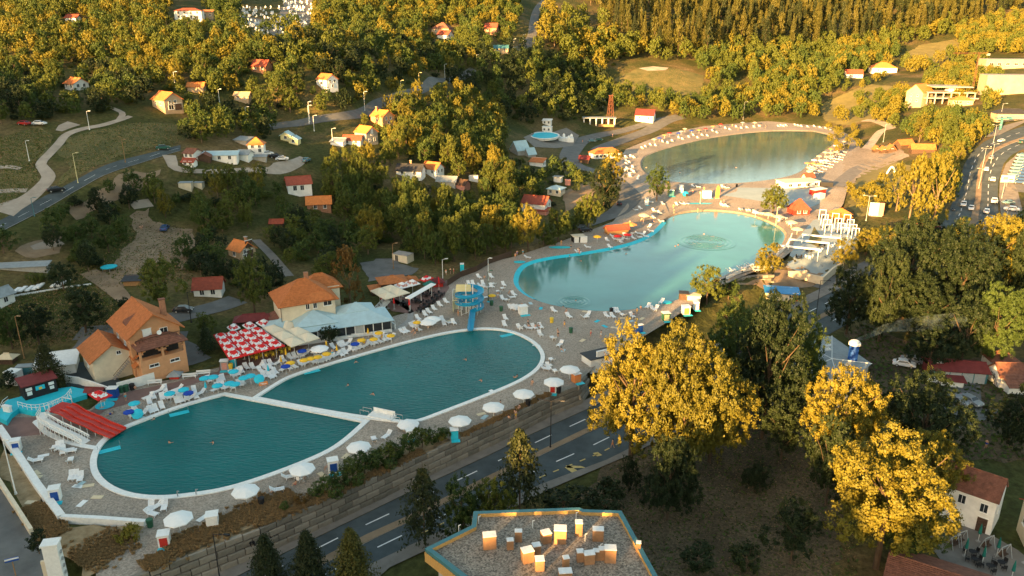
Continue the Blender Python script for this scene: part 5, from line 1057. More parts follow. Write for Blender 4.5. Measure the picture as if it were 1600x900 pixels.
protect_px([(900,235),(905,222),(950,226),(890,250),(985,207),(1020,200),(920,268),(975,295),(985,307),(975,322),(930,346),(870,215),(845,220),(835,222),(890,210),(930,190),(1000,240),(985,250),(960,230),(970,380),(900,385),(850,395),(740,430),(700,440),(680,470),(640,470),(1350,250),(1340,290),(1400,240)])
protect_px([(1520+i, y) for i, y in [(0,240),(10,230),(20,222),(40,215),(-10,255),(-15,280),(-18,300),(-25,330),(0,310),(20,290)]])
# --- woods: outline (feet of trees), spacing in metres, height range, kinds and leaf colours
WOODS = [
 ([(0,-30),(280,-30),(260,30),(240,60),(180,100),(90,110),(0,130)], 5.58, (7,11), ['broad']*3, ['leaf_olive','leaf_sun_gold','leaf_olive','leaf_green']),
 ([(0,140),(90,125),(180,115),(235,140),(230,170),(200,170),(150,180),(60,190),(0,195)], 5.22, (6,10), ['broad'], ['leaf_green','leaf_dark_shade','leaf_olive']),
 ([(180,100),(260,40),(330,40),(380,60),(400,80),(420,110),(400,150),(340,150),(330,175),(300,200),(290,160),(250,140),(225,135)], 5.40, (7,11), ['broad'], ['leaf_olive','leaf_olive','leaf_sun_gold','leaf_green']),
 ([(330,-30),(400,-30),(370,10),(380,55),(330,40),(325,0)], 6.57, (8,11), ['broad'], ['leaf_olive','leaf_green']),
 ([(500,-20),(800,-30),(815,30),(800,70),(760,90),(600,80),(560,60),(510,50),(380,62),(430,60),(490,40)], 6.66, (8,13), ['broad'], ['leaf_sun_gold','leaf_olive','leaf_olive','leaf_green']),
 ([(400,70),(560,62),(760,95),(740,105),(690,120),(640,135),(590,160),(540,175),(480,185),(440,190),(410,190),(420,140)], 6.03, (7,12), ['broad'], ['leaf_olive','leaf_green','leaf_olive','leaf_dark_shade','leaf_sun_gold']),
 ([(330,180),(400,160),(430,195),(420,225),(380,215),(330,225),(290,230),(290,205)], 5.40, (6,9), ['broad'], ['leaf_green','leaf_dark_shade','leaf_olive']),
 ([(230,275),(300,275),(345,285),(440,275),(440,330),(420,350),(400,355),(350,370),(300,360),(240,330),(235,300)], 5.13, (7,11), ['mid','broad'], ['leaf_olive','leaf_olive','leaf_green','leaf_sun_gold']),
 ([(85,320),(120,315),(200,290),(215,310),(200,330),(190,350),(200,385),(160,400),(150,430),(95,440),(80,380)], 4.95, (6,10), ['mid','broad'], ['leaf_dark_shade','leaf_green','leaf_dark_shade']),
 ([(0,380),(20,370),(30,400),(90,400),(95,440),(120,455),(60,460),(0,440)], 5.13, (5,8), ['broad'], ['leaf_dark_shade','leaf_green']),
 ([(300,395),(340,370),(360,410),(400,420),(440,440),(430,470),(380,470),(350,450),(300,440),(270,430),(290,400)], 4.68, (4,7), ['broad'], ['leaf_dark_shade','leaf_green','leaf_dark_shade']),
 ([(410,365),(440,350),(470,365),(560,370),(600,400),(560,410),(540,430),(500,430),(470,420),(440,415)], 4.68, (5,8), ['broad'], ['leaf_green','leaf_dark_shade','leaf_olive']),
 ([(505,335),(515,290),(520,250),(600,230),(690,200),(760,200),(790,250),(800,320),(800,395),(740,408),(660,420),(620,390),(580,385),(550,360)], 5.22, (9,14), ['mid','broad','mid'], ['leaf_olive','leaf_sun_gold','leaf_olive','leaf_green','leaf_olive']),
 ([(560,195),(620,170),(680,150),(700,140),(780,180),(790,230),(760,200),(690,198),(640,220),(600,225)], 5.22, (8,12), ['broad'], ['leaf_olive','leaf_sun_gold','leaf_olive']),
 ([(700,135),(760,105),(830,80),(870,90),(930,110),(955,150),(945,172),(900,195),(840,195),(790,190)], 6.39, (8,13), ['broad'], ['leaf_dark_shade','leaf_green','leaf_olive','leaf_dark_shade']),
 ([(860,20),(940,40),(980,90),(940,130),(870,92),(840,70),(845,30)], 11, (12,18), ['broad'], ['leaf_sun_gold','leaf_olive']),
 ([(790,270),(830,250),(870,270),(900,275),(925,285),(905,300),(870,320),(860,345),(800,345),(800,300)], 5.13, (6,10), ['broad'], ['leaf_dark_shade','leaf_green','leaf_olive']),
 ([(800,385),(860,380),(900,355),(950,330),(960,310),(930,345),(880,375),(810,398)], 4.68, (5,9), ['broad'], ['leaf_dark_shade','leaf_olive']),
 ([(950,150),(990,150),(1050,160),(1090,160),(1120,150),(1200,140),(1240,120),(1270,160),(1280,185),(1200,186),(1100,192),(1060,186),(1010,172),(960,172)], 6.39, (9,14), ['broad'], ['leaf_sun_gold','leaf_olive','leaf_olive','leaf_green']),
 ([(1170,115),(1260,100),(1340,95),(1400,110),(1370,135),(1300,150),(1240,160),(1180,150)], 7.38, (10,17), ['broad'], ['leaf_sun_gold','leaf_olive','leaf_olive','leaf_green']),
 ([(1300,190),(1350,150),(1420,150),(1415,175),(1400,200),(1350,190),(1320,195)], 6.57, (7,11), ['broad'], ['leaf_sun_gold','leaf_olive']),
 ([(1400,215),(1450,195),(1500,180),(1530,190),(1535,215),(1515,238),(1500,260),(1492,300),(1470,330),(1440,290),(1470,250),(1440,225)], 5.58, (9,13), ['broad'], ['leaf_sun_gold','leaf_olive','leaf_olive','leaf_green']),
 ([(1440,130),(1530,95),(1560,130),(1550,175),(1510,175),(1480,170),(1460,150)], 6.93, (8,12), ['broad'], ['leaf_sun_gold','leaf_olive']),
 ([(1320,300),(1380,290),(1390,320),(1350,330),(1330,320)], 4.68, (4,7), ['broad'], ['leaf_sun_gold']),
 ([(1380,395),(1450,372),(1500,385),(1480,420),(1400,430)], 5.40, (8,12), ['mid'], ['leaf_dark_shade','leaf_green','leaf_sun_gold']),
 ([(1560,420),(1610,360),(1640,420),(1640,560),(1590,545),(1560,520)], 5.85, (9,14), ['mid'], ['leaf_dark_shade','leaf_green']),
 ([(1085,98),(1240,84),(1340,80),(1400,76),(1405,95),(1340,95),(1260,100),(1175,113),(1120,140),(1100,140)], 7.20, (10,16), ['broad'], ['leaf_olive','leaf_olive','leaf_sun_gold','leaf_green']),
 ([(1490,52),(1560,34),(1640,24),(1640,90),(1530,84),(1460,102),(1440,118),(1410,112),(1465,100),(1505,82)], 7.65, (10,16), ['broad'], ['leaf_sun_gold','leaf_olive']),
 ([(440,335),(500,340),(520,380),(480,400),(430,395),(410,370)], 7, (6,9), ['broad'], ['leaf_green','leaf_olive']),
 ([(285,395),(330,378),(352,400),(330,425),(290,420)], 6, (4,6), ['broad'], ['leaf_green','leaf_dark_shade']),
 ([(862,84),(1000,96),(1100,102),(1240,88),(1400,74),(1490,56),(1480,44),(1240,72),(1100,86),(1000,74),(870,56)], 8.5, (10,18), ['broad'], ['leaf_sun_gold','leaf_olive','leaf_rust','leaf_olive']),
 ([(1290,205),(1340,205),(1350,225),(1310,250),(1290,240)], 9, (4,7), ['broad'], ['leaf_sun_gold']),
]
PINEWOODS = [([(870,-40),(1640,-40),(1640,20),(1560,30),(1480,52),(1400,66),(1320,78),(1240,82),(1150,88),(1100,96),(1060,96),(1000,84),(960,60),(930,20)], 8.2, (20,32), ['pine'], ['needle_sun_gold','needle','needle_sun_gold'])]
cand = []
def prot_hit(p, w, h):
    x0, y0 = topx(p); x1, y1 = topx((p[0], p[1], p[2]+h)); s = pxm(p); dp = depth(p); hw = w*s*.46
    for (x, y, d) in PROT_A:
        if d > dp - 1 and abs(x-x0) < hw and y1+(y0-y1)*.1 < y < y0 - (y0-y1)*.06: return True
    return False
PROT_A = list(PROT)
placed = [(o.location[0], o.location[1], o.scale[0]*.4) for o in THINGS if 'tree' in o.name or 'bush' in o.name]
HOUSES = [(o.location[0], o.location[1], max(t_dims.get(o.name, (8,8,3,3))[:2])*.62) for o in THINGS if not ('tree' in o.name or 'bush' in o.name)]
for wi, (poly, sp, hr, kinds, leaves) in enumerate(WOODS + PINEWOODS):
    W_ = np.array([at(*p)[:2] for p in poly]); lo, hi = W_.min(0), W_.max(0); cell = {}
    n = int((hi-lo).prod()/sp**2*6); X = nrg.uniform(lo[0], hi[0], n); Y = nrg.uniform(lo[1], hi[1], n); ok = poly_dist(W_, X, Y) < 0
    for x, y in zip(X[ok], Y[ok]):
        h = rnd.uniform(*hr); s_ = sp*rnd.uniform(.85,1.25); k = (int(x//sp), int(y//sp))
        if any((x-a)**2+(y-b)**2 < s_*s_ for i in (-1,0,1) for j in (-1,0,1) for a, b in cell.get((k[0]+i, k[1]+j), ())): continue
        if any((x-a)**2+(y-b)**2 < (r+1.5)**2 for a, b, r in placed) or any((x-a)**2+(y-b)**2 < (r+2)**2 for a, b, r in HOUSES): continue
        p = Vector((x, y, float(H(x, y)))); pine = wi >= len(WOODS)
        w = (h*rnd.uniform(.30,.40) if pine else min(h*rnd.uniform(.8,1.05), s_*1.35))
        q = topx(p)
        if q[0] < -60 or q[0] > 1660 or q[1] < -70: continue
        hit = prot_hit(p, w, h)
        if hit and not pine:
            h *= .55; w *= .6
            if prot_hit(p, w, h): continue
        elif hit: continue
        cell.setdefault(k, []).append((x, y)); cand.append((pxm(p)*h, p, h, w, rnd.choice(kinds), rnd.choice(leaves), pine))
cand.sort(key=lambda c: -c[0]); nb = 0; npn = 0; rest = []
nb = sum(1 for o in THINGS if o.name.startswith('leafy_tree'))
for c in cand:
    _, p, h, w, kd, lf, pine = c
    if pine:
        if npn < 290: npn += 1; kk = rnd.choice(['pine','spruce','tallpine']); tree(p, h, w*(1 if kk == 'pine' else .85), kk, lf, group='pines of the hilltop forest'); continue
    elif nb < 292:
        nb += 1; tree(p, h, w, ('broad' if kd == 'mid' and pxm(p)*h < 45 else kd), lf, group='leafy trees of the hillside'); continue
    rest.append(c)
print('trees', len(cand), 'rest', len(rest), 'pines', npn, 'broad', nb)
def massed(name, items, mesh_kind, leafs):
    low = CR[mesh_kind]; geo = []
    for me in low:
        v = np.empty(len(me.vertices)*3, np.float32); me.vertices.foreach_get('co', v); geo.append(v.reshape(-1,3))
    Vs = []; Ms = []; n0 = 0
    for (_, p, h, w, kd, lf, pine) in items:
        v = geo[rnd.randrange(len(geo))]; a = rnd.uniform(0,6.28); c, s = math.cos(a), math.sin(a)
        q = np.c_[(v[:,0]*c-v[:,1]*s)*w+p[0], (v[:,0]*s+v[:,1]*c)*w+p[1], v[:,2]*h+p[2]]; Vs.append(q); Ms.append(np.full(len(v)//4, leafs.index(lf) if lf in leafs else 0, np.int32))
    V = np.concatenate(Vs); F = np.arange(len(V)).reshape(-1,4); me = npmesh(name, V, F, None)
    for l in leafs: me.materials.append(M(l))
    me.polygons.foreach_set('material_index', np.concatenate(Ms)); me.update(); o = link(name, me); o['kind'] = 'stuff'; return o
rb = [c for c in rest if not c[6]]; rp = [c for c in rest if c[6]]
if rb: massed('far_woodland', rb, 'broad_lo', ['leaf_olive','leaf_green','leaf_sun_gold','leaf_dark_shade'])
if rp: massed('far_pine_forest', rp, 'pine', ['needle','needle_sun_gold'])
# undergrowth on the hillside: one mass of low scrub
def scrub(name, polys, dens, hr, leafs):
    it = []
    for poly in polys:
        W_ = np.array([at(*p)[:2] for p in poly]); lo, hi = W_.min(0), W_.max(0); n = int((hi-lo).prod()*dens); X = nrg.uniform(lo[0],hi[0],n); Y = nrg.uniform(lo[1],hi[1],n); ok = poly_dist(W_,X,Y) < 0
        for x, y in zip(X[ok], Y[ok]):
            h = rnd.uniform(*hr); p = Vector((x,y,float(H(x,y))-.3)); w = h*rnd.uniform(1.3,2.2)
            if any((x-a)**2+(y-b)**2 < r*r for a, b, r in HOUSES) or prot_hit(p, w, h): continue
            it.append((0, p, h, w, 'bush', rnd.choice(leafs), False))
    return massed(name, it, 'bush', leafs)
scrub('scrub', [w[0] for w in WOODS[:18]], .014, (1.6,3.2), ['leaf_green','leaf_dark_shade','leaf_olive'])
# ------------------------------------------------------------------ walls and edges of the beach
def blocks_wall(name, label, top, rows, z0, bh, bl, cat, thick=.6, batter=.14, m='stone_block', part='stone_block', capm=None):
    T = np.array(top, float)[:, :2]; d = np.r_[0, np.cumsum(np.linalg.norm(np.diff(T, axis=0), axis=1))]; o0 = T[0]
    t = thing(name, (o0[0], o0[1], z0), 0, label, cat); proto = []
    for k in range(4):
        b = MB(); x = bl/2 - .07; y = thick/2; z = bh/2 - .06; c = .08
        b.add([(-x,-y,-z+c),(x,-y,-z+c),(x,-y,z-c),(-x,-y,z-c),(-x-.02,-y+c,-z),(x+.02,-y+c,-z),(x+.02,-y+c,z),(-x-.02,-y+c,z),(-x,y,-z),(x,y,-z),(x,y,z),(-x,y,z)],
              [(0,1,2,3),(0,4,5,1),(1,5,6,2),(2,6,7,3),(3,7,4,0),(7,6,10,11),(4,7,11,8),(5,9,10,6),(5,4,8,9)], m); proto.append(b.mesh(part))
    bk = MB(); N = 60; R_ = resample(np.c_[T, np.zeros(len(T))], N)
    for i in range(N-1):
        a, b = R_[i,:2]-o0, R_[i+1,:2]-o0; u = (b-a)/np.linalg.norm(b-a); nr = np.array([u[1], -u[0]])
        bk.quad((*(a+nr*(rows*batter)),-.5),(*(b+nr*(rows*batter)),-.5),(*b,rows*bh-.06),(*a,rows*bh-.06),'mortar'); bk.quad((*a,rows*bh-.06),(*b,rows*bh-.06),(*(b-nr*.8),rows*bh-.06),(*(a-nr*.8),rows*bh-.06),'stone_block')
    bk.build('wall_core', t); n = 0
    for r in range(rows):
        s = -(r % 2)*bl/2
        while s < d[-1] - bl*.4:
            c = s + bl/2; p = np.array([np.interp(c, d, T[:,0]), np.interp(c, d, T[:,1])]); q = np.array([np.interp(c+.3, d, T[:,0]), np.interp(c+.3, d, T[:,1])]) if c+.3 < d[-1] else None
            if q is None: break
            u = (q-p); 
            if np.linalg.norm(u) < 1e-6: s += bl; continue
            u /= np.linalg.norm(u); nr = np.array([u[1], -u[0]]); off = (rows-1-r)*batter + .12 + rnd.uniform(-.05,.05); pp = p + nr*(off) - nr*thick/2*.3 - o0
            link(part, rnd.choice(proto), t, (pp[0], pp[1], r*bh + bh/2), (rnd.uniform(-.012,.012), 0, math.atan2(u[1],u[0]) + rnd.uniform(-.012,.012))); n += 1; s += bl
    return t
WT = [bpt(*p) for p in WALLTOP[1:]]
rw = blocks_wall('retaining_wall', 'long stepped retaining wall of grey-brown stone blocks between the pool deck and the divided road', WT, 4, -4.0, 1.02, 2.35, 'wall')
def graffiti():
    mb = MB(); g = random.Random(4); a = np.array(bpt(383,834)); b = np.array(bpt(428,813)); u = (b-a)[:2]; L = np.linalg.norm(u); u /= L; nr = np.array([u[1],-u[0]])
    def P(s, z): q = a[:2] + u*s + nr*(.52 + (-z-1)*.12); return (q[0], q[1], z)
    s = 0
    while s < L:
        pts = [P(s + .25*math.sin(k*1.3+g.random()*2)+k*.12, -1.55 + .55*math.sin(k*2.1+g.random()*3)) for k in range(6)]
        mb.path(pts, .06, 'ink', 4); s += .62
    o = mb.build('graffiti', rw); o.location = -Vector(rw.location)
graffiti(); LANDM.append(('the retaining wall', 600, 745))
def strip_wall(name, label, pts, h, th, m, cat, z=None, cap=None, parent=None):
    P = [Vector(p) for p in pts]; o0 = P[0]; mb = MB(); q = 0
    for a, b in zip(P[:-1], P[1:]):
        q += 1; u = (b-a).to_2d(); L = u.length; c = (a+b)/2 - o0; mb.box((c[0], c[1], c[2]+h/2-.2+.006*(q%2)), (L+th*.6, th-.006*(q%2), h+.4), m, math.atan2(u[1],u[0]))
    if cap:
        for a, b in zip(P[:-1], P[1:]):
            u = (b-a).to_2d(); c = (a+b)/2 - o0; mb.box((c[0], c[1], c[2]+h+.05), (u.length+th*.7, th+.16, .1), cap, math.atan2(u[1],u[0]))
    o = mb.build(name, parent, o0); 
    if not parent: tag(o, label, cat)
    return o
strip_wall('low_wall', 'low white wall along the left side of the pool deck', bpx([(0,672),(30,716),(60,762),(96,810)]), .75, 1.0, 'white_paint', 'wall')
strip_wall('low_wall', 'low white wall crossing the bottom left end of the pool deck', bpx([(100,812),(160,815),(226,820)]), .7, .7, 'white_paint', 'wall')
strip_wall('low_wall', 'cream boundary wall running down to the tall gate pillar at the lower left', bpx([(-20,725),(2,760),(26,797),(50,835)]), 1.0, .5, 'cream_wall', 'wall')
strip_wall('garden_wall', 'white garden wall in front of the small guest house', gpx([(185,612),(222,602),(260,588)]), 1.8, .3, 'white_wall', 'wall')
strip_wall('garden_wall', 'curving white garden wall behind the blue stage', gpx([(104,598),(125,601),(150,609),(172,617)]), 1.5, .3, 'white_wall', 'wall')
strip_wall('footway_edge', 'thin white strip dividing the gravel from the left pool rim to the slide', bpx([(56,660),(72,676),(100,690),(130,697),(148,700)]), .12, .9, 'white_paint', 'kerb')
strip_wall('footway_edge', 'short white strip below the blue stage', bpx([(70,662),(56,658)]), .1, .7, 'white_paint', 'kerb')
def pier():       # white bridge block between the two basins
    p = bat(597, 652); t = thing('starting_platform', p, R(-22), 'white platform with panels and steel rails between the two pools', 'platform')
    mb = MB(); mb.box((0,0,.15),(4.6,2.0,.5),'white_paint'); mb.build('deck', t)
    for k in range(4): mb = MB(); mb.box((-1.6+k*1.08,.8,.7),(1.04,.12,.95),'white_paint'); mb.build('panel', t)
    for x in (-3.2, 2.9):
        mb = MB()
        for y in (-.5,.5): mb.path([(x-.9,y,0),(x-.9,y,.9),(x+.9,y,.9),(x+.9,y,0)], .035, 'steel')
        mb.build('handrail', t)
    LANDM.append(('the white platform between the pools', 597, 655))
pier()
p = bat(52, 884)
t = thing('gate_pillar', bat(92, 905), R(12), 'tall white gate pillar with flat cap at the lower left corner', 'pillar'); mb = MB(); mb.box((0,0,2.6),(1.7,1.3,5.4),'white_paint'); mb.build('shaft', t); mb = MB(); mb.box((0,0,5.4),(2.0,1.6,.25),'white_paint'); mb.build('cap', t)
mb = MB(); [mb.bar((.86,0,1+k),(1.0,0,1+k),.25,'steel',8) for k in range(4)]; mb.build('lamp', t); mb = MB(); mb.box((-1.3,.5,1.3),(.9,.3,2.6),'cream_wall'); mb.build('side_pier', t)
# hedge bushes on the deck edge
k = 0
for (x, y, h, w, lf) in [(445,797,12,20,'leaf_green'),(470,788,16,28,'leaf_rust'),(492,775,20,32,'leaf_green'),(512,770,26,38,'leaf_green'),(532,758,30,42,'leaf_green'),(552,748,32,44,'leaf_olive'),(570,740,32,42,'leaf_green'),(588,732,32,42,'leaf_green'),(604,724,32,42,'leaf_olive'),(620,717,32,42,'leaf_green'),(640,708,32,42,'leaf_green'),(660,699,30,40,'leaf_olive'),(678,692,26,34,'leaf_green'),(695,686,18,28,'leaf_green'),(524,778,18,30,'leaf_green'),(610,735,18,30,'leaf_green'),(560,760,18,30,'leaf_green'),(690,690,14,18,'leaf_sun_gold')]:
    p = bat(x, y); s = pxm(p); tree(p, h/s*1.2, w/s, 'bush', lf, group='hedge bushes along the retaining wall')
def tufts(name, segs, n, m, hh=(.3,.8)):
    V = []; F = []; 
    for (a, b, w) in segs:
        a = np.array(bpt(*a)); b = np.array(bpt(*b)); u = b-a; nr = np.array([u[1],-u[0],0])/np.linalg.norm(u)
        for i in range(n):
            c = a + u*rnd.random() + nr*rnd.gauss(0, w); h = rnd.uniform(*hh); an = rnd.uniform(0,3.14)
            for q in range(3):
                dx, dy = .22*math.cos(an+q*1.05), .22*math.sin(an+q*1.05); o = len(V); V += [(c[0]-dx,c[1]-dy,c[2]-.05),(c[0]+dx,c[1]+dy,c[2]-.05),(c[0]+dx*1.7,c[1]+dy*1.2,c[2]+h),(c[0]-dx*1.2,c[1]-dy*1.7,c[2]+h*.8)]; F.append((o,o+1,o+2,o+3))
    o = link(name, npmesh(name, V, F, m)); o['kind'] = 'stuff'; return o
leafmat('dry_blade', (0.20,0.13,0.06), (0.29,0.19,0.09), (0.38,0.27,0.14))
tufts('dry_grass_tufts', [((262,862),(330,830),1.0),((330,830),(400,798),1.2),((400,798),(460,775),1.3),((225,888),(262,868),.6),((400,822),(520,772),.35),((520,772),(660,705),.4),((720,682),(860,615),.25),((120,880),(200,838),1.6),((50,790),(90,838),.8)], 520, 'dry_blade', (.2,.5))
def ground_tufts(name, poly, n, m, hh, z=None):
    W_ = np.array([at(*q, z)[:2] for q in poly]); lo, hi = W_.min(0), W_.max(0); X = nrg.uniform(lo[0], hi[0], n*3); Y = nrg.uniform(lo[1], hi[1], n*3); ok = poly_dist(W_, X, Y) < 0; X, Y = X[ok][:n], Y[ok][:n]
    k = len(X); Z = (H(X, Y) if z is None else np.full(k, z)) + .02; h = nrg.uniform(*hh, k); an = nrg.uniform(0, 6.28, k); r = h*nrg.uniform(.3, .7, k); c, s = np.cos(an)*r, np.sin(an)*r; d = nrg.normal(size=(k, 2))*h[:, None]*.7
    V = np.stack([np.c_[X-c, Y-s, Z], np.c_[X+c, Y+s, Z], np.c_[X+c*1.3+d[:,0], Y+s*1.3+d[:,1], Z+h], np.c_[X-c*1.1+d[:,0], Y-s*1.1+d[:,1], Z+h*.8]], 1).reshape(-1, 3)
    o = link(name, npmesh(name, V, np.arange(4*k).reshape(-1, 4), m)); o['kind'] = 'stuff'
PARK = [(960,728),(1085,668),(1250,565),(1300,590),(1290,700),(1330,790),(1340,900),(1280,930),(1040,930),(1000,870),(930,800),(910,770)]
ground_tufts('park_grass_tufts', PARK, 7000, 'leaf_green', (.08,.28), -4); ground_tufts('leaf_litter', PARK, 9000, 'dry_blade', (.05,.13), -4)
ground_tufts('park_grass_tufts', [(1320,525),(1350,508),(1480,565),(1620,565),(1620,720),(1500,720),(1380,640)], 3000, 'leaf_green', (.12,.5), -4)
for q in ([(88,290),(110,262),(92,240),(110,215),(205,192),(280,195),(300,212),(275,224),(190,244),(120,276)], [(0,215),(60,200),(85,215),(55,255),(60,280),(30,305),(0,325)], [(0,460),(150,440),(190,480),(180,515),(60,545),(0,540)], [(210,330),(300,360),(300,440),(170,450),(100,440),(190,380)], [(960,125),(1060,108),(1098,140),(1050,150)]): ground_tufts('meadow_grass_tufts', q, 3000, 'leaf_olive', (.1,.3)); ground_tufts('dry_grass_tufts', q, 2500, 'dry_blade', (.1,.25))
# ------------------------------------------------------------------ furniture prototypes
def lounger_proto():
    t = thing('sun_lounger', (0,0,0), 0, 'x', 'sun lounger', 'white sun loungers'); m = 'white_plastic'
    mb = MB()
    for k in range(8): mb.box((0, -.95+.155*k, .34), (.66,.12,.05), m)
    for x in (-.3,.3): mb.box((x, -.4, .31), (.06,1.3,.08), m)
    mb.build('bed', t)
    mb = MB(); c, s = math.cos(R(38)), math.sin(R(38))
    for k in range(5): mb.box((0, .27+ c*.16*k, .36 + s*.16*k), (.66,.12,.05), m, 0, 0, R(38))
    for x in (-.3,.3): mb.box((x, .27+c*.32, .33+s*.32), (.06,.78,.07), m, 0, 0, R(38))
    mb.build('backrest', t)
    for x in (-.28,.28):
        for y in (-.85,.2): mb = MB(); mb.bar((x,y,0),(x,y*.97,.3),.045,m,5); mb.build('leg', t)
    return t
LP = lounger_proto()
class Proto:
    def __init__(s, o): s.o = o; s.used = False
    def put(s, loc, rz, label=None, group=None, sc=None):
        if not s.used:
            s.used = True; s.o.location = loc; s.o.rotation_euler = (0,0,rz)
            if sc is not None: s.o.scale = sc
            if label: s.o['label'] = label
            elif 'label' in s.o: del s.o['label']
            if group: s.o['group'] = group
            return s.o
        return dup(s.o, loc, rz, label, group, sc)
AUTO = []      # things whose label is written from what stands near them: (object, phrase)
LP = Proto(LP)
def lounger(px, py, rz=None, phrase='white sun lounger', z=None):
    p = bat(px, py); o = LP.put(p, R(rnd.choice([20,25,30,200,-30,70,110,15]) if rz is None else rz + rnd.uniform(-9,9)) , None, None, (1.25,1.12,1.2)); AUTO.append((o, phrase)); return o
def z8(x0, y0, L, s=8.0): return [(x0 + a/s, y0 + b/s) for a, b in L]
LG1 = z8(180,540,[(560,580),(625,560),(790,560),(590,665),(655,655),(705,645),(790,630),(860,615),(775,710),(830,695),(895,670),(955,665),(1010,650),(990,580),(1070,612),(420,660),(480,655),(430,720),(445,830),(505,810),(585,775),(235,785),(270,870),(200,880),(350,870),(1170,445),(1295,450),(1345,430),(1285,530),(1345,525),(1410,535),(1270,560),(1465,530),(1475,385),(1540,355),(1570,335),(1560,495),(1590,475)])
LG2 = z8(320,480,[(520,765),(600,765),(690,755),(755,730),(825,720),(460,810),(345,855),(410,845),(700,810),(760,775),(830,775),(920,710),(980,675),(1070,645),(1130,630),(1195,615),(1270,595),(1390,570),(1390,610),(995,785),(1050,775),(1115,755),(1205,725),(1280,710),(1350,695),(1410,680),(1475,670),(1520,655),(800,855),(880,825),(860,865),(740,870),(820,885)])
LG3 = z8(480,480,[(110,565),(325,515),(415,495),(460,480),(515,460),(365,615),(425,605),(470,580),(515,560),(560,540),(610,525),(660,505),(735,495),(795,470),(845,455),(900,440),(960,420),(1010,405),(1060,390),(860,375),(930,365),(300,635),(245,645),(195,670),(140,685),(75,695),(1190,325),(1235,310),(1385,290),(1310,250),(1350,235),(1420,220)])
LG4 = z8(690,430,[(10,570),(30,620),(95,610),(150,605),(340,120),(390,115),(465,35),(620,30),(515,115),(490,145),(540,160),(580,162),(625,150),(655,130),(775,130),(770,185),(715,225),(900,250),(870,290),(820,330),(760,305),(535,295),(860,420),(905,420),(940,425),(795,550),(785,630),(980,670),(1080,675),(1155,665),(1235,655),(1230,750),(1395,805),(1485,875),(1400,455),(1585,525)])
LG5 = z8(800,450,[(15,135),(35,140),(45,255),(175,295),(260,325),(300,360),(355,183),(453,190),(475,173),(590,180),(628,183),(645,152),(660,152),(695,178),(750,180),(850,122),(880,138),(900,135),(935,92),(215,495),(205,512),(225,500),(250,460),(275,532)], 4)
LG6 = z8(800,225,[(605,630),(640,605),(690,640),(715,600),(740,598),(770,590),(800,588),(835,590),(700,628),(735,626),(770,618),(805,612),(845,606),(655,625),(610,648),(865,548),(860,520),(930,488),(880,462),(920,435),(885,420),(800,406),(770,418),(865,368),(940,378),(1030,382),(1060,378),(1085,378),(1310,387),(1340,392),(470,650),(410,680),(95,715),(760,88),(710,85),(715,128),(735,188),(720,158),(790,208),(750,168),(700,65),(1130,268),(1160,272),(1315,272),(1340,278)], 4)
LG7 = z8(1000,260,[(1120,470),(1140,468),(1190,475),(1245,498),(1262,500),(1290,505),(1340,512),(1360,516),(1380,524),(1490,545),(1510,548),(1465,565),(1450,582),(1540,595),(1560,614),(1045,458),(880,420),(860,408)], 6.67)
LG8 = z8(1060,380,[(530,298),(560,290),(645,270),(668,265),(690,255),(720,245),(745,236),(800,292)], 6.67)
for L, rz in ((LG1, 35), (LG2, 38), (LG3, 40)):
    for (x, y) in L: lounger(x, y, rz if rnd.random() < .8 else rz-70)
LG6 = [(x-3, y-6) for x, y in LG6[:14]] + LG6[14:]
for L in (LG4, LG5, LG6[:14]): [lounger(x, y) for (x, y) in L]
for (x, y) in LG6[14:]: lounger(x, y)
for (x, y) in LG7: lounger(x, y, 140)
for (x, y) in LG8: lounger(x, y, 115)
for (x, y) in z8(0,675,[(340,115),(365,105),(385,100),(395,128),(415,125),(432,130),(222,188),(440,192),(450,287),(475,285),(505,295),(945,480),(990,470),(1030,473),(945,520)],4)+[(605,683),(585,690),(458,741),(450,748),(432,768)]: lounger(x, y)
far = [(1003,232),(1008,230),(1016,227),(1024,228),(1035,222),(1043,224),(1050,221),(1060,216),(1066,218),(1076,215),(1083,212),(1090,216),(1097,212),(1105,213),(1113,205),(1120,208),(1133,201),(1140,203),(1150,199),(1158,201),(1167,200),(1178,199),(1186,198),(1216,198),(1220,197),(1224,198),(1228,197),(1242,196),(1247,197),(1252,198),(1262,199),(1272,198),(1281,200),(1290,201),(1296,203),(985,245),(983,255),(988,262),(978,252),(990,270),(984,276),(996,281),(978,268)]
for (x, y) in far: lounger(x, y, 10)
nl = 0
for r in range(5):
    for q in range(8):
        x, y = 1268 + q*7.2 - r*2 + rnd.uniform(-1,1), 262 - q*3.4 + r*4.2 + rnd.uniform(-.6,.6)
        if r*q < 22: lounger(x, y, 60)
# umbrellas
def umb_mesh(r, h, m, closed=False, tilt=0):
    mb = MB(); n = 8; top = h; e = h - r*.30
    if closed: mb.lathe([(.05,h*.40),(.24,h*.46),(.17,h*.75),(.03,h)], 8, m); return mb.mesh('canopy')
    V = [(0,0,top)] + [(r*math.cos(6.2832*k/n), r*math.sin(6.2832*k/n), e) for k in range(n)] + [(r*1.0*math.cos(6.2832*k/n), r*1.0*math.sin(6.2832*k/n), e-.14) for k in range(n)]
    V += [(r*.5*math.cos(6.2832*k/n), r*.5*math.sin(6.2832*k/n), (top+e)/2+.07) for k in range(n)]
    F = [(0, 17+k, 17+(k+1)%n) for k in range(n)] + [(17+k, 1+k, 1+(k+1)%n, 17+(k+1)%n) for k in range(n)] + [(1+k, 9+k, 9+(k+1)%n, 1+(k+1)%n) for k in range(n)]
    mb.add(V, F, m); return mb.mesh('canopy')
UMB = {}
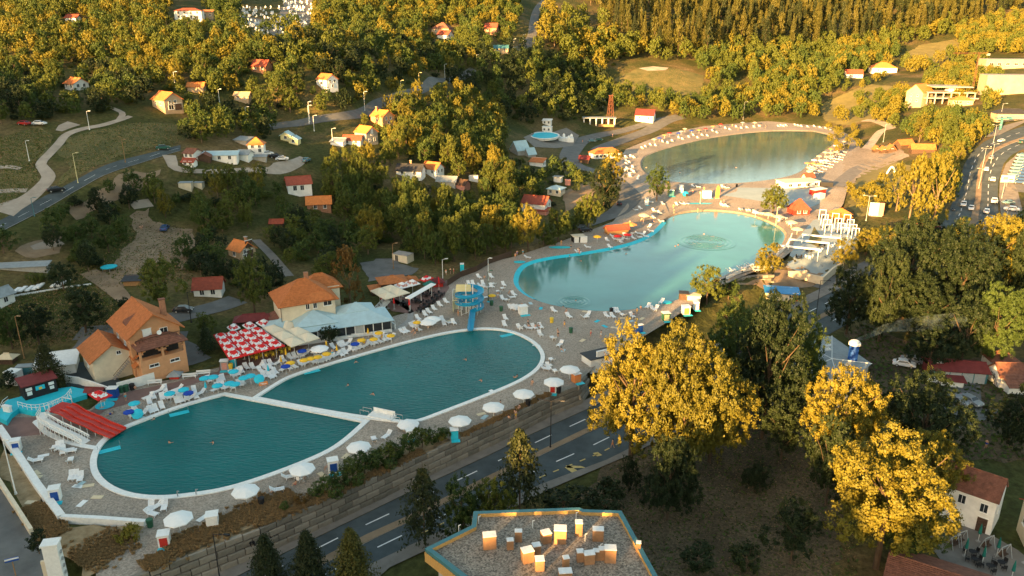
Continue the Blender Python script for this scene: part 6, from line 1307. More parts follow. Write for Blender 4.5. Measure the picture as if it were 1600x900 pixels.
def umbrella(px, py, m, r=1.25, h=2.2, closed=False, tilt=0, label=None, phrase=None, group=None, p=None, foot=True):
    key = (m, r, h, closed); p = p if p is not None else bat(px, py)
    if key not in UMB:
        pm = MB(); pm.bar((0,0,0),(0,0,h*.98),.04,'white_paint'); pm = pm.mesh('pole'); bs = MB(); bs.lathe([(.35,0),(.33,.08),(.08,.12)],10,'concrete'); UMB[key] = (umb_mesh(r,h,m,closed), pm, bs.mesh('base'))
    a, b, c = UMB[key]; t = thing('parasol', p, rnd.uniform(0,.7), label, 'parasol', group)
    if tilt: t.rotation_euler[0] = tilt
    link('canopy', a, t); link('pole', b, t); link('base', c, t)
    if not label: AUTO.append((t, phrase))
    return t
def drop(px, py, hpx): return (px, py + hpx)   # foot of a thing whose middle is seen hpx above it
for (x, y) in z8(180,540,[(695,590),(870,540),(1240,380),(1130,395),(1290,490),(1440,460),(1510,470),(1490,310),(255,715)])+z8(320,480,[(110,860),(580,845),(500,870)]): umbrella(*drop(x, y, 14), 'aqua_fabric', 1.0, 2.0, phrase='turquoise parasol', group='turquoise parasols')
for (x, y) in z8(180,540,[(300,812)])+z8(320,480,[(690,855)]): umbrella(*drop(x, y, 11), 'aqua_fabric', 1.0, 2.0, tilt=R(40), phrase='tilted turquoise parasol')
for (x, y) in z8(180,540,[(1140,520)])+z8(320,480,[(800,785)]): umbrella(*drop(x, y, 8), 'aqua_fabric', 1.0, 2.2, closed=True, phrase='folded turquoise parasol')
for (x, y) in z8(180,540,[(930,585),(190,825)])+z8(320,480,[(1225,530),(1020,725)])+z8(480,480,[(605,440)]): umbrella(*drop(x, y, 14), 'blue_fabric', .95, 2.0, phrase='dark blue parasol', group='dark blue parasols')
for (x, y) in z8(320,480,[(1250,655),(1080,690),(1330,635),(1420,615)])+z8(480,480,[(685,400),(900,308),(1050,343),(835,388),(1375,175),(250,575)])+[(769,459)]: umbrella(*drop(x, y, 13), 'yellow_fabric', .92, 2.0, phrase='open yellow parasol', group='open yellow parasols')
for (x, y) in z8(320,480,[(1020,600),(960,690),(1525,490)])+z8(480,480,[(765,335),(375,550),(712,455)]): umbrella(*drop(x, y, 6), 'yellow_fabric', 1.0, 2.3, closed=True, phrase='folded yellow parasol')
for (x, y) in [(500,546),(669,504),(676,499)]: umbrella(*drop(x, y, 10), 'white_fabric', 1.9, 2.2, phrase='white parasol among the loungers')
for (x, y, lb) in [(282,814,'big white parasol nearest the camera, standing alone near the bottom wall'),(386,770,'big white parasol by the lower rim of the left pool, second from the camera'),(474,735,'big white parasol beside two white chairs at the left pool'),(562,700,'big white parasol left of the white platform'),(719,658,'big white parasol right of the white platform'),(771,636,'big white parasol above the red-clothed bathers'),(818,615,'big white parasol near the green bin at the right pool'),(865,596,'big white parasol beside the retaining wall corner'),(890,576,'big white parasol at the right end of the pool deck')]:
    umbrella(x, y+17, 'white_fabric', 1.95, 2.7, label=lb, group='big white parasols on the pool deck')
umbrella(638, 668, 'white_fabric', 1.9, 1.2, label='collapsed white parasol lying low beside the white platform')
for (x, y, m, ph) in [(1006,340,'beige_fabric','beige parasol'),(1216,342,'beige_fabric','beige parasol'),(1236,351,'beige_fabric','beige parasol'),(1245,362,'beige_fabric','beige parasol'),(933,375,'yellow_fabric','small yellow parasol'),(980,372,'red_fabric','small red parasol'),(965,374,'red_fabric','small red parasol'),(1200,338,'beige_fabric','beige parasol'),(1180,336,'white_fabric','white parasol')]: umbrella(x, y+4, m, 1.9 if m == 'beige_fabric' else 1.3, 2.3, phrase=ph+' on the beach of the middle lake')
for i in range(34):
    if i < 14: x, y = [(1038,216),(1046,213),(1030,221),(1070,206),(1064,210),(1092,208),(1102,206),(1080,209),(1179,196),(1160,196),(1114,202),(1126,199),(1060,213),(1022,223)][i]; m = ['orange_fabric','red_fabric','blue_fabric','beige_fabric','grey_paint'][i % 5]
    else: x = 1262 + (i-14) % 7*9 + rnd.uniform(-2,2); y = 262 - ((i-14) % 7)*6 + (i-14)//7*6 + rnd.uniform(-1,1); m = ['beige_fabric','beige_fabric','orange_fabric','white_fabric'][i % 4]
    umbrella(x, y, m, 1.35, 2.2, phrase={'orange_fabric':'orange','red_fabric':'red','blue_fabric':'blue','beige_fabric':'straw-coloured','grey_paint':'grey','white_fabric':'white'}[m]+' parasol on the far lake shore')
# ------------------------------------------------------------------ parasol terraces
def emblem_strokes(mb, f, m, w=.05, kind=0):
    # flowing white script: two loops, a wave and a swash
    runs = [[(-.42,-.02),(-.36,.10),(-.28,.12),(-.30,.0),(-.38,-.08),(-.30,-.10),(-.22,-.02)],[(-.20,.06),(-.14,-.06),(-.06,.05),(.0,-.06),(.06,.08)],[(.10,-.02),(.14,.12),(.22,.10),(.18,-.06),(.28,-.08),(.36,.02),(.42,.10)],[(-.40,-.16),(-.10,-.12),(.2,-.17),(.44,-.10)]]
    for r in runs:
        for a, b in zip(r[:-1], r[1:]):
            a = np.array(a); b = np.array(b); t = b-a; n = np.array([-t[1],t[0]])/(np.linalg.norm(t)+1e-9)*w
            mb.add([f(*(a-n)), f(*(b-n)), f(*(b+n)), f(*(a+n))], [(0,1,2,3)], m)
def terrace(corners, na, nb, z, m, mark, label_fn, hgt=.9, name='square_parasol', grp=None):
    L, T, Rr, B = [plane(x, y, z)[:2] for x, y in corners]       # left, top, right, bottom seen in the picture
    for i in range(na):
        for j in range(nb):
            def P(a, b): return L*(1-a)*(1-b) + T*a*(1-b) + Rr*a*b + B*(1-a)*b
            q = [P((i+u)/na, (j+v)/nb) for u, v in ((.012,.012),(.988,.012),(.988,.988),(.012,.988))]; c = sum(q)/4; t = thing(name, (c[0],c[1],float(zbeach(c[1]))), 0, label_fn(i, j), 'parasol', grp)
            q = [p - c for p in q]; mb = MB(); ap = (0,0,z+hgt)
            for k in range(4):
                a, b = q[k], q[(k+1)%4]; mb.add([(*a,z),(*b,z),ap],[(0,1,2)],m); mb.add([(*a,z),(*b,z),(*b,z-.18),(*a,z-.18)],[(0,1,2,3)],m)
            can = recalc(mb.build('canopy', t)); mb = MB(); mb.bar((0,0,0),(0,0,z+hgt-.05),.05,'white_paint'); mb.build('pole', t); mb = MB(); mb.box((0,0,.06),(.7,.7,.12),'concrete'); mb.build('base', t)
            if mark:
                mb = MB()
                for k in range(4):
                    a, b = np.array([*q[k], z]), np.array([*q[(k+1)%4], z]); apx = np.array(ap); mid = (a+b)/2; ux = (b-a); L_ = np.linalg.norm(ux); up = (apx-mid); n = np.cross(ux, up); n = n/np.linalg.norm(n); n = n*(.03 if n[2] > 0 else -.03)
                    if ux[0] < 0: ux = -ux
                    f = lambda x, y: tuple(mid + up*(.36 + y*1.2) + ux*x*.62 + n)
                    emblem_strokes(mb, f, mark, .055)
                mb.build('printed_script', can)
ordn = ['first','second','third','fourth','fifth']
terrace([(333,523),(407,512),(446,540),(358,562)], 4, 4, 3.0, 'red_fabric', 'white_fabric', lambda i, j: f'red square parasol with white script, {ordn[i]} from left, {ordn[j]} row from the back', grp='red square parasols of the terrace')
terrace([(409,512),(454,500),(500,528),(455,542)], 2, 3, 3.05, 'cream_fabric', None, lambda i, j: f'cream square parasol beside the red terrace, {["left","right"][i]} one, {ordn[j]} row', grp='cream square parasols beside the red terrace')
terrace([(354,511),(368,505),(376,512),(362,518)], 1, 1, 2.9, 'white_fabric', 'red_fabric', lambda i, j: 'white square parasol with red script, left of three behind the red terrace'); terrace([(378,508),(392,502),(402,509),(388,515)], 1, 1, 2.9, 'white_fabric', 'red_fabric', lambda i, j: 'white square parasol with red script, middle of three behind the red terrace'); terrace([(399,504),(413,498),(426,505),(411,511)], 1, 1, 2.9, 'white_fabric', 'red_fabric', lambda i, j: 'white square parasol with red script, right of three behind the red terrace')
house('terrace_kitchen', 'long low building with curved maroon roof behind the white parasols', 398, 505, 56, 22, 10, 12, 'hip', rh=6, roof='maroon_roof', wall='dark_wood', lm='the maroon-roofed terrace kitchen', cat='building')
LANDM += [('the red parasol terrace', 390, 537), ('the cream parasol terrace', 455, 522)]
terrace([(578,454),(612,445),(641,457),(601,468)], 2, 2, 3.3, 'cream_fabric', None, lambda i, j: f'cream square parasol, {["left","right"][i]} one of the {["back","front"][j]} pair at the café by the spiral slide', grp='cream square parasols at the café')
terrace([(615,445),(630,441),(642,447),(626,451)], 1, 1, 3.0, 'white_fabric', 'pink', lambda i, j: 'white square parasol with pink script, left of the café pair'); terrace([(632,441),(645,436),(657,443),(643,447)], 1, 1, 3.0, 'white_fabric', 'pink', lambda i, j: 'white square parasol with pink script, right of the café pair')
terrace([(655,437),(667,430),(678,434),(664,440)], 1, 1, 3.0, 'red_fabric', 'white_fabric', lambda i, j: 'red square parasol at the back of the café')
terrace([(660,444),(672,438),(682,443),(670,449)], 1, 1, 2.8, 'green_fabric', None, lambda i, j: 'dark green square parasol at the back of the café')
terrace([(137,616),(155,609),(176,617),(153,626)], 1, 1, 2.6, 'red_fabric', 'white_fabric', lambda i, j: 'red square parasol with white script between blue stage and pool')
house('cafe_pavilion', 'café pavilion with wide upper orange hip roof', 613, 452, 40, 34, 17, 20, 'hip', rh=6, roof='tile_orange', wall='dark_wood', cat='pavilion', lm='the café pavilion')
house('cafe_pavilion', 'lower orange hip roof at the left of the café pavilion', 596, 456, 34, 26, 9, 20, 'hip', rh=5, roof='tile_orange', wall='dark_wood', cat='pavilion')
house('cafe_pavilion', 'lower orange hip roof at the right of the café pavilion', 639, 444, 24, 22, 9, 20, 'hip', rh=5, roof='tile_orange', wall='dark_wood', cat='pavilion')
house('kiosk', 'round-backed maroon kiosk at the right end of the café', 684, 446, 16, 14, 9, 10, 'hip', rh=5, roof='maroon_roof', wall='red_paint', cat='kiosk', lm='the maroon café kiosk')
def awning(): 
    a, b = Vector(plane(637,467,3.2)), Vector(plane(677,443,3.4)); c = (a+b)/2; u = (b-a); L = u.to_2d().length; t = thing('awning', (c[0],c[1],0), math.atan2(u[1],u[0]), 'long narrow white awning roof on posts across the café terrace', 'awning')
    mb = MB(); mb.box((0,0,3.3),(L,1.5,.18),'white_fabric'); mb.box((0,.3,3.42),(L,.6,.1),'white_fabric'); mb.build('roof', t)
    for x in (-L*.42,0,L*.42): mb = MB(); mb.bar((x,0,0),(x,0,3.2),.07,'white_paint'); mb.build('post', t)
awning()
for i, (x, y, lb) in enumerate([(616,483,'folded red parasol nearest the white stair bridge'),(627,471,'folded red parasol in front of the cream café parasols'),(640,486,'folded red parasol at the front corner of the café'),(597,477,'folded red parasol half hidden left of the café'),(686,452,'folded red parasol beside the maroon café kiosk')]): umbrella(x, y, 'red_fabric', 1.5, 3.4, closed=True, label=lb, group='folded red parasols at the café')
# café tables and chairs
def table_proto(m, name='cafe_table'):
    t = thing(name, (0,0,0), 0, 'x', 'table'); mb = MB(); mb.lathe([(.5,.70),(.5,.75)], 10, m); mb.build('table_top', t); mb = MB(); mb.bar((0,0,0),(0,0,.7),.05,m); mb.lathe([(.28,0),(.26,.05)],8,m); mb.build('pedestal', t); return Proto(t)
def chair_proto(m):
    t = thing('cafe_chair', (0,0,0), 0, 'x', 'chair'); mb = MB(); mb.box((0,0,.44),(.5,.5,.06),m); mb.build('seat', t); mb = MB(); mb.box((0,.24,.72),(.5,.06,.55),m); mb.build('backrest', t)
    for x in (-.21,.21):
        for y in (-.21,.21): mb = MB(); mb.bar((x,y,0),(x,y,.42),.03,m,5); mb.build('leg', t)
    for x in (-.25,.25): mb = MB(); mb.box((x,0,.64),(.05,.46,.05),m); mb.build('armrest', t)
    return Proto(t)
TB = {m: (table_proto(m), chair_proto(m)) for m in ('dark', 'yellow_paint', 'white_plastic')}
def table_set(px, py, m, word, n=4, p=None):
    a, b = TB[m]; p = p if p is not None else bat(px, py); o = a.put(p, 0); AUTO.append((o, word+' round table'))
    for k in range(n):
        an = 6.283*k/n + rnd.uniform(-.2,.2) + .4; c = b.put((p[0]+.85*math.cos(an), p[1]+.85*math.sin(an), p[2]), an - math.pi/2); AUTO.append((c, word+' armchair'))
for (x, y) in [(632,477),(650,472),(657,488),(663,482),(669,477),(676,472),(682,467),(655,474),(664,464),(672,460),(688,462)]: table_set(x, y, 'dark', 'black')
for (x, y) in z8(320,480,[(650,640),(845,600),(1055,535),(760,610),(950,570)])+[(390,553),(420,547)]: table_set(x, y, 'yellow_paint', 'yellow')
for (x, y) in [(653,499),(664,493),(670,489),(678,484),(687,478),(697,473)]: lounger(x, y, 30)
table_set(470, 748, 'white_plastic', 'white', 3)
# ------------------------------------------------------------------ slides and stage
def spiral_slide():
    p = bat(727, 490); t = thing('spiral_slide', p, 0, 'blue spiral water slide on white posts with pale yellow stair tower, ending in the pool', 'water slide')
    r, n = 2.7, 72; cx, cy = 1.0, 0.6; pts = []; a0 = R(100); turns = 2.35; zt, zl = 5.6, 1.3
    for i in range(n+1):
        f = i/n; a = a0 - f*turns*2*math.pi; pts.append(Vector((cx + r*math.cos(a), cy + r*math.sin(a), zt + (zl-zt)*f)))
    e = plane(735, 517, .25); e = Vector((e[0]-p[0], e[1]-p[1], .3)); last = pts[-1]; m1 = Vector((e[0]+.1, last[1]-1.0, 1.05)); pts += [last.lerp(m1,.35), last.lerp(m1,.7), m1, m1.lerp(e,.4), m1.lerp(e,.75), e]
    mb = MB(); prof = [(-.62,.42),(-.56,.12),(-.3,.0),(.3,.0),(.56,.12),(.62,.42),(.70,.42),(.66,.05),(.34,-.10),(-.34,-.10),(-.66,.05),(-.70,.42)]; k = len(prof); V = []
    for i, q in enumerate(pts):
        d = (pts[min(i+1,len(pts)-1)] - pts[max(i-1,0)]); d.z = 0; d.normalize(); s = Vector((d.y,-d.x,0)); V += [q + s*a + Vector((0,0,b)) for a, b in prof]
    F = [(i*k+j, i*k+(j+1)%k, (i+1)*k+(j+1)%k, (i+1)*k+j) for i in range(len(pts)-1) for j in range(k)]; mb.add(V, F, 'slide_blue'); recalc(mb.build('chute', t, smooth=False))
    mb = MB()
    for a in np.arange(0, 6.28, .785): q = (cx+(r-.1)*math.cos(a), cy+(r-.1)*math.sin(a)); mb.bar((*q,0),(*q,3.0),.07,'white_paint')
    for a in np.arange(0, 6.28, .785): q = (cx+(r-.1)*math.cos(a), cy+(r-.1)*math.sin(a)); q2 = (cx+(r-.1)*math.cos(a+.785), cy+(r-.1)*math.sin(a+.785)); mb.bar((*q,.2),(*q2,1.2),.04,'white_paint')
    for x, y in ((.2,1.4),(1.8,1.4),(.2,-.2),(1.8,-.2)): mb.bar((x,y,0),(x,y,7.0),.08,'white_paint')
    mb.build('frame', t)
    mb = MB(); mb.box((-.4,1.4,5.3),(3.4,1.4,.2),'pale_yellow'); mb.box((-.4,.72,5.9),(3.4,.08,1.1),'pale_yellow'); mb.box((-.4,2.08,5.9),(3.4,.08,1.1),'pale_yellow'); mb.build('platform', t)
    mb = MB(); 
    for q in range(12): mb.box((-2.2+ (0 if q<6 else -.2), 2.4-.30*(q if q<6 else 11-q), .4+.42*q), (1.1,.36,.1), 'pale_yellow')
    mb.box((-2.85,1.4,1.5),(.08,2.4,2.6),'pale_yellow'); mb.box((-2.85,1.4,4.2),(.08,2.4,2.2),'white_paint'); mb.build('stairs', t)
    LANDM.append(('the blue spiral slide', 728, 475)); protect_pts([p])
spiral_slide()
def red_slide():
    A = [plane(100,638,3.0), plane(185,677,.35)]; top, bot = Vector(A[0]), Vector(A[1]); d = (bot-top).to_2d(); L = d.length; t = thing('red_slide', (top[0],top[1],0), math.atan2(d[1],d[0]), 'wide red multi-lane water slide with white ramp and railing at the left pool', 'water slide')
    w = 3.4; pr = [(0,3.0),(.10,2.85),(.25,2.1),(.42,1.75),(.55,1.5),(.70,.95),(.86,.65),(1.0,.35)]; pr = [(a*L, z) for a, z in pr]
    mb = MB()
    for (x0,z0),(x1,z1) in zip(pr[:-1],pr[1:]):
        mb.slab((x0,-w/2,z0),(x1,-w/2,z1),(x1,w/2,z1),(x0,w/2,z0),.12,'slide_red')
        for y in (-w/2,-w/6,w/6,w/2): mb.slab((x0,y-.07,z0+.25),(x1,y-.07,z1+.25),(x1,y+.07,z1+.25),(x0,y+.07,z0+.25),.3,'slide_red')
    mb.build('chute', t); mb = MB()
    for a, z in pr[1:-1]:
        for y in (-w/2+.2, w/2-.2): mb.bar((a,y,-.05),(a,y,z-.1),.07,'white_paint'); mb.bar((a,-w/2+.2,z-.25),(a,w/2-.2,z-.25),.05,'white_paint')
    mb.build('supports', t)
    mb = MB(); mb.box((-1.1,0,2.95),(2.4,w,.15),'red_paint'); mb.build('platform', t)
    mb = MB(); mb.path([(-2.2,-w/2,3.9),(-2.2,w/2,3.9),(0,w/2,3.9)],.05,'white_paint'); [mb.bar((-2.2,y,3),(-2.2,y,3.9),.04,'white_paint') for y in np.linspace(-w/2,w/2,5)]; mb.bar((0,w/2,2.9),(0,w/2,4.6),.06,'white_paint'); mb.build('railing', t)
    mb = MB(); R0 = [(-2.0,-w/2-.2,2.9),(-1.2,-w/2-1.7,2.5),(2.5,-w/2-2.0,1.6),(6.0,-w/2-2.0,.8),(8.2,-w/2-2.0,.1)]
    for a, b in zip(R0[:-1],R0[1:]):
        a, b = Vector(a), Vector(b); n = Vector((-(b-a).y,(b-a).x,0)).normalized()*.75; mb.slab(a-n,b-n,b+n,a+n,.15,'white_paint')
        for s in (-1,1):
            mb.slab(a+n*s+Vector((0,-.04,1.0)),b+n*s+Vector((0,-.04,1.0)),b+n*s+Vector((0,.04,1.0)),a+n*s+Vector((0,.04,1.0)),.25,'white_paint'); mb.bar(a+n*s+Vector((0,0,.5)),b+n*s+Vector((0,0,.5)),.05,'white_paint')
            for q in range(4): c = a.lerp(b,q/4)+n*s; mb.bar(c,c+Vector((0,0,1.0)),.05,'white_paint'); mb.bar((c[0],c[1],0),c,.06,'white_paint')
    mb.build('ramp', t); LANDM.append(('the red slide', 130, 655))
red_slide()
def stage():
    P = [plane(x, y, .9)[:2] for (x, y) in [(11,625),(38,618),(90,607),(112,604),(137,609),(135,616),(112,623),(96,632),(78,639),(50,643),(29,638),(18,646),(10,658),(-2,652),(0,640)]]; c = np.mean(P,0); t = thing('stage', (c[0],c[1],0), 0, 'bright turquoise raised stage with curved white railing', 'stage'); P = [p-c for p in P]
    mb = MB(); mb.prism([tuple(p) for p in P], -.3, .9, 'aqua'); mb.build('platform', t)
    E = [plane(x, y, .9)[:2]-c for (x, y) in [(29,636),(50,641),(70,639),(88,633),(103,626),(112,615)]]; E = [np.array([*e,0]) for e in E]; E = spline(E, 3); mb = MB()
    for z in (1.45, 1.95): mb.path([(e[0],e[1],z) for e in E], .05, 'white_paint')
    for e in E: mb.bar((e[0],e[1],.9),(e[0],e[1],1.95),.05,'white_paint')
    mb.build('railing', t); mb = MB(); E = [plane(x, y, .9)[:2]-c for (x, y) in [(2,643),(6,634),(14,628)]]; [mb.path([(e[0],e[1],z) for e in E], .05,'white_paint') for z in (1.45,1.95)]; mb.build('railing', t); LANDM.append(('the turquoise stage', 70, 630))
stage()
def stage_kiosk():
    a, b = Vector(plane(40,626,.9)), Vector(plane(91,611,.9)); u = b-a; L = u.length; c = (a+b)/2; t = thing('stage_kiosk', (c[0],c[1],.9), math.atan2(u[1],u[0]), 'dark kiosk with maroon roof and pinned white notices on the turquoise stage', 'kiosk')
    mb = MB(); mb.box((0,1.6,1.35),(L,3.2,2.7),'dark'); mb.build('wall', t); mb = MB(); mb.slab((-L/2-.3,-.3,2.75),(L/2+.3,-.3,2.75),(L/2+.3,3.5,3.3),(-L/2-.3,3.5,3.3),.16,'maroon_roof'); mb.build('roof', t)
    for (x, z, w, h, m) in ((-L*.34,1.9,1.0,.55,'white_paint'),(-L*.34,1.1,.8,.7,'white_paint'),(-.02,1.7,1.5,.8,'aqua_fabric'),(L*.34,1.9,.9,.55,'white_paint'),(L*.34,1.1,.7,.6,'white_paint')): mb = MB(); mb.box((x,-.04,z),(w,.08,h),m); mb.build('notice', t)
    mb = MB(); mb.box((0,-.09,1.6),(.5,.04,.45),'yellow_paint'); mb.build('emblem', t)
stage_kiosk()
house('service_block', 'small white technical block with two dark roof hatches left of the spruce', 22, 590, 20, 16, 11, -10, 'flat', roof='white_paint', ov=.05, z=1.2, cat='building')
house('container', 'grey-teal container with white frame behind the technical block', 42, 580, 26, 12, 9, 10, 'flat', roof='grey_roof', wall='teal_metal', ov=.1, z=1.2, cat='container')
house('bar_hut', 'straw-topped bar hut at the left edge', 12, 562, 22, 14, 7, 0, 'hip', rh=4, roof='beige_fabric', wall='dark_wood', z=1.5, cat='hut')
house('beach_hut', 'small maroon-roofed hut behind the red parasol near the stage', 150, 618, 24, 12, 9, -5, rh=5, roof='maroon_roof', wall='dark_wood', cat='hut')
house('beach_hut', 'small brown hut with grey pyramid roof right of the white garden wall', 274, 590, 14, 12, 8, 5, 'hip', rh=4, roof='grey_roof', wall='red_paint', cat='hut')
house('ticket_hut', 'black-roofed white kiosk at the wall corner below the golden crown', 936, 564, 48, 26, 12, 28, 'flat', roof='dark_roof', wall='white_wall', ov=.3, cat='kiosk', z=0, lm='the black-roofed kiosk')
house('roof_sign', 'long white board with green edge standing on the black kiosk roof', 945, 552, 30, 3, 5, 28, 'flat', roof='white_paint', wall='white_paint', ov=.02, z=2.6, cat='sign', base=-.4)
house('lake_kiosk', 'open kiosk with pale roof at the right end of the middle lake', 1083, 470, 20, 14, 10, -8, 'flat', roof='cream_wall', wall='cream_wall', ov=.2, cat='kiosk', lm='the lakeside kiosk')
house('lake_kiosk', 'dark open half of the kiosk with turquoise mat', 1068, 467, 14, 14, 10, -8, 'flat', roof='dark_roof', wall='dark_wood', ov=.1, cat='kiosk')
house('beach_kiosk', 'black beach kiosk with white poster wall', 903, 377, 18, 14, 9, 12, 'flat', roof='cream_wall', wall='dark', ov=.2, cat='kiosk', wins=[('f',.25,.5,1.4,1.6,'white_paint','white_paint')], lm='the black beach kiosk')
house('poster_wall', 'white poster panel standing right of the black beach kiosk', 912, 379, 11, 2, 9, 12, 'flat', roof='white_paint', wall='white_paint', ov=.02, cat='sign')
house('snack_bar', 'low snack bar with rusty red roof on the middle lake beach', 963, 364, 34, 16, 8, 18, rh=5, roof='tile_red', wall='wood', cat='bar', lm='the beach snack bar')
umbrella(984, 360, 'orange_fabric', 2.4, 2.8, label='large orange parasol at the right end of the beach snack bar')
house('terrace_building', 'white stepped terrace building at the near shore of the far lake', 1246, 290, 60, 26, 8, 14, 'flat', roof='cream_fabric', wall='white_wall', ov=.3, wins=[('f',u,.5,1.6,1.2) for u in (.15,.4,.65,.9)], cat='building', lm='the white terrace building')
house('terrace_building', 'smaller sunlit hut with red gable beside the white terrace building', 1262, 283, 14, 12, 8, 14, rh=5, roof='tile_red', wall='cream_wall', cat='hut')
house('kiosk', 'white and red food kiosk on the court edge', 1277, 303, 24, 12, 8, 30, 'flat', roof='white_paint', wall='red_paint', ov=.3, cat='kiosk', lm='the red and white food kiosk')
house('kiosk', 'second white food trailer in front of the red and white kiosk', 1280, 310, 18, 9, 7, 40, 'flat', roof='white_paint', wall='white_paint', ov=.05, cat='kiosk')
house('kiosk', 'black box kiosk behind the food trailers', 1291, 291, 18, 8, 6, -10, 'flat', roof='dark_roof', wall='dark', ov=.05, cat='kiosk')
house('portable_toilet', 'turquoise portable toilet under the trees left of the beach', 722, 421, 6, 6, 9, 5, 'flat', roof='white_paint', wall='aqua', ov=.02, cat='toilet')
def cabinet(px, py, m, w, d, h, lb, rz=0, m2=None):
    p = bat(px, py); t = thing('beach_cabin', p, R(rz), lb, 'cabin'); mb = MB(); mb.box((0,0,h/2),(w,d,h),m); mb.build('body', t); mb = MB(); mb.box((0,0,h+.06),(w+.2,d+.2,.12),'white_paint'); mb.build('roof', t); mb = MB(); mb.box((0,-d/2-.03,h*.45),(w*.7,.06,h*.75),m2 or m); mb.build('door', t); mb = MB(); mb.box((.1,-d/2-.6,.05),(w*1.2,.9,.08),'aqua'); mb.build('mat', t); return t
cabinet(817,490,'white_paint',1.9,1.6,1.9,'white changing cabin standing on the sand between the pools',20); cabinet(27,703,'white_paint',1.3,1.2,1.8,'blue and white changing cabin at the far left wall',20,'blue_paint'); cabinet(88,780,'white_paint',1.4,1.3,1.9,'blue and white changing cabin by the left corner of the deck',20,'blue_paint')
cabinet(333,820,'white_paint',1.5,1.4,1.7,'white cabin near the dry grass at the bottom of the deck',15); cabinet(258,850,'white_paint',1.4,1.4,1.7,'small red and white striped cabin with turquoise mat near the shrub tree',15,'red_paint'); cabinet(521,736,'white_paint',1.5,1.3,2.0,'cabin with blue back beside the dark hedge bushes',20,'blue_paint'); cabinet(864,612,'white_paint',1.2,1.2,2.0,'narrow white cabin with red lining beside the wall',-10,'red_paint')
cabinet(710,684,'aqua_fabric',1.2,1.1,1.6,'turquoise cabin at the end of the hedge',10); cabinet(641,684,'white_paint',1.2,1.0,1.4,'white cabin at the right end of the hedge bushes',15); cabinet(900,596,'orange_fabric',1.4,1.3,1.7,'orange striped cabin by the right end of the retaining wall',30); cabinet(1071,490,'white_paint',1.7,1.3,1.9,'red and white striped cabin on the grass by the lakeside kiosk',10,'orange_fabric'); cabinet(1087,483,'white_paint',1.1,1,1.8,'plain white cabin right of the red striped one',5); cabinet(998,519,'blue_paint',1.7,.6,1.7,'blue notice cabin at the edge of the golden crown',25); cabinet(1040,500,'green_paint',1.6,1.3,1.8,'green cabin with pale panels at the beach edge',10,'pale_yellow')
cabinet(1064,300,'white_paint',1.4,1.2,2.6,'white cabin between the two lakes',5); cabinet(1010,320,'white_paint',1.2,1.0,2.4,'white cabin left of the sand between the lakes',5); cabinet(1104,309,'white_paint',3.0,1.8,2.6,'white rounded ticket booth between the lakes',5); cabinet(1048,306,'teal_metal',2,1.6,2.2,'dark teal booth under the round tree between the lakes',5)
cabinet(14,650,'white_paint',1.6,.5,1.9,'white poster stand at the left foot of the turquoise stage',-20); cabinet(178,620,'blue_paint',1.6,1.2,1.8,'dark blue bin store at the white garden wall',5); cabinet(352,577,'steel',1.5,1.0,1.9,'drinks cooler with picture front at the left foot of the red terrace',10,'pink'); cabinet(365,573,'aqua_fabric',1.2,.9,1.9,'blue drinks cooler at the left foot of the red terrace',10)
# ------------------------------------------------------------------ terrace with white frames, footbridge, bridge railing
def frames():
    gi = 0
    for (x, y, w, dd) in [(1246,402,9,3),(1262,392,9,3),(1282,384,9,3)]:
        p = at(x, y); t = thing('pergola', p, R(-22), ['nearest of three long white pergola frames above the stone wall','middle of three long white pergola frames on the terrace','rear one of three long white pergola frames on the terrace'][gi], 'pergola', 'long white pergola frames'); gi += 1
        mb = MB(); mb.box((0,0,3.0),(w*1.25,.9,.35),'white_paint'); mb.build('beam', t)
        for xx in (-w*.6, w*.6): mb = MB(); mb.box((xx,0,1.4),(.22,.22,3.0),'white_paint'); mb.build('post', t); mb = MB(); mb.box((xx,-2,1.5),(.2,.2,3.0),'white_paint'); mb.build('post', t)
        table_set(0, 0, 'dark', 'dark', 4, p=(p[0], p[1]-1.2, p[2])); table_set(0, 0, 'white_plastic', 'white', 3, p=(p[0]+3, p[1]-1.0, p[2]))
    for i, (x, y) in enumerate([(1284,344),(1287,352),(1290,360),(1293,368),(1304,350),(1308,358),(1313,366),(1318,373),(1322,352),(1327,360),(1331,368),(1335,374)]):
        p = at(x, y); t = thing('white_portal', p, R(-15), None, 'frame', 'white portal frames of the terrace'); AUTO.append((t, 'white square portal frame on the terrace'))
        for xx in (-1.0,1.0): mb = MB(); mb.box((xx,0,1.8),(.18,.18,3.6),'white_paint'); mb.build('post', t)
        mb = MB(); mb.box((0,0,3.6),(2.2,.18,.18),'white_paint'); mb.build('beam', t)
        if i % 2 == 0: table_set(0,0,'dark','dark',3,p=(p[0],p[1]+1.5,p[2]))
    mb = MB(); pts = gpx([(1232,432),(1258,438),(1284,445),(1300,430),(1316,420)]); strip_wall('terrace_wall', 'sunlit cream retaining wall under the white pergolas', pts, 2.2, .5, 'cream_wall', 'wall'); LANDM.append(('the white-framed terrace', 1290, 385))
    drape('terrace_floor', gpx([(1228,418),(1240,380),(1270,345),(1290,338),(1330,340),(1345,372),(1335,392),(1300,420),(1284,436)]), 'court', H, .16, 2.5)
    drape('terrace_lawn', gpx([(1262,380),(1272,355),(1284,372),(1280,388)]), 'meadow_sunlit', H, .22, 2.5)
    pts = bpx([(1213,402),(1224,392),(1233,380),(1238,368)]); o0 = Vector(pts[0]); mb = MB()
    for a, b in zip(pts[:-1], pts[1:]):
        for k in range(6): q = Vector(a).lerp(Vector(b), k/6)-o0; mb.box((q[0],q[1],.6),(.35,.1,1.2),'white_paint',.9)
    tag(mb.build('picket_fence', None, o0), 'white picket fence along the right shore of the middle lake', 'fence')
frames()
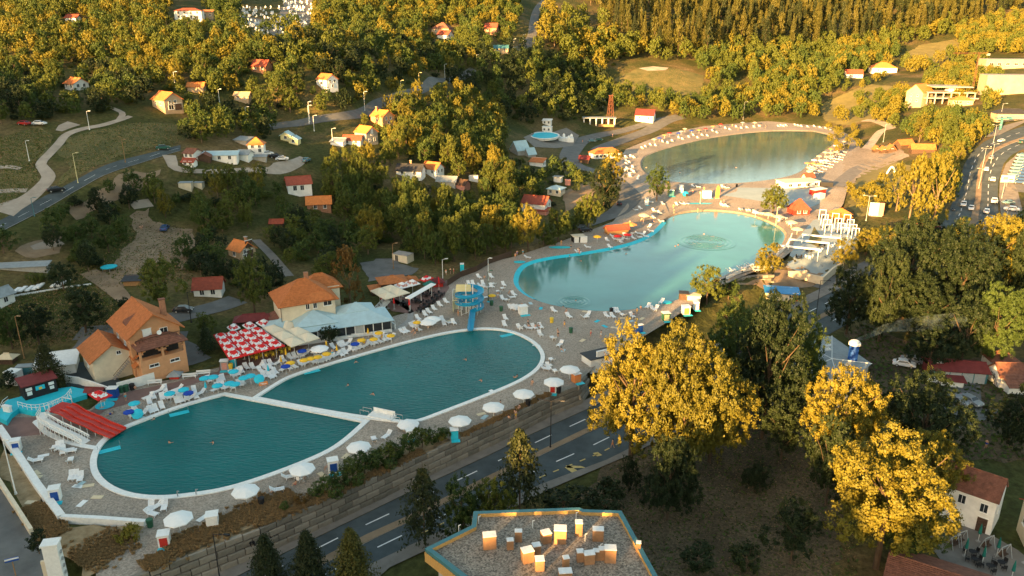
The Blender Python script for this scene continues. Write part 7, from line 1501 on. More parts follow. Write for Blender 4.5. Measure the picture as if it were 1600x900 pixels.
def footbridge():
    A = [Vector(bpt(x, y)) for x, y in [(1128,437),(1146,428),(1165,422),(1184,418),(1206,416)]]; o0 = A[0]; t = thing('footbridge', o0, 0, 'curved pale footbridge with white banner railing beside the middle lake', 'bridge')
    A = [Vector(a)-o0 for a in spline([tuple(a) for a in A], 4)]; mb = MB()
    for a, b in zip(A[:-1],A[1:]): n = Vector((-(b-a).y,(b-a).x,0)).normalized()*1.2; mb.slab(a-n,b-n,b+n,a+n,.5,'concrete')
    mb.build('deck', t); mb = MB()
    for a, b in zip(A[:-1],A[1:]):
        n = Vector((-(b-a).y,(b-a).x,0)).normalized()*1.15
        mb.slab(a-n+Vector((0,0,.1)),b-n+Vector((0,0,.1)),b-n+Vector((0,0,1.0)),a-n+Vector((0,0,1.0)),.06,'white_paint'); mb.bar(a-n+Vector((0,0,1.05)),b-n+Vector((0,0,1.05)),.05,'white_paint')
    mb.build('banner_railing', t); mb = MB(); q = A[6]; mb.box((q[0],q[1]-1.35,.55),(.9,.05,.5),'dark'); q = A[9]; mb.box((q[0],q[1]-1.35,.6),(1.6,.05,.3),'steel'); mb.build('printed_emblem', t)
    mb = MB(); [mb.box((a[0],a[1],-1.6),(.6,.6,3.0),'concrete') for a in A[2::5]]; mb.build('pier', t); LANDM.append(('the curved footbridge', 1165, 425))
footbridge()
blocks_wall('stone_wall', 'warm brown stone block wall below the curved footbridge', [at(1152,452,-3.3)+Vector((0,0,0)), at(1172,448,-3.3), at(1205,446,-3.3)], 4, -3.6, .85, 1.7, 'wall')
pts = gpx([(1420,352),(1445,357),(1470,362),(1490,367),(1513,375),(1535,382),(1552,390),(1578,384)]); o0 = Vector(pts[0]); t = thing('bridge_railing', o0, 0, 'dark red railing along the road bridge at the right', 'railing')
for a, b in zip(pts[:-1], pts[1:]):
    a, b = Vector(a)-o0, Vector(b)-o0; u = b-a; mb = MB(); mb.box(((a+b)/2+Vector((0,0,.9))),(u.to_2d().length,.12,1.1),'maroon_roof',math.atan2(u[1],u[0])); mb.build('panel', t); mb = MB(); mb.box(a+Vector((0,0,.8)),(.25,.25,1.6),'white_paint'); mb.build('post', t)
LANDM.append(('the red bridge railing', 1480, 362))
def stair_bridge():
    a, b = Vector(bpt(583,494)), Vector(bpt(606,479)); u = b-a; t = thing('stair_bridge', a, math.atan2(u[1],u[0]), 'white steel stair with truss railing between pavilion and café', 'stairs'); L = u.to_2d().length
    mb = MB(); [mb.box((L*k/12, 0, .15*k*.8), (L/12+.02, 1.4, .1), 'white_paint') for k in range(13)]; mb.build('steps', t)
    for y in (-.75,.75):
        mb = MB(); mb.bar((0,y,.9),(L,y,2.4),.06,'white_paint'); mb.bar((0,y,0),(L,y,1.4),.06,'white_paint')
        for k in range(6): x = L*k/6; mb.bar((x,y,1.4*k/6),(x+L/6,y,.9+1.5*(k+1)/6),.045,'white_paint'); mb.bar((x,y,1.4*k/6),(x,y,.9+1.5*k/6),.045,'white_paint')
        mb.build('railing', t)
    p = bat(608,508); t = thing('ramp_rail', p, R(-55), 'white ramp parapet beside the curved path', 'railing'); mb = MB(); mb.box((0,0,.6),(6,.3,1.3),'white_paint'); mb.build('parapet', t); mb = MB(); mb.path([(-3,0,1.3),(-3,0,2.1),(3,0,2.1),(3,0,1.3)],.05,'white_paint'); mb.build('handrail', t)
stair_bridge()
# ------------------------------------------------------------------ lamps, masts, tower, crane
def pole(px, py, h, label=None, arm=1.6, m='grey_paint', two=False, phrase=None, name='street_lamp', z=None, cat='street lamp'):
    p = at(px, py, z); t = thing(name, p, rnd.uniform(-.4,.4), label, cat, None if label else 'street lamps along the roads'); mb = MB(); mb.bar((0,0,0),(0,0,h),.10,m,7,.06); mb.lathe([(.2,0),(.16,.4)],8,m); mb.build('mast', t)
    for s in ((-1,1) if two else (1,)):
        mb = MB(); mb.bar((0,0,h-.1),(s*arm,0,h+.15),.05,m,5); mb.build('arm', t); mb = MB(); mb.box((s*(arm+.3),0,h+.16),(.8,.28,.14),m); mb.box((s*(arm+.3),0,h+.08),(.6,.2,.04),'white_paint'); mb.build('lamp_head', t)
    if not label: AUTO.append((t, phrase or 'street lamp on a tall mast'))
    return t
pole(860,700,9,'dark double-armed street lamp on the median in front of the golden crown',two=True,m='dark'); pole(1275,492,9,'dark street lamp on the median beside the solitary tree',m='dark'); pole(345,915,8,'thin dark street lamp with blue heads in front of the retaining wall',m='dark')
pole(25,772,9,'tall white mast at the left edge of the pool deck',m='white_paint',arm=.5)
for (x, y, h, m) in [(122,286,8.5,'pale_yellow'),(140,203,6,'white_paint'),(46,252,6,'white_paint'),(196,254,7,'wood'),(54,338,5,'teal_metal'),(484,191,8,'white_paint'),(483,193,7,'white_paint'),(570,173,8,'white_paint'),(627,150,7,'pale_yellow'),(655,137,7,'pale_yellow'),(695,121,7,'white_paint'),(745,102,6,'white_paint'),(818,68,6,'white_paint'),(803,76,6,'white_paint'),(491,205,6,'white_paint'),(343,160,5,'white_paint'),(274,137,6,'white_paint'),(385,188,5,'white_paint'),(520,226,6,'white_paint'),(942,170,5,'white_paint'),(615,420,7,'wood'),(692,440,6,'white_paint'),(299,504,7,'dark')]: pole(x, y, h, None, .8, m, phrase='lamp post with short arm')
for (x, y, h, two) in [(1552,223,8,True),(1535,262,8,True),(1529,295,8,True),(1353,345,8.5,True),(1548,255,8,False),(1161,187,11,False),(1380,222,9,False),(1562,190,9,False),(1565,310,6,False),(1573,338,5,False)]: pole(x, y, h, None, 1.4, 'grey_paint', two, phrase='pale street lamp' if two else 'tall pale lamp mast')
pole(763,470,7.5,'dark green lamp post standing on the beach right of the spiral slide',m='green_paint',arm=.5); pole(1212,352,6,'thin pale mast at the right end of the middle lake',arm=.2,m='beige_fabric')
pole(38,560,9,'wooden power pole at the left behind the stage',m='wood',arm=.6); pole(763,438,6,'pale post at the tree line above the beach',arm=.4,m='white_paint')
def derrick():
    p = at(953, 196); t = thing('derrick', p, .3, 'rust red lattice derrick tower behind the far lake', 'tower'); mb = MB(); h, b, a = 17, 1.9, .7
    C = [(s*1, q*1) for s, q in ((-1,-1),(1,-1),(1,1),(-1,1))]; n = 7
    for i in range(n):
        z0, z1 = h*i/n, h*(i+1)/n; r0, r1 = b+(a-b)*i/n, b+(a-b)*(i+1)/n
        for k in range(4):
            x, y = C[k]; x2, y2 = C[(k+1)%4]; mb.bar((x*r0,y*r0,z0),(x*r1,y*r1,z1),.13,'rust',5); mb.bar((x*r0,y*r0,z0),(x2*r1,y2*r1,z1),.07,'rust',4); mb.bar((x*r1,y*r1,z1),(x2*r1,y2*r1,z1),.08,'rust',4)
    mb.build('lattice', t); mb = MB(); mb.box((0,0,h+.4),(2.4,1.8,.5),'rust'); mb.bar((0,0,h+.5),(1.6,0,h+1.6),.15,'rust'); mb.build('crown_block', t); LANDM.append(('the rust red derrick', 953, 170)); protect_pts([(p[0],p[1],p[2]+z) for z in (4,8,12,16)])
derrick()
def crane():
    p = at(1518, 148); t = thing('tower_crane', p, .1, 'slim tower crane with jib to the left over the unfinished building', 'crane'); mb = MB()
    for x, y in ((-.4,-.4),(.4,-.4),(.4,.4),(-.4,.4)): mb.bar((x,y,0),(x,y,25),.07,'rust',4)
    [mb.bar((-.4,-.4,z),(.4,-.4,z+1.5),.04,'rust',4) for z in np.arange(0,24,1.5)]; mb.build('mast', t); mb = MB(); [mb.bar((-17,y,24.3+z),(6,y,24.3+z),.07,'rust',4) for y, z in ((-.35,0),(.35,0),(0,.7))]; [mb.bar((x,-.35,24.3),(x+1,0,25),.04,'rust',4) for x in range(-17,6)]; mb.box((6,0,23.7),(1.6,1,1.2),'concrete'); mb.build('jib', t); LANDM.append(('the tower crane', 1518, 110))
crane()
def shell():
    p = at(1478, 160); t = thing('unfinished_building', p, R(-8), 'unfinished concrete building with open floor slabs beside the cream gabled house', 'building')
    for k in range(3): mb = MB(); mb.box((0,0,3.2*k+3),(30-4*k,14,.5),'concrete'); mb.build('floor_slab', t)
    for x in np.linspace(-13,13,7):
        for y in (-6,6): mb = MB(); mb.box((x,y,3),(.6,.6,6.6),'concrete'); mb.build('column', t)
    mb = MB(); mb.box((4,2,7.5),(8,6,3),'white_wall'); mb.build('stair_core', t); protect_pts([loc2w(t,(x,-7,z)) for x in (-10,0,10) for z in (3,6,9)]); LANDM.append(('the unfinished concrete building', 1485, 140))
shell()
def ruin_columns():
    p = at(936, 196); t = thing('columned_pavilion', p, R(-5), 'open pavilion with white columns and flat slab near the derrick', 'pavilion')
    for x in np.linspace(-9,9,6):
        for y in (-2.5,2.5): mb = MB(); mb.bar((x,y,0),(x,y,4.4),.38,'white_wall',8); mb.build('column', t)
    mb = MB(); mb.box((0,0,4.6),(20,6.5,.35),'grey_roof'); mb.build('roof', t); mb = MB(); mb.box((4,-6,.8),(9,1.2,1.4),'wood'); mb.build('counter', t)
ruin_columns()
def small_pool():
    C = [plane(851 + 21*math.cos(a), 221 + 5.2*math.sin(a), 2.6) for a in np.linspace(0, 6.283, 25)[:-1]]; z = float(max(H(c[0],c[1]) for c in C)); C = [c[:2] for c in C]; rim(C, .8, .1, 'turquoise_pool_rim').location = (0,0,z+.2)
    mb = MB(); mb.add([(*c, z+.12) for c in C], [tuple(range(len(C)))], 'aqua'); o = mb.build('turquoise_pool_water'); structure(o)
    bm = bmesh.new(); bm.from_mesh(o.data); [f.normal_flip() for f in bm.faces if f.normal.z < 0]; bm.to_mesh(o.data); bm.free(); LANDM.append(('the small turquoise pool', 852, 221))
    p = at(884, 221); t = thing('pool_castle', p, 0, 'white play castle with pointed turrets at the right end of the small turquoise pool', 'play structure'); mb = MB(); mb.box((0,0,1),(8,5,2.2),'white_paint'); mb.build('base', t)
    for x, y, h in ((-3,-1,3),(-1,1,4.2),(1.5,-1,3.4),(3,1,4),(0,-2,2.6)): mb = MB(); mb.lathe([(.7,0),(.7,h*.75),(.9,h*.75),(.03,h)],8,'white_paint',(x,y,0)); mb.build('turret', t)
small_pool()
def gravestones():
    m = MB(); m.box((0,0,.6),(.9,.25,1.3),'headstone'); m.box((0,-.9,.12),(1.0,1.8,.25),'headstone'); me = m.mesh('gravestone'); n = 0
    for _ in range(900):
        x, y = rnd.uniform(374,500), rnd.uniform(-6,56)
        if n >= 280: break
        if (x < 400 and (y < 12 or y > 44)) or (x > 470 and y > 46) or (x < 450 and 12 > y and x < 440) or abs((x-425)*.5-(y-15)) < 4 and 425 < x < 455: continue
        p = at(x, y); o = link('gravestone', me, None, p, (0,0,rnd.uniform(-.15,.15)), (.8,.8,.7+rnd.random()*.8)); tag(o, 'white gravestone in the dense hillside cemetery near the top left', 'gravestone', 'white gravestones of the hillside cemetery'); n += 1
    LANDM.append(('the white cemetery', 440, 25))
gravestones()
def ripples(px, py, z, R0, amp, lam):
    c = plane(px, py, z); nr, na_ = 60, 48; V = []
    for i in range(nr+1):
        r = R0*i/nr; f = math.sin(2*math.pi*r/lam)*amp*math.sin(math.pi*i/nr)
        V += [(c[0]+r*math.cos(6.2832*k/na_), c[1]+r*math.sin(6.2832*k/na_), z+.015+amp+f) for k in range(na_)]
    F = [(i*na_+k, (i+1)*na_+k, (i+1)*na_+(k+1)%na_, i*na_+(k+1)%na_) for i in range(nr) for k in range(na_)]
    structure(link('water_ripple', npmesh('water_ripple', V, F, 'water_mid', True)))
ripples(1103, 378, -.45, 9, .05, 1.5); ripples(897, 471, -.45, 4.5, .04, 1.1)
# fence and odd objects
def simple(name, px, py, parts, label, cat, rz=0, z=None, beach=True):
    p = (bat(px, py) if beach and z is None else at(px, py, z)); t = thing(name, p, R(rz), label, cat)
    for pn, mb in parts: mb.build(pn, t)
    return t
def mbx(*a): m = MB(); [m.box(*q) for q in a]; return m
def bench(px, py, lb, rz=12):
    mb1 = mbx(((0,0,.45),(2.6,.45,.06),'white_paint')); mb2 = mbx(((0,.28,.85),(2.6,.06,.18),'white_paint'),((0,.24,.65),(2.6,.06,.12),'white_paint')); legs = [('leg', mbx(((x,0,.22),(.08,.4,.44),'white_paint'))) for x in (-1.1,1.1)]
    return simple('bench', px, py, [('seat', mb1), ('backrest', mb2)] + legs, lb, 'bench', rz)
bench(296,591,'white bench on the promenade below the lawn patch, left one'); bench(318,586,'white bench on the promenade below the lawn patch, right one'); bench(242,601,'low white bench against the white garden wall'); bench(542,532,'white bench in front of the white glazed pavilion, left one'); bench(559,528,'white bench in front of the white glazed pavilion, right one'); bench(523,535,'white bench beside the small round pavilion tree')
def ball(px, py): m = MB(); m.lathe([(.05,0),(.9,.25),(1.25,1.0),(.9,1.8),(.05,2.1)],12,'slide_blue'); simple('round_booth', px, py, [('shell', m), ('opening', mbx(((.2,-1.15,.8),(.8,.2,.9),'dark')))], 'blue ball-shaped booth between the two lakes', 'booth')
ball(1071,307)
m = MB(); m.add([(-.7,0,0),(.7,0,0),(.95,0,2.4),(.5,0,4.4),(0,0,5.0),(-.5,0,4.4),(-.95,0,2.4),(-.7,.25,0),(.7,.25,0),(.95,.25,2.4),(.5,.25,4.4),(0,.25,5.0),(-.5,.25,4.4),(-.95,.25,2.4)], [(0,1,2,3,4,5,6),tuple(range(13,6,-1))]+[(i,(i+7),(i+1)%7+7,(i+1)%7) for i in range(7)], 'orange_fabric'); simple('surfboard_sign', 1121, 310, [('board', m), ('foot', mbx(((0,.1,.1),(1.8,.8,.2),'concrete')))], 'tall orange surfboard-shaped sign between the two lakes', 'sign', 20)
m = MB(); m.add([(-5,-1,.05),(3,-1.3,.05),(5.2,1.1,.05),(-5.4,1.2,.05)], [(0,1,2,3)], 'aqua'); m2 = MB(); m2.bar((0,0,0),(0,0,4),.1,'beige_fabric'); simple('paddling_mat', 1094, 318, [('mat', m), ('mast', m2)], 'flat turquoise paddling area with a thin mast on the sand', 'pool')
for (x, y, w, lb) in [(875,387,3.4,'turquoise rowing boat shaped pool by the black beach kiosk'),(812,410,1.7,'turquoise air mattress at the left end of the long beach'),(1040,473,1.6,'turquoise mat by the lakeside kiosk')]: m = MB(); m.lathe([(.9,0),(1,.2),(.8,.25)],14,'aqua'); o = simple('inflatable', x, y, [('tube', m), ('floor', mbx(((0,0,.08),(1.1,1.1,.1),'slide_blue')))], lb, 'inflatable'); o.scale = (w,1.0,1)
m = MB(); m.lathe([(.03,.12),(1.6,.10),(1.55,.04),(.03,.02)],18,'aqua_fabric'); simple('fallen_parasol', 164, 634, [('canopy', m), ('pole', mbx(((0,0,.5),(.05,.05,.8),'white_paint')))], 'turquoise parasol lying flat near the red parasol by the stage', 'parasol')
for (x, y, m_, lb) in [(862,504,'yellow_paint','yellow barrel on the sand above the right pool'),(768,477,'green_paint','dark green bin below the green lamp post'),(783,486,'green_paint','dark green bin right of the spiral slide'),(892,520,'green_paint','green bin on the sand in front of the golden crown'),(825,634,'dark','black bin by the retaining wall, left one'),(873,614,'dark','black bin next to the narrow red-lined cabin'),(955,489,'dark','black bin at the edge of the grass by the lake'),(409,789,'dark','black bin by the dry grass at the bottom deck'),(190,613,'green_paint','green wheelie bin at the white garden wall, left one'),(198,611,'green_paint','green wheelie bin at the white garden wall, middle one'),(207,609,'dark','dark wheelie bin at the white garden wall, right one'),(1151,292,'dark','black bin on the sand beside the sports court'),(361,577,'yellow_paint','yellow box beside the drinks coolers'),(235,823,'green_paint','dark green planter at the end of the low white wall')]:
    b = MB(); b.lathe([(.38,0),(.46,1.1)],10,m_); l = MB(); l.lathe([(.5,1.1),(.46,1.22),(.1,1.28)],10,m_); simple('bin', x, y, [('body', b), ('lid', l)], lb, 'bin')
simple('direction_sign', 25, 900, [('post', mbx(((0,0,1.2),(.1,.1,2.4),'wood'))), ('board', mbx(((0,-.06,2.5),(1.5,.1,.5),'blue_paint'),((0,-.12,2.62),(1.5,.04,.2),'white_paint')))], 'blue and white board on a brown post in the gravel lane', 'sign', 25)
simple('notice_board', 412, 603, [('board', mbx(((0,0,.5),(1.6,.1,.7),'orange_fabric'))), ('leg', mbx(((-.6,.05,.2),(.08,.08,.5),'white_paint'))), ('lettering', mbx(((-.3,-.07,.6),(.7,.04,.1),'white_paint'),((.1,-.07,.42),(.9,.04,.1),'white_paint')))], 'orange lettered board at the corner between the two pools', 'sign', 30)
simple('billboard', 1572, 292, [('panel', mbx(((0,0,3.2),(5.0,.3,2.8),'cream_wall'))), ('post', mbx(((0,.1,.9),(.3,.3,2.0),'steel'))), ('poster', mbx(((-.8,-.18,3.4),(1.6,.05,1.0),'pink'),((1.2,-.18,3.0),(1.4,.05,.3),'ink')))], 'white billboard at the corner of the car park by the highway', 'billboard', -8, beach=False)
simple('billboard', 1368, 338, [('panel', mbx(((-1.6,0,2.5),(1.4,.3,4.4),'white_paint'),((0,0,2.5),(1.5,.3,4.4),'cream_fabric'),((1.6,0,2.5),(1.4,.3,4.4),'pink'))), ('post', mbx(((0,.1,.4),(4,.3,.8),'steel')))], 'sunlit striped advertising panel by the golden trees', 'billboard', -12, beach=False)
simple('station_canopy', 1565, 203, [('roof', mbx(((0,0,5.6),(7,3,.5),'teal_metal'),((6,2,5.9),(7,1.6,.4),'teal_metal'))), ('post', mbx(((-.8,0,2.7),(1.0,.6,5.6),'teal_metal')))], 'teal roadside canopy on one pillar in front of the cream station', 'canopy', -6, beach=False)
simple('white_arch', 1392, 274, [('arch', (lambda m: (m.path([(0,-2+4*k/10,.2+3.4*math.sin(math.pi*k/10)) for k in range(11)], .35, 'white_paint'), m)[1])(MB())), ('foot', mbx(((0,-2,.1),(.9,.9,.4),'white_paint')))], 'white curved arch in the meadow left of the golden poplars', 'sculpture', 30, beach=False)
m = MB(); m.lathe([(3.6,2.6),(.05,4.4)],8,'beige_fabric'); simple('gazebo', 1445, 216, [('roof', m)] + [('post', mbx(((2.6*math.cos(a),2.6*math.sin(a),1.3),(.2,.2,2.6),'wood'))) for a in np.arange(0,6.28,1.047)], 'octagonal wooden gazebo in the shade of golden trees', 'gazebo', beach=False)
m = MB(); m.lathe([(1.9,.8),(1.9,.95)],16,'aqua'); m2 = MB(); [m2.bar((1.7*math.cos(a),1.7*math.sin(a),0),(1.7*math.cos(a),1.7*math.sin(a),.8),.05,'steel') for a in np.arange(0,6.28,1.047)]; simple('trampoline', 171, 422, [('mat', m), ('leg_ring', m2)], 'round turquoise trampoline in the garden left of centre', 'trampoline', beach=False)
# garden with white frames at the left
for i, (x, y) in enumerate([(26,455),(36,453),(57,450),(63,448),(86,446),(95,445),(104,442),(47,452)]): simple('cold_frame', x, y, [('frame', mbx(((0,0,.25),(.9,3.4,.3),'white_paint'))), ('cover', mbx(((0,0,.43),(.7,3.2,.05),'white_fabric')))], f'white garden frame, {["first","second","fourth","fifth","sixth","seventh","last","third"][i]} from the left in the row above the dotted border', 'garden frame', 8, beach=False)
m = MB(); A = [at(17,464), at(60,457), at(100,450), at(141,445)]; o0 = A[0]; A = resample([tuple(a) for a in A], 44); [m.box(Vector(a)-o0+Vector((0,0,.15)), (.4,.25,.35), 'white_paint') for a in A]; tag(m.build('stone_border', None, o0), 'dotted border of white stones along the garden grass', 'border')
# red-brown fence above the beach
pts = bpx([(700,446),(720,433),(745,424),(765,412),(800,400)]); o0 = Vector(pts[0]); t = thing('board_fence', o0, 0, 'dark timber fence under the trees along the top of the beach', 'fence'); A = resample(pts, 60)
sm = mbx(((0,0,.8),(.62,.06,1.6),'dark_wood')).mesh('fence_board')
for a, b in zip(A[:-1], A[1:]): link('fence_board', sm, t, Vector(a)-o0, (0,0,math.atan2(b[1]-a[1], b[0]-a[0])))
# pool ladders and underwater steps
for (x, y, lb) in [(280,645,'turquoise steps hanging in the left pool by the blue parasols'),(171,702,'turquoise steps at the far left end of the left pool'),(487,580,'turquoise steps at the left part of the upper pool edge'),(637,531,'turquoise steps at the right part of the upper pool edge'),(792,523,'turquoise steps at the right end of the upper pool')]:
    p = bat(x, y); t = thing('pool_steps', (p[0],p[1],-.02), R(32), lb, 'pool steps')
    for k in range(3): m = mbx(((0,.35-.4*k,-.06-.01*k),(3.2,.3,.06),'aqua')); m.build('step', t)
    m = MB(); m.bar((-1.6,.6,0),(-1.6,.6,.8),.04,'steel'); m.bar((1.6,.6,0),(1.6,.6,.8),.04,'steel'); m.build('handrail', t)
for (x, y) in [(278,777),(307,774)]: simple('pool_shower', x, y, [('post', mbx(((0,0,.5),(.12,.12,1.0),'steel'))), ('head', mbx(((.12,0,1.0),(.35,.12,.1),'steel')))], ['left','right'][x > 290] + ' one of two small steel fittings on the lower rim of the left pool', 'pool fitting')
# ------------------------------------------------------------------ cars
CARG = 'cars on the roads and car parks'
def car_meshes():
    prof = [(-2.1,.35),(-2.15,.75),(-1.95,.95),(-1.55,1.02),(-1.05,1.45),(.55,1.48),(1.15,1.02),(1.95,.86),(2.12,.62),(2.1,.35)]
    def loft(pts, w, inset):
        n = len(pts); V = []; F = []
        for s in (-1,1):
            for x, z in pts: V.append((x, s*(w - (inset if z > 1.2 else 0)), z))
        F += [(i, i+1, n+i+1, n+i) for i in range(n-1)] + [(n-1, 0, n, 2*n-1), tuple(range(n))[::-1], tuple(range(n, 2*n))]; return V, F
    V, F = loft(prof, .86, .16); b = MB(); b.add(V, F, 'white_paint'); body = b.mesh('body'); bm = bmesh.new(); bm.from_mesh(body); bmesh.ops.recalc_face_normals(bm, faces=bm.faces); bmesh.ops.bevel(bm, geom=bm.edges[:], offset=.05, segments=1, affect='EDGES'); bm.to_mesh(body); bm.free()
    g = MB(); g.quad((-1.52,-.72,1.06),(-1.07,-.66,1.43),(-1.07,.66,1.43),(-1.52,.72,1.06),'window_glass'); g.quad((.6,-.66,1.45),(1.1,-.76,1.06),(1.1,.76,1.06),(.6,.66,1.45),'window_glass')
    for s in (-1,1): g.quad((-1.3,s*.885,1.04),(.95,s*.885,1.04),(.5,s*.74,1.40),(-.95,s*.74,1.40),'window_glass')
    w = MB(); w.bar((0,-.11,0),(0,.11,0),.32,'rubber',12); w2 = MB(); w2.bar((0,-.12,0),(0,.12,0),.19,'steel',8); l = mbx(((0,0,0),(.08,.32,.16),'head_light')); k = mbx(((0,0,0),(.08,.32,.16),'tail_light'))
    return body, g.mesh('windows'), w.mesh('wheel'), w2.mesh('hub'), l.mesh('headlight'), k.mesh('tail_light')
CB, CGl, CW, CHb, CHl, CTl = car_meshes()
ROADL = np.concatenate([np.array(G2), np.array(G3)])
def along(p):
    best = None
    for G in (G1, G2, G3, G4):
        G = resample(np.array(G), 300); k = int(np.argmin(((G[:,:2]-np.array(p[:2]))**2).sum(1))); d = np.linalg.norm(G[k,:2]-np.array(p[:2])); t = G[min(k+3,299)]-G[max(k-3,0)]
        if best is None or d < best[0]: best = (d, math.degrees(math.atan2(t[1], t[0])))
    return best
def car(px, py, rz, m, label=None, word='white', z=None, sc=1.0, name='car', cat='car'):
    p = at(px, py, z); p[2] += .12; q = along(p)
    if q[0] < 9 and px > 1480 and py < 365 and (px < 1570): rz = q[1] + (180 if 180 < rz < 300 else 0)
    t = thing(name, p, R(rz), label, cat, CARG); t.scale = (sc,)*3
    b = link('body', CB, t); b.material_slots[0].link = 'OBJECT'; b.material_slots[0].material = M(m); gl = link('windows', CGl, t)
    for x in (-1.3,1.32):
        for y in (-.78,.78): w = link('wheel', CW, t, (x,y,.32)); link('hub', CHb, w)
    for y in (-.6,.6): link('headlight', CHl, t, (2.1,y,.68)); link('tail_light', CTl, t, (-2.12,y,.78))
    if not label: AUTO.append((t, word))
    return t
mat('car_white', (.75,.75,.75), .3, .03, 1, spec=.6); mat('car_grey', (.22,.24,.26), .3, .05, 1, spec=.6); mat('car_black', (.02,.022,.026), .25, .05, 1, spec=.6); mat('car_blue', (.02,.07,.20), .3, .05, 1, spec=.6); mat('car_red', (.35,.02,.02), .3, .05, 1, spec=.6); mat('car_green', (.02,.10,.08), .3, .05, 1, spec=.6); mat('car_teal', (.10,.22,.26), .3, .05, 1, spec=.6)
for (x, y, rz, m, lb, sc) in [(1553,317,88,'car_white','white van driving away in the middle of the highway',1.25),(1548,347,85,'car_white','white car nearest the red bridge railing on the right carriageway',1.1),(1541,333,88,'car_white','white car just behind the van on the right carriageway',1.05),(1551,283,95,'car_white','pale sunlit car on the right carriageway',1.05),(1541,267,95,'car_white','white car right of the narrow median bend',1.0),(1549,249,85,'car_grey','grey car in the bend of the right carriageway',1.05),(1548,231,245,'car_black','black car coming round the bend of the left carriageway',1.1),(1564,222,235,'car_white','white car at the far bend of the left carriageway',1.0),(1595,224,50,'car_green','dark green car at the right edge of the highway',1.1),(1505,322,268,'car_white','white car on the left carriageway nearest the bridge, left lane',1.1),(1517,328,268,'car_white','white car on the left carriageway nearest the bridge, right lane',1.05),(1490,329,200,'car_black','motorbike-sized dark car on the left road shoulder',.6),(1575,319,175,'car_teal','teal car at the side road right of the highway',1.0),(1580,330,150,'car_white','red and white van at the side road right of the highway',1.2),(1561,359,80,'car_black','black car passing the end of the red bridge railing',1.0),
    (88,300,38,'car_black','black car on the curving hillside road at the left',1.05),(255,234,25,'car_green','dark green car on the hillside road by the village',1.05),(258,360,100,'car_blue','blue car parked on bare soil among the trees',1.0),(287,488,5,'car_black','black car parked in the lane behind the orange villa',1.0),(418,243,30,'car_white','white car first in the village parking row',1.0),(431,247,20,'car_black','black car second in the village parking row',1.05),(441,251,12,'car_white','white car last in the village parking row',1.05),(479,253,80,'car_teal','light blue car at the end of the dirt track',1.0),(38,196,160,'car_red','dark red car parked at the wood edge',1.0),(62,196,5,'car_white','white car parked at the wood edge',1.0),(968,320,80,'car_black','black car parked on the lake road under the trees',1.0),(915,362,20,'car_black','black car in the shade behind the black beach kiosk',1.0),(936,220,5,'car_green','dark green car at the roundabout behind the beach restaurant',1.0),(925,222,8,'car_teal','teal car at the roundabout behind the beach restaurant',1.0),
    (1412,573,-25,'car_white','white car left of the workshop sign, nearer one',1.05),(1424,567,-25,'car_grey','pale grey car left of the workshop sign, farther one',1.05),(1493,631,-50,'car_grey','silver estate car in front of the gate, left one',1.1),(1514,631,-65,'car_grey','silver car in front of the gate, right one',1.1),(1514,590,110,'car_black','black car beside the white farmhouse wall',1.0),(1367,473,60,'car_blue','blue van on the road behind the solitary dark tree',1.5),(1350,478,70,'car_white','white vehicle half hidden behind the solitary dark tree',1.0),(1452,597,-20,'car_white','pale car in front of the workshop sign',1.0)]:
    car(x, y, rz, m, lb, sc=sc)
k = 0
for r in range(2):
    for q in range(9):
        x = 1579 + r*10 + q*2.3 + (3 if r else 0); y = 285 - q*5.0 + r*2
        car(x, y, 155, ['car_teal','car_grey','car_white','car_blue'][(k*7+q) % 4], None, ['teal parked car','grey parked car','white parked car','blue parked car'][(k*7+q) % 4]); k += 1
LANDM.append(('the car park by the highway', 1588, 265))
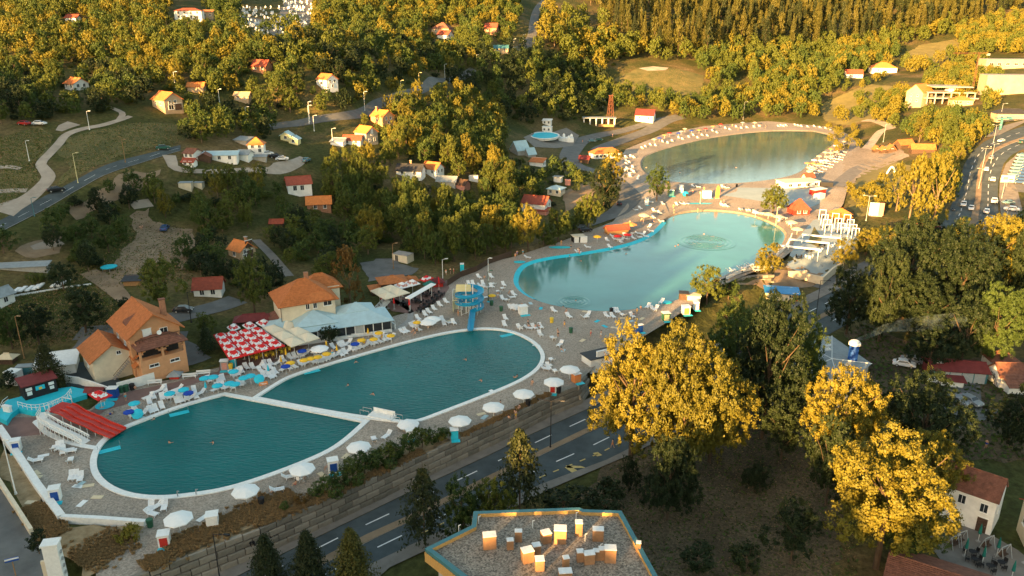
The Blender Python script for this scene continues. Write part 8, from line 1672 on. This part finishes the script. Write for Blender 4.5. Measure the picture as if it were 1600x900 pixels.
# ------------------------------------------------------------------ people
def person_mesh(pose):
    B = {'hip':(0,0,.95),'chest':(0,.0,1.30),'neck':(0,0,1.48),'head':(0,-.02,1.64),'sl':(.19,0,1.42),'sr':(-.19,0,1.42),'el':(.25,.02,1.14),'er':(-.25,.02,1.14),'hl':(.26,-.06,.90),'hr':(-.26,-.06,.90),'kl':(.11,-.02,.50),'kr':(-.11,-.02,.50),'fl':(.11,.02,.07),'fr':(-.11,.02,.07),'tl':(.12,-.14,.04),'tr':(-.12,-.14,.04)}
    if pose == 'walk': B.update(kl=(.11,-.2,.52), fl=(.11,-.22,.08), tl=(.11,-.38,.06), kr=(-.11,.06,.5), fr=(-.11,.3,.12), tr=(-.11,.18,.04), hl=(.25,.14,.92), hr=(-.25,-.24,.95))
    if pose == 'sit': B = {k: (v[0], v[1]+.0, v[2]-.62) for k, v in B.items()}; B.update(kl=(.14,-.42,.52), kr=(-.14,-.42,.52), fl=(.14,-.52,.08), fr=(-.14,-.52,.08), tl=(.14,-.68,.06), tr=(-.14,-.68,.06), hl=(.2,-.34,.5), hr=(-.2,-.34,.5), el=(.27,-.1,.55), er=(-.27,-.1,.55))
    if pose == 'lie': B = {k: (v[0]*1.1, .95 - v[2], .14 + (-v[1])*.6) for k, v in B.items()}; B.update(kl=(.13,.46,.2), kr=(-.13,.46,.13))
    if pose == 'swim': B = {k: (v[0], v[1], v[2]-1.33) for k, v in B.items()}; B.update(el=(.36,-.2,.0), er=(-.36,-.2,.0), hl=(.5,-.42,-.03), hr=(-.5,-.42,-.03))
    names = list(B); E = [('hip','chest'),('chest','neck'),('neck','head'),('chest','sl'),('chest','sr'),('sl','el'),('sr','er'),('el','hl'),('er','hr'),('hip','kl'),('hip','kr'),('kl','fl'),('kr','fr'),('fl','tl'),('fr','tr')]
    rad = {'hip':.15,'chest':.155,'neck':.065,'head':.105,'sl':.065,'sr':.065,'el':.045,'er':.045,'hl':.04,'hr':.04,'kl':.065,'kr':.065,'fl':.045,'fr':.045,'tl':.04,'tr':.04}
    me = bpy.data.meshes.new('body_cage'); me.from_pydata([B[n] for n in names], [(names.index(a), names.index(b)) for a, b in E], []); o = bpy.data.objects.new('body_cage', me); COL.objects.link(o); md = o.modifiers.new('s', 'SKIN')
    for n, v in zip(names, me.skin_vertices[0].data): v.radius = (rad[n], rad[n]); v.use_root = (n == 'hip')
    o.modifiers.new('u', 'SUBSURF').levels = 1; dg = bpy.context.evaluated_depsgraph_get(); out = bpy.data.meshes.new_from_object(o.evaluated_get(dg)); bpy.data.objects.remove(o); out.name = 'body'
    out.materials.clear(); out.materials.append(M('skin')); out.materials.append(M('blue_fabric')); hz = np.array(B['hip']); c2 = np.array(B['chest'])
    for f in out.polygons:
        c = np.array(f.center); f.use_smooth = True; d = c - hz; f.material_index = 1 if (np.linalg.norm(d*np.array([.6,1,1])) < .20) else 0
    h = np.array(B['head']); hb = MB(); hb.lathe([(.02,-.06),(.115,-.02),(.12,.05),(.08,.11),(.01,.135)], 10, 'hair', (h[0], h[1]+.02 if pose != 'lie' else h[1]-.03, h[2]+.02)); return out, hb.mesh('hair')
PM_ = {k: person_mesh(k) for k in ('stand','walk','sit','lie','swim')}
def person(px, py, pose, suit, phrase, rz=None, z=None, p=None):
    p = Vector(p) if p is not None else (bat(px, py) if z is None else at(px, py, z)); a, b = PM_[pose]; t = bpy.data.objects.new('person', a); COL.objects.link(t); t.location = p; t.rotation_euler = (0,0,rnd.uniform(0,6.28) if rz is None else R(rz)); t.material_slots[1].link = 'OBJECT'; t.material_slots[1].material = M(suit); link('hair', b, t)
    tag(t, None, 'person', 'bathers around the pools'); AUTO.append((t, phrase)); return t
SU = [('red_fabric','red'),('blue_fabric','blue'),('dark','black'),('aqua_fabric','turquoise'),('yellow_fabric','yellow'),('white_fabric','white'),('orange_fabric','orange')]
for i, (x, y, ps) in enumerate([(885,489,'sit'),(826,513,'sit'),(837,513,'sit'),(882,512,'walk'),(872,527,'stand'),(923,526,'stand'),(939,528,'walk'),(877,550,'sit'),(990,495,'sit'),(1001,484,'sit'),(995,491,'stand'),(825,510,'stand'),(841,512,'sit'),(871,524,'stand'),(197,626,'stand'),(172,648,'lie'),(212,610,'sit'),(832,601,'sit'),(776,642,'sit'),(769,645,'sit'),(782,639,'stand'),(805,648,'sit'),(812,640,'sit'),(795,657,'sit'),(806,655,'stand'),(476,749,'stand'),(463,760,'sit'),(424,768,'lie'),(517,737,'sit'),(513,733,'sit'),(646,520,'sit'),(652,519,'sit'),(669,513,'stand'),(672,511,'stand'),(649,524,'sit'),(520,557,'stand'),(525,552,'sit'),(570,541,'stand'),(597,532,'stand'),(704,428,'walk'),(709,428,'stand'),(697,430,'walk'),(352,479,'stand'),(349,476,'walk'),(716,494,'stand'),(757,436,'sit'),(763,467,'sit'),(770,467,'sit'),(778,466,'stand'),(797,459,'sit'),(800,458,'lie'),(816,476,'lie'),(1052,326,'stand'),(1055,301,'stand'),(1082,303,'walk'),(1094,305,'stand'),(1126,319,'stand'),(1131,318,'stand'),(1090,332,'stand'),(1100,298,'stand'),(1053,334,'stand'),(905,397,'stand'),(903,395,'stand'),(817,398,'stand'),(808,400,'walk'),(805,404,'walk'),(877,383,'stand'),(892,390,'stand'),(984,352,'stand'),(1005,352,'walk'),(1016,341,'sit'),(1020,346,'lie'),(1003,345,'sit'),(1044,289,'walk'),(219,358,'sit'),(223,357,'sit'),(320,410,'stand'),(322,415,'stand'),(957,214,'walk'),(910,223,'stand'),(1144,198,'stand'),(1153,204,'stand'),(1196,200,'stand'),(1188,199,'stand'),(285,833,'sit'),(1540,700,'stand'),(957,700,'walk')]):  # last walking figure stands in for a motorcyclist on the road
    s = SU[(i*5+3) % 7]; pl = i >= 74 and i not in (84,)
    person(x, y, ps, s[0], {'stand':'standing person','walk':'walking person','sit':'seated person','lie':'person lying down'}[ps] + f' in {s[1]} swimwear', p=(at(x,y) if (i >= 74) else None))
for (x, y, z) in [(265,692,-.12),(333,692,-.12),(241,655,-.12),(728,562,-.1),(544,602,-.1),(583,616,-.1),(752,595,-.1),(804,590,-.1),(808,588,-.1),(556,566,-.1),(890,401,-.45),(900,470,-.45),(978,397,-.45),(1060,383,-.45),(1055,385,-.45),(1100,366,-.45),(880,480,-.45),(1010,262,1.2),(1062,270,1.2),(1150,262,1.2),(908,408,-.45)]: person(x, y, 'swim', rnd.choice(SU)[0], 'swimmer with head above water', z=z)
# towels and small white tables
tw = {m: mbx(((0,0,.02),(.8,1.6,.04),m)).mesh('towel') for m in ('aqua_fabric','white_fabric','blue_metal_roof','beige_fabric')}
for (x, y) in [(68,712),(122,760),(125,757),(138,759),(128,787),(57,739),(57,745),(49,785),(316,810),(290,832),(294,834),(152,777),(880,548),(933,502),(974,497),(1003,498),(985,502),(915,487),(845,482),(829,474),(766,472),(737,500),(748,446),(700,502),(945,510),(960,512),(910,532),(540,713),(503,742),(752,647),(757,652),(225,654),(770,612),(838,540)]:
    m = rnd.choice(list(tw)); o = link('towel', tw[m], None, bat(x, y)+Vector((0,0,.02)), (0,0,rnd.uniform(0,3))); tag(o, None, 'towel', 'towels lying on the gravel'); AUTO.append((o, m.split('_')[0].replace('aqua','turquoise').replace('blue','pale blue')+' towel lying flat'))
# green folded parasols and swing seats of the yard at the lower right
for i, (x, y) in enumerate([(1507,869),(1528,846),(1534,882),(1557,868),(1580,905),(1600,880)]):
    p = at(x, y, -4); umbrella(0,0,'green_fabric',1.2,3.0,closed=True,label=f'folded dark green parasol, {["first","second","third","fourth","fifth","sixth"][i]} from the left in the yard below the tall white house',group='folded green parasols in the yard',p=p)
for i, (x, y) in enumerate([(1500,850),(1542,858),(1568,872),(1490,856)]):
    m = MB(); m.path([(-.9,-.6,0),(-.9,0,2.0),(.9,0,2.0),(.9,-.6,0)],.05,'grey_paint'); m.path([(-.9,.6,0),(-.9,0,2.0)],.05,'grey_paint'); m.path([(.9,.6,0),(.9,0,2.0)],.05,'grey_paint')
    simple('swing_seat', x, y, [('frame', m), ('seat', mbx(((0,.1,.5),(1.5,.5,.08),'dark_wood'),((0,.35,.8),(1.5,.08,.5),'dark_wood')))], f'garden swing seat with grey frame, {["second","third","last","first"][i]} from the left in the yard', 'swing seat', 25, z=-4)
for (x, y) in [(1518,868),(1545,890),(1563,885),(1522,880)]: table_set(0,0,'dark','dark',3,p=at(x, y, -4))
# ------------------------------------------------------------------ labels of the things that come in numbers
def side(dx, dy):
    if abs(dx) > 1.5*abs(dy): return 'right of' if dx > 0 else 'left of'
    if abs(dy) > 1.5*abs(dx): return 'in front of' if dy > 0 else 'behind'
    return ('front right of' if dx > 0 else 'front left of') if dy > 0 else ('rear right of' if dx > 0 else 'rear left of')
ORD = ['nearest','second','third','fourth','fifth','sixth','seventh','eighth','ninth','tenth','eleventh','twelfth']
def write_labels(items, many=None):     # (object, phrase, column, row)
    B = {}
    for o, ph, x, y in items:
        c = sorted(((x-a)**2 + (2*(y-b))**2, n, a, b) for n, a, b in LANDM)
        B.setdefault((ph, c[0][1], side(x-c[0][2], y-c[0][3])), []).append((c[0][0], o, c, x, y))
    for (ph, lm, sd), L in B.items():
        if len(L) > 6:
            D = {}
            for q in L:
                k = next((n for d, n, a, b in q[2][1:5] if len(f'{ph}, second one {sd} {lm}, towards {n}'.split()) <= 16), None); D.setdefault(k, []).append(q)
        else: D = {None: L}
        for k, M_ in D.items():
            M_.sort(key=lambda q: q[0]); tail = f', towards {k}' if k else ''
            for i, q in enumerate(M_):
                o = q[1]
                if len(M_) == 1: s = f'{ph} {sd} {lm}{tail}'
                elif i < len(ORD): s = f'{ph}, {ORD[i]} one {sd} {lm}{tail}'
                else: s = f'{ph} among many, well {sd} {lm}{tail}'
                if 'group' not in o: o['group'] = ph.split(',')[0] + ' of the place'
                o['label'] = ' '.join(s.split()[:16])
def size_word(v, lo, hi): return 'small' if v < lo else 'large' if v > hi else ''
it = []
for (o, kd, lf, x, y, w, h) in TREES:
    ph = ' '.join(q for q in (size_word(w, 16, 32) if kd not in ('pine',) else size_word(h, 40, 60), LOOK[lf], NOUN[kd]) if q); it.append((o, ph, x, y))
write_labels(it)
write_labels([(o, ph, *topx((o.location[0], o.location[1], o.location[2]+.5))) for o, ph in AUTO])
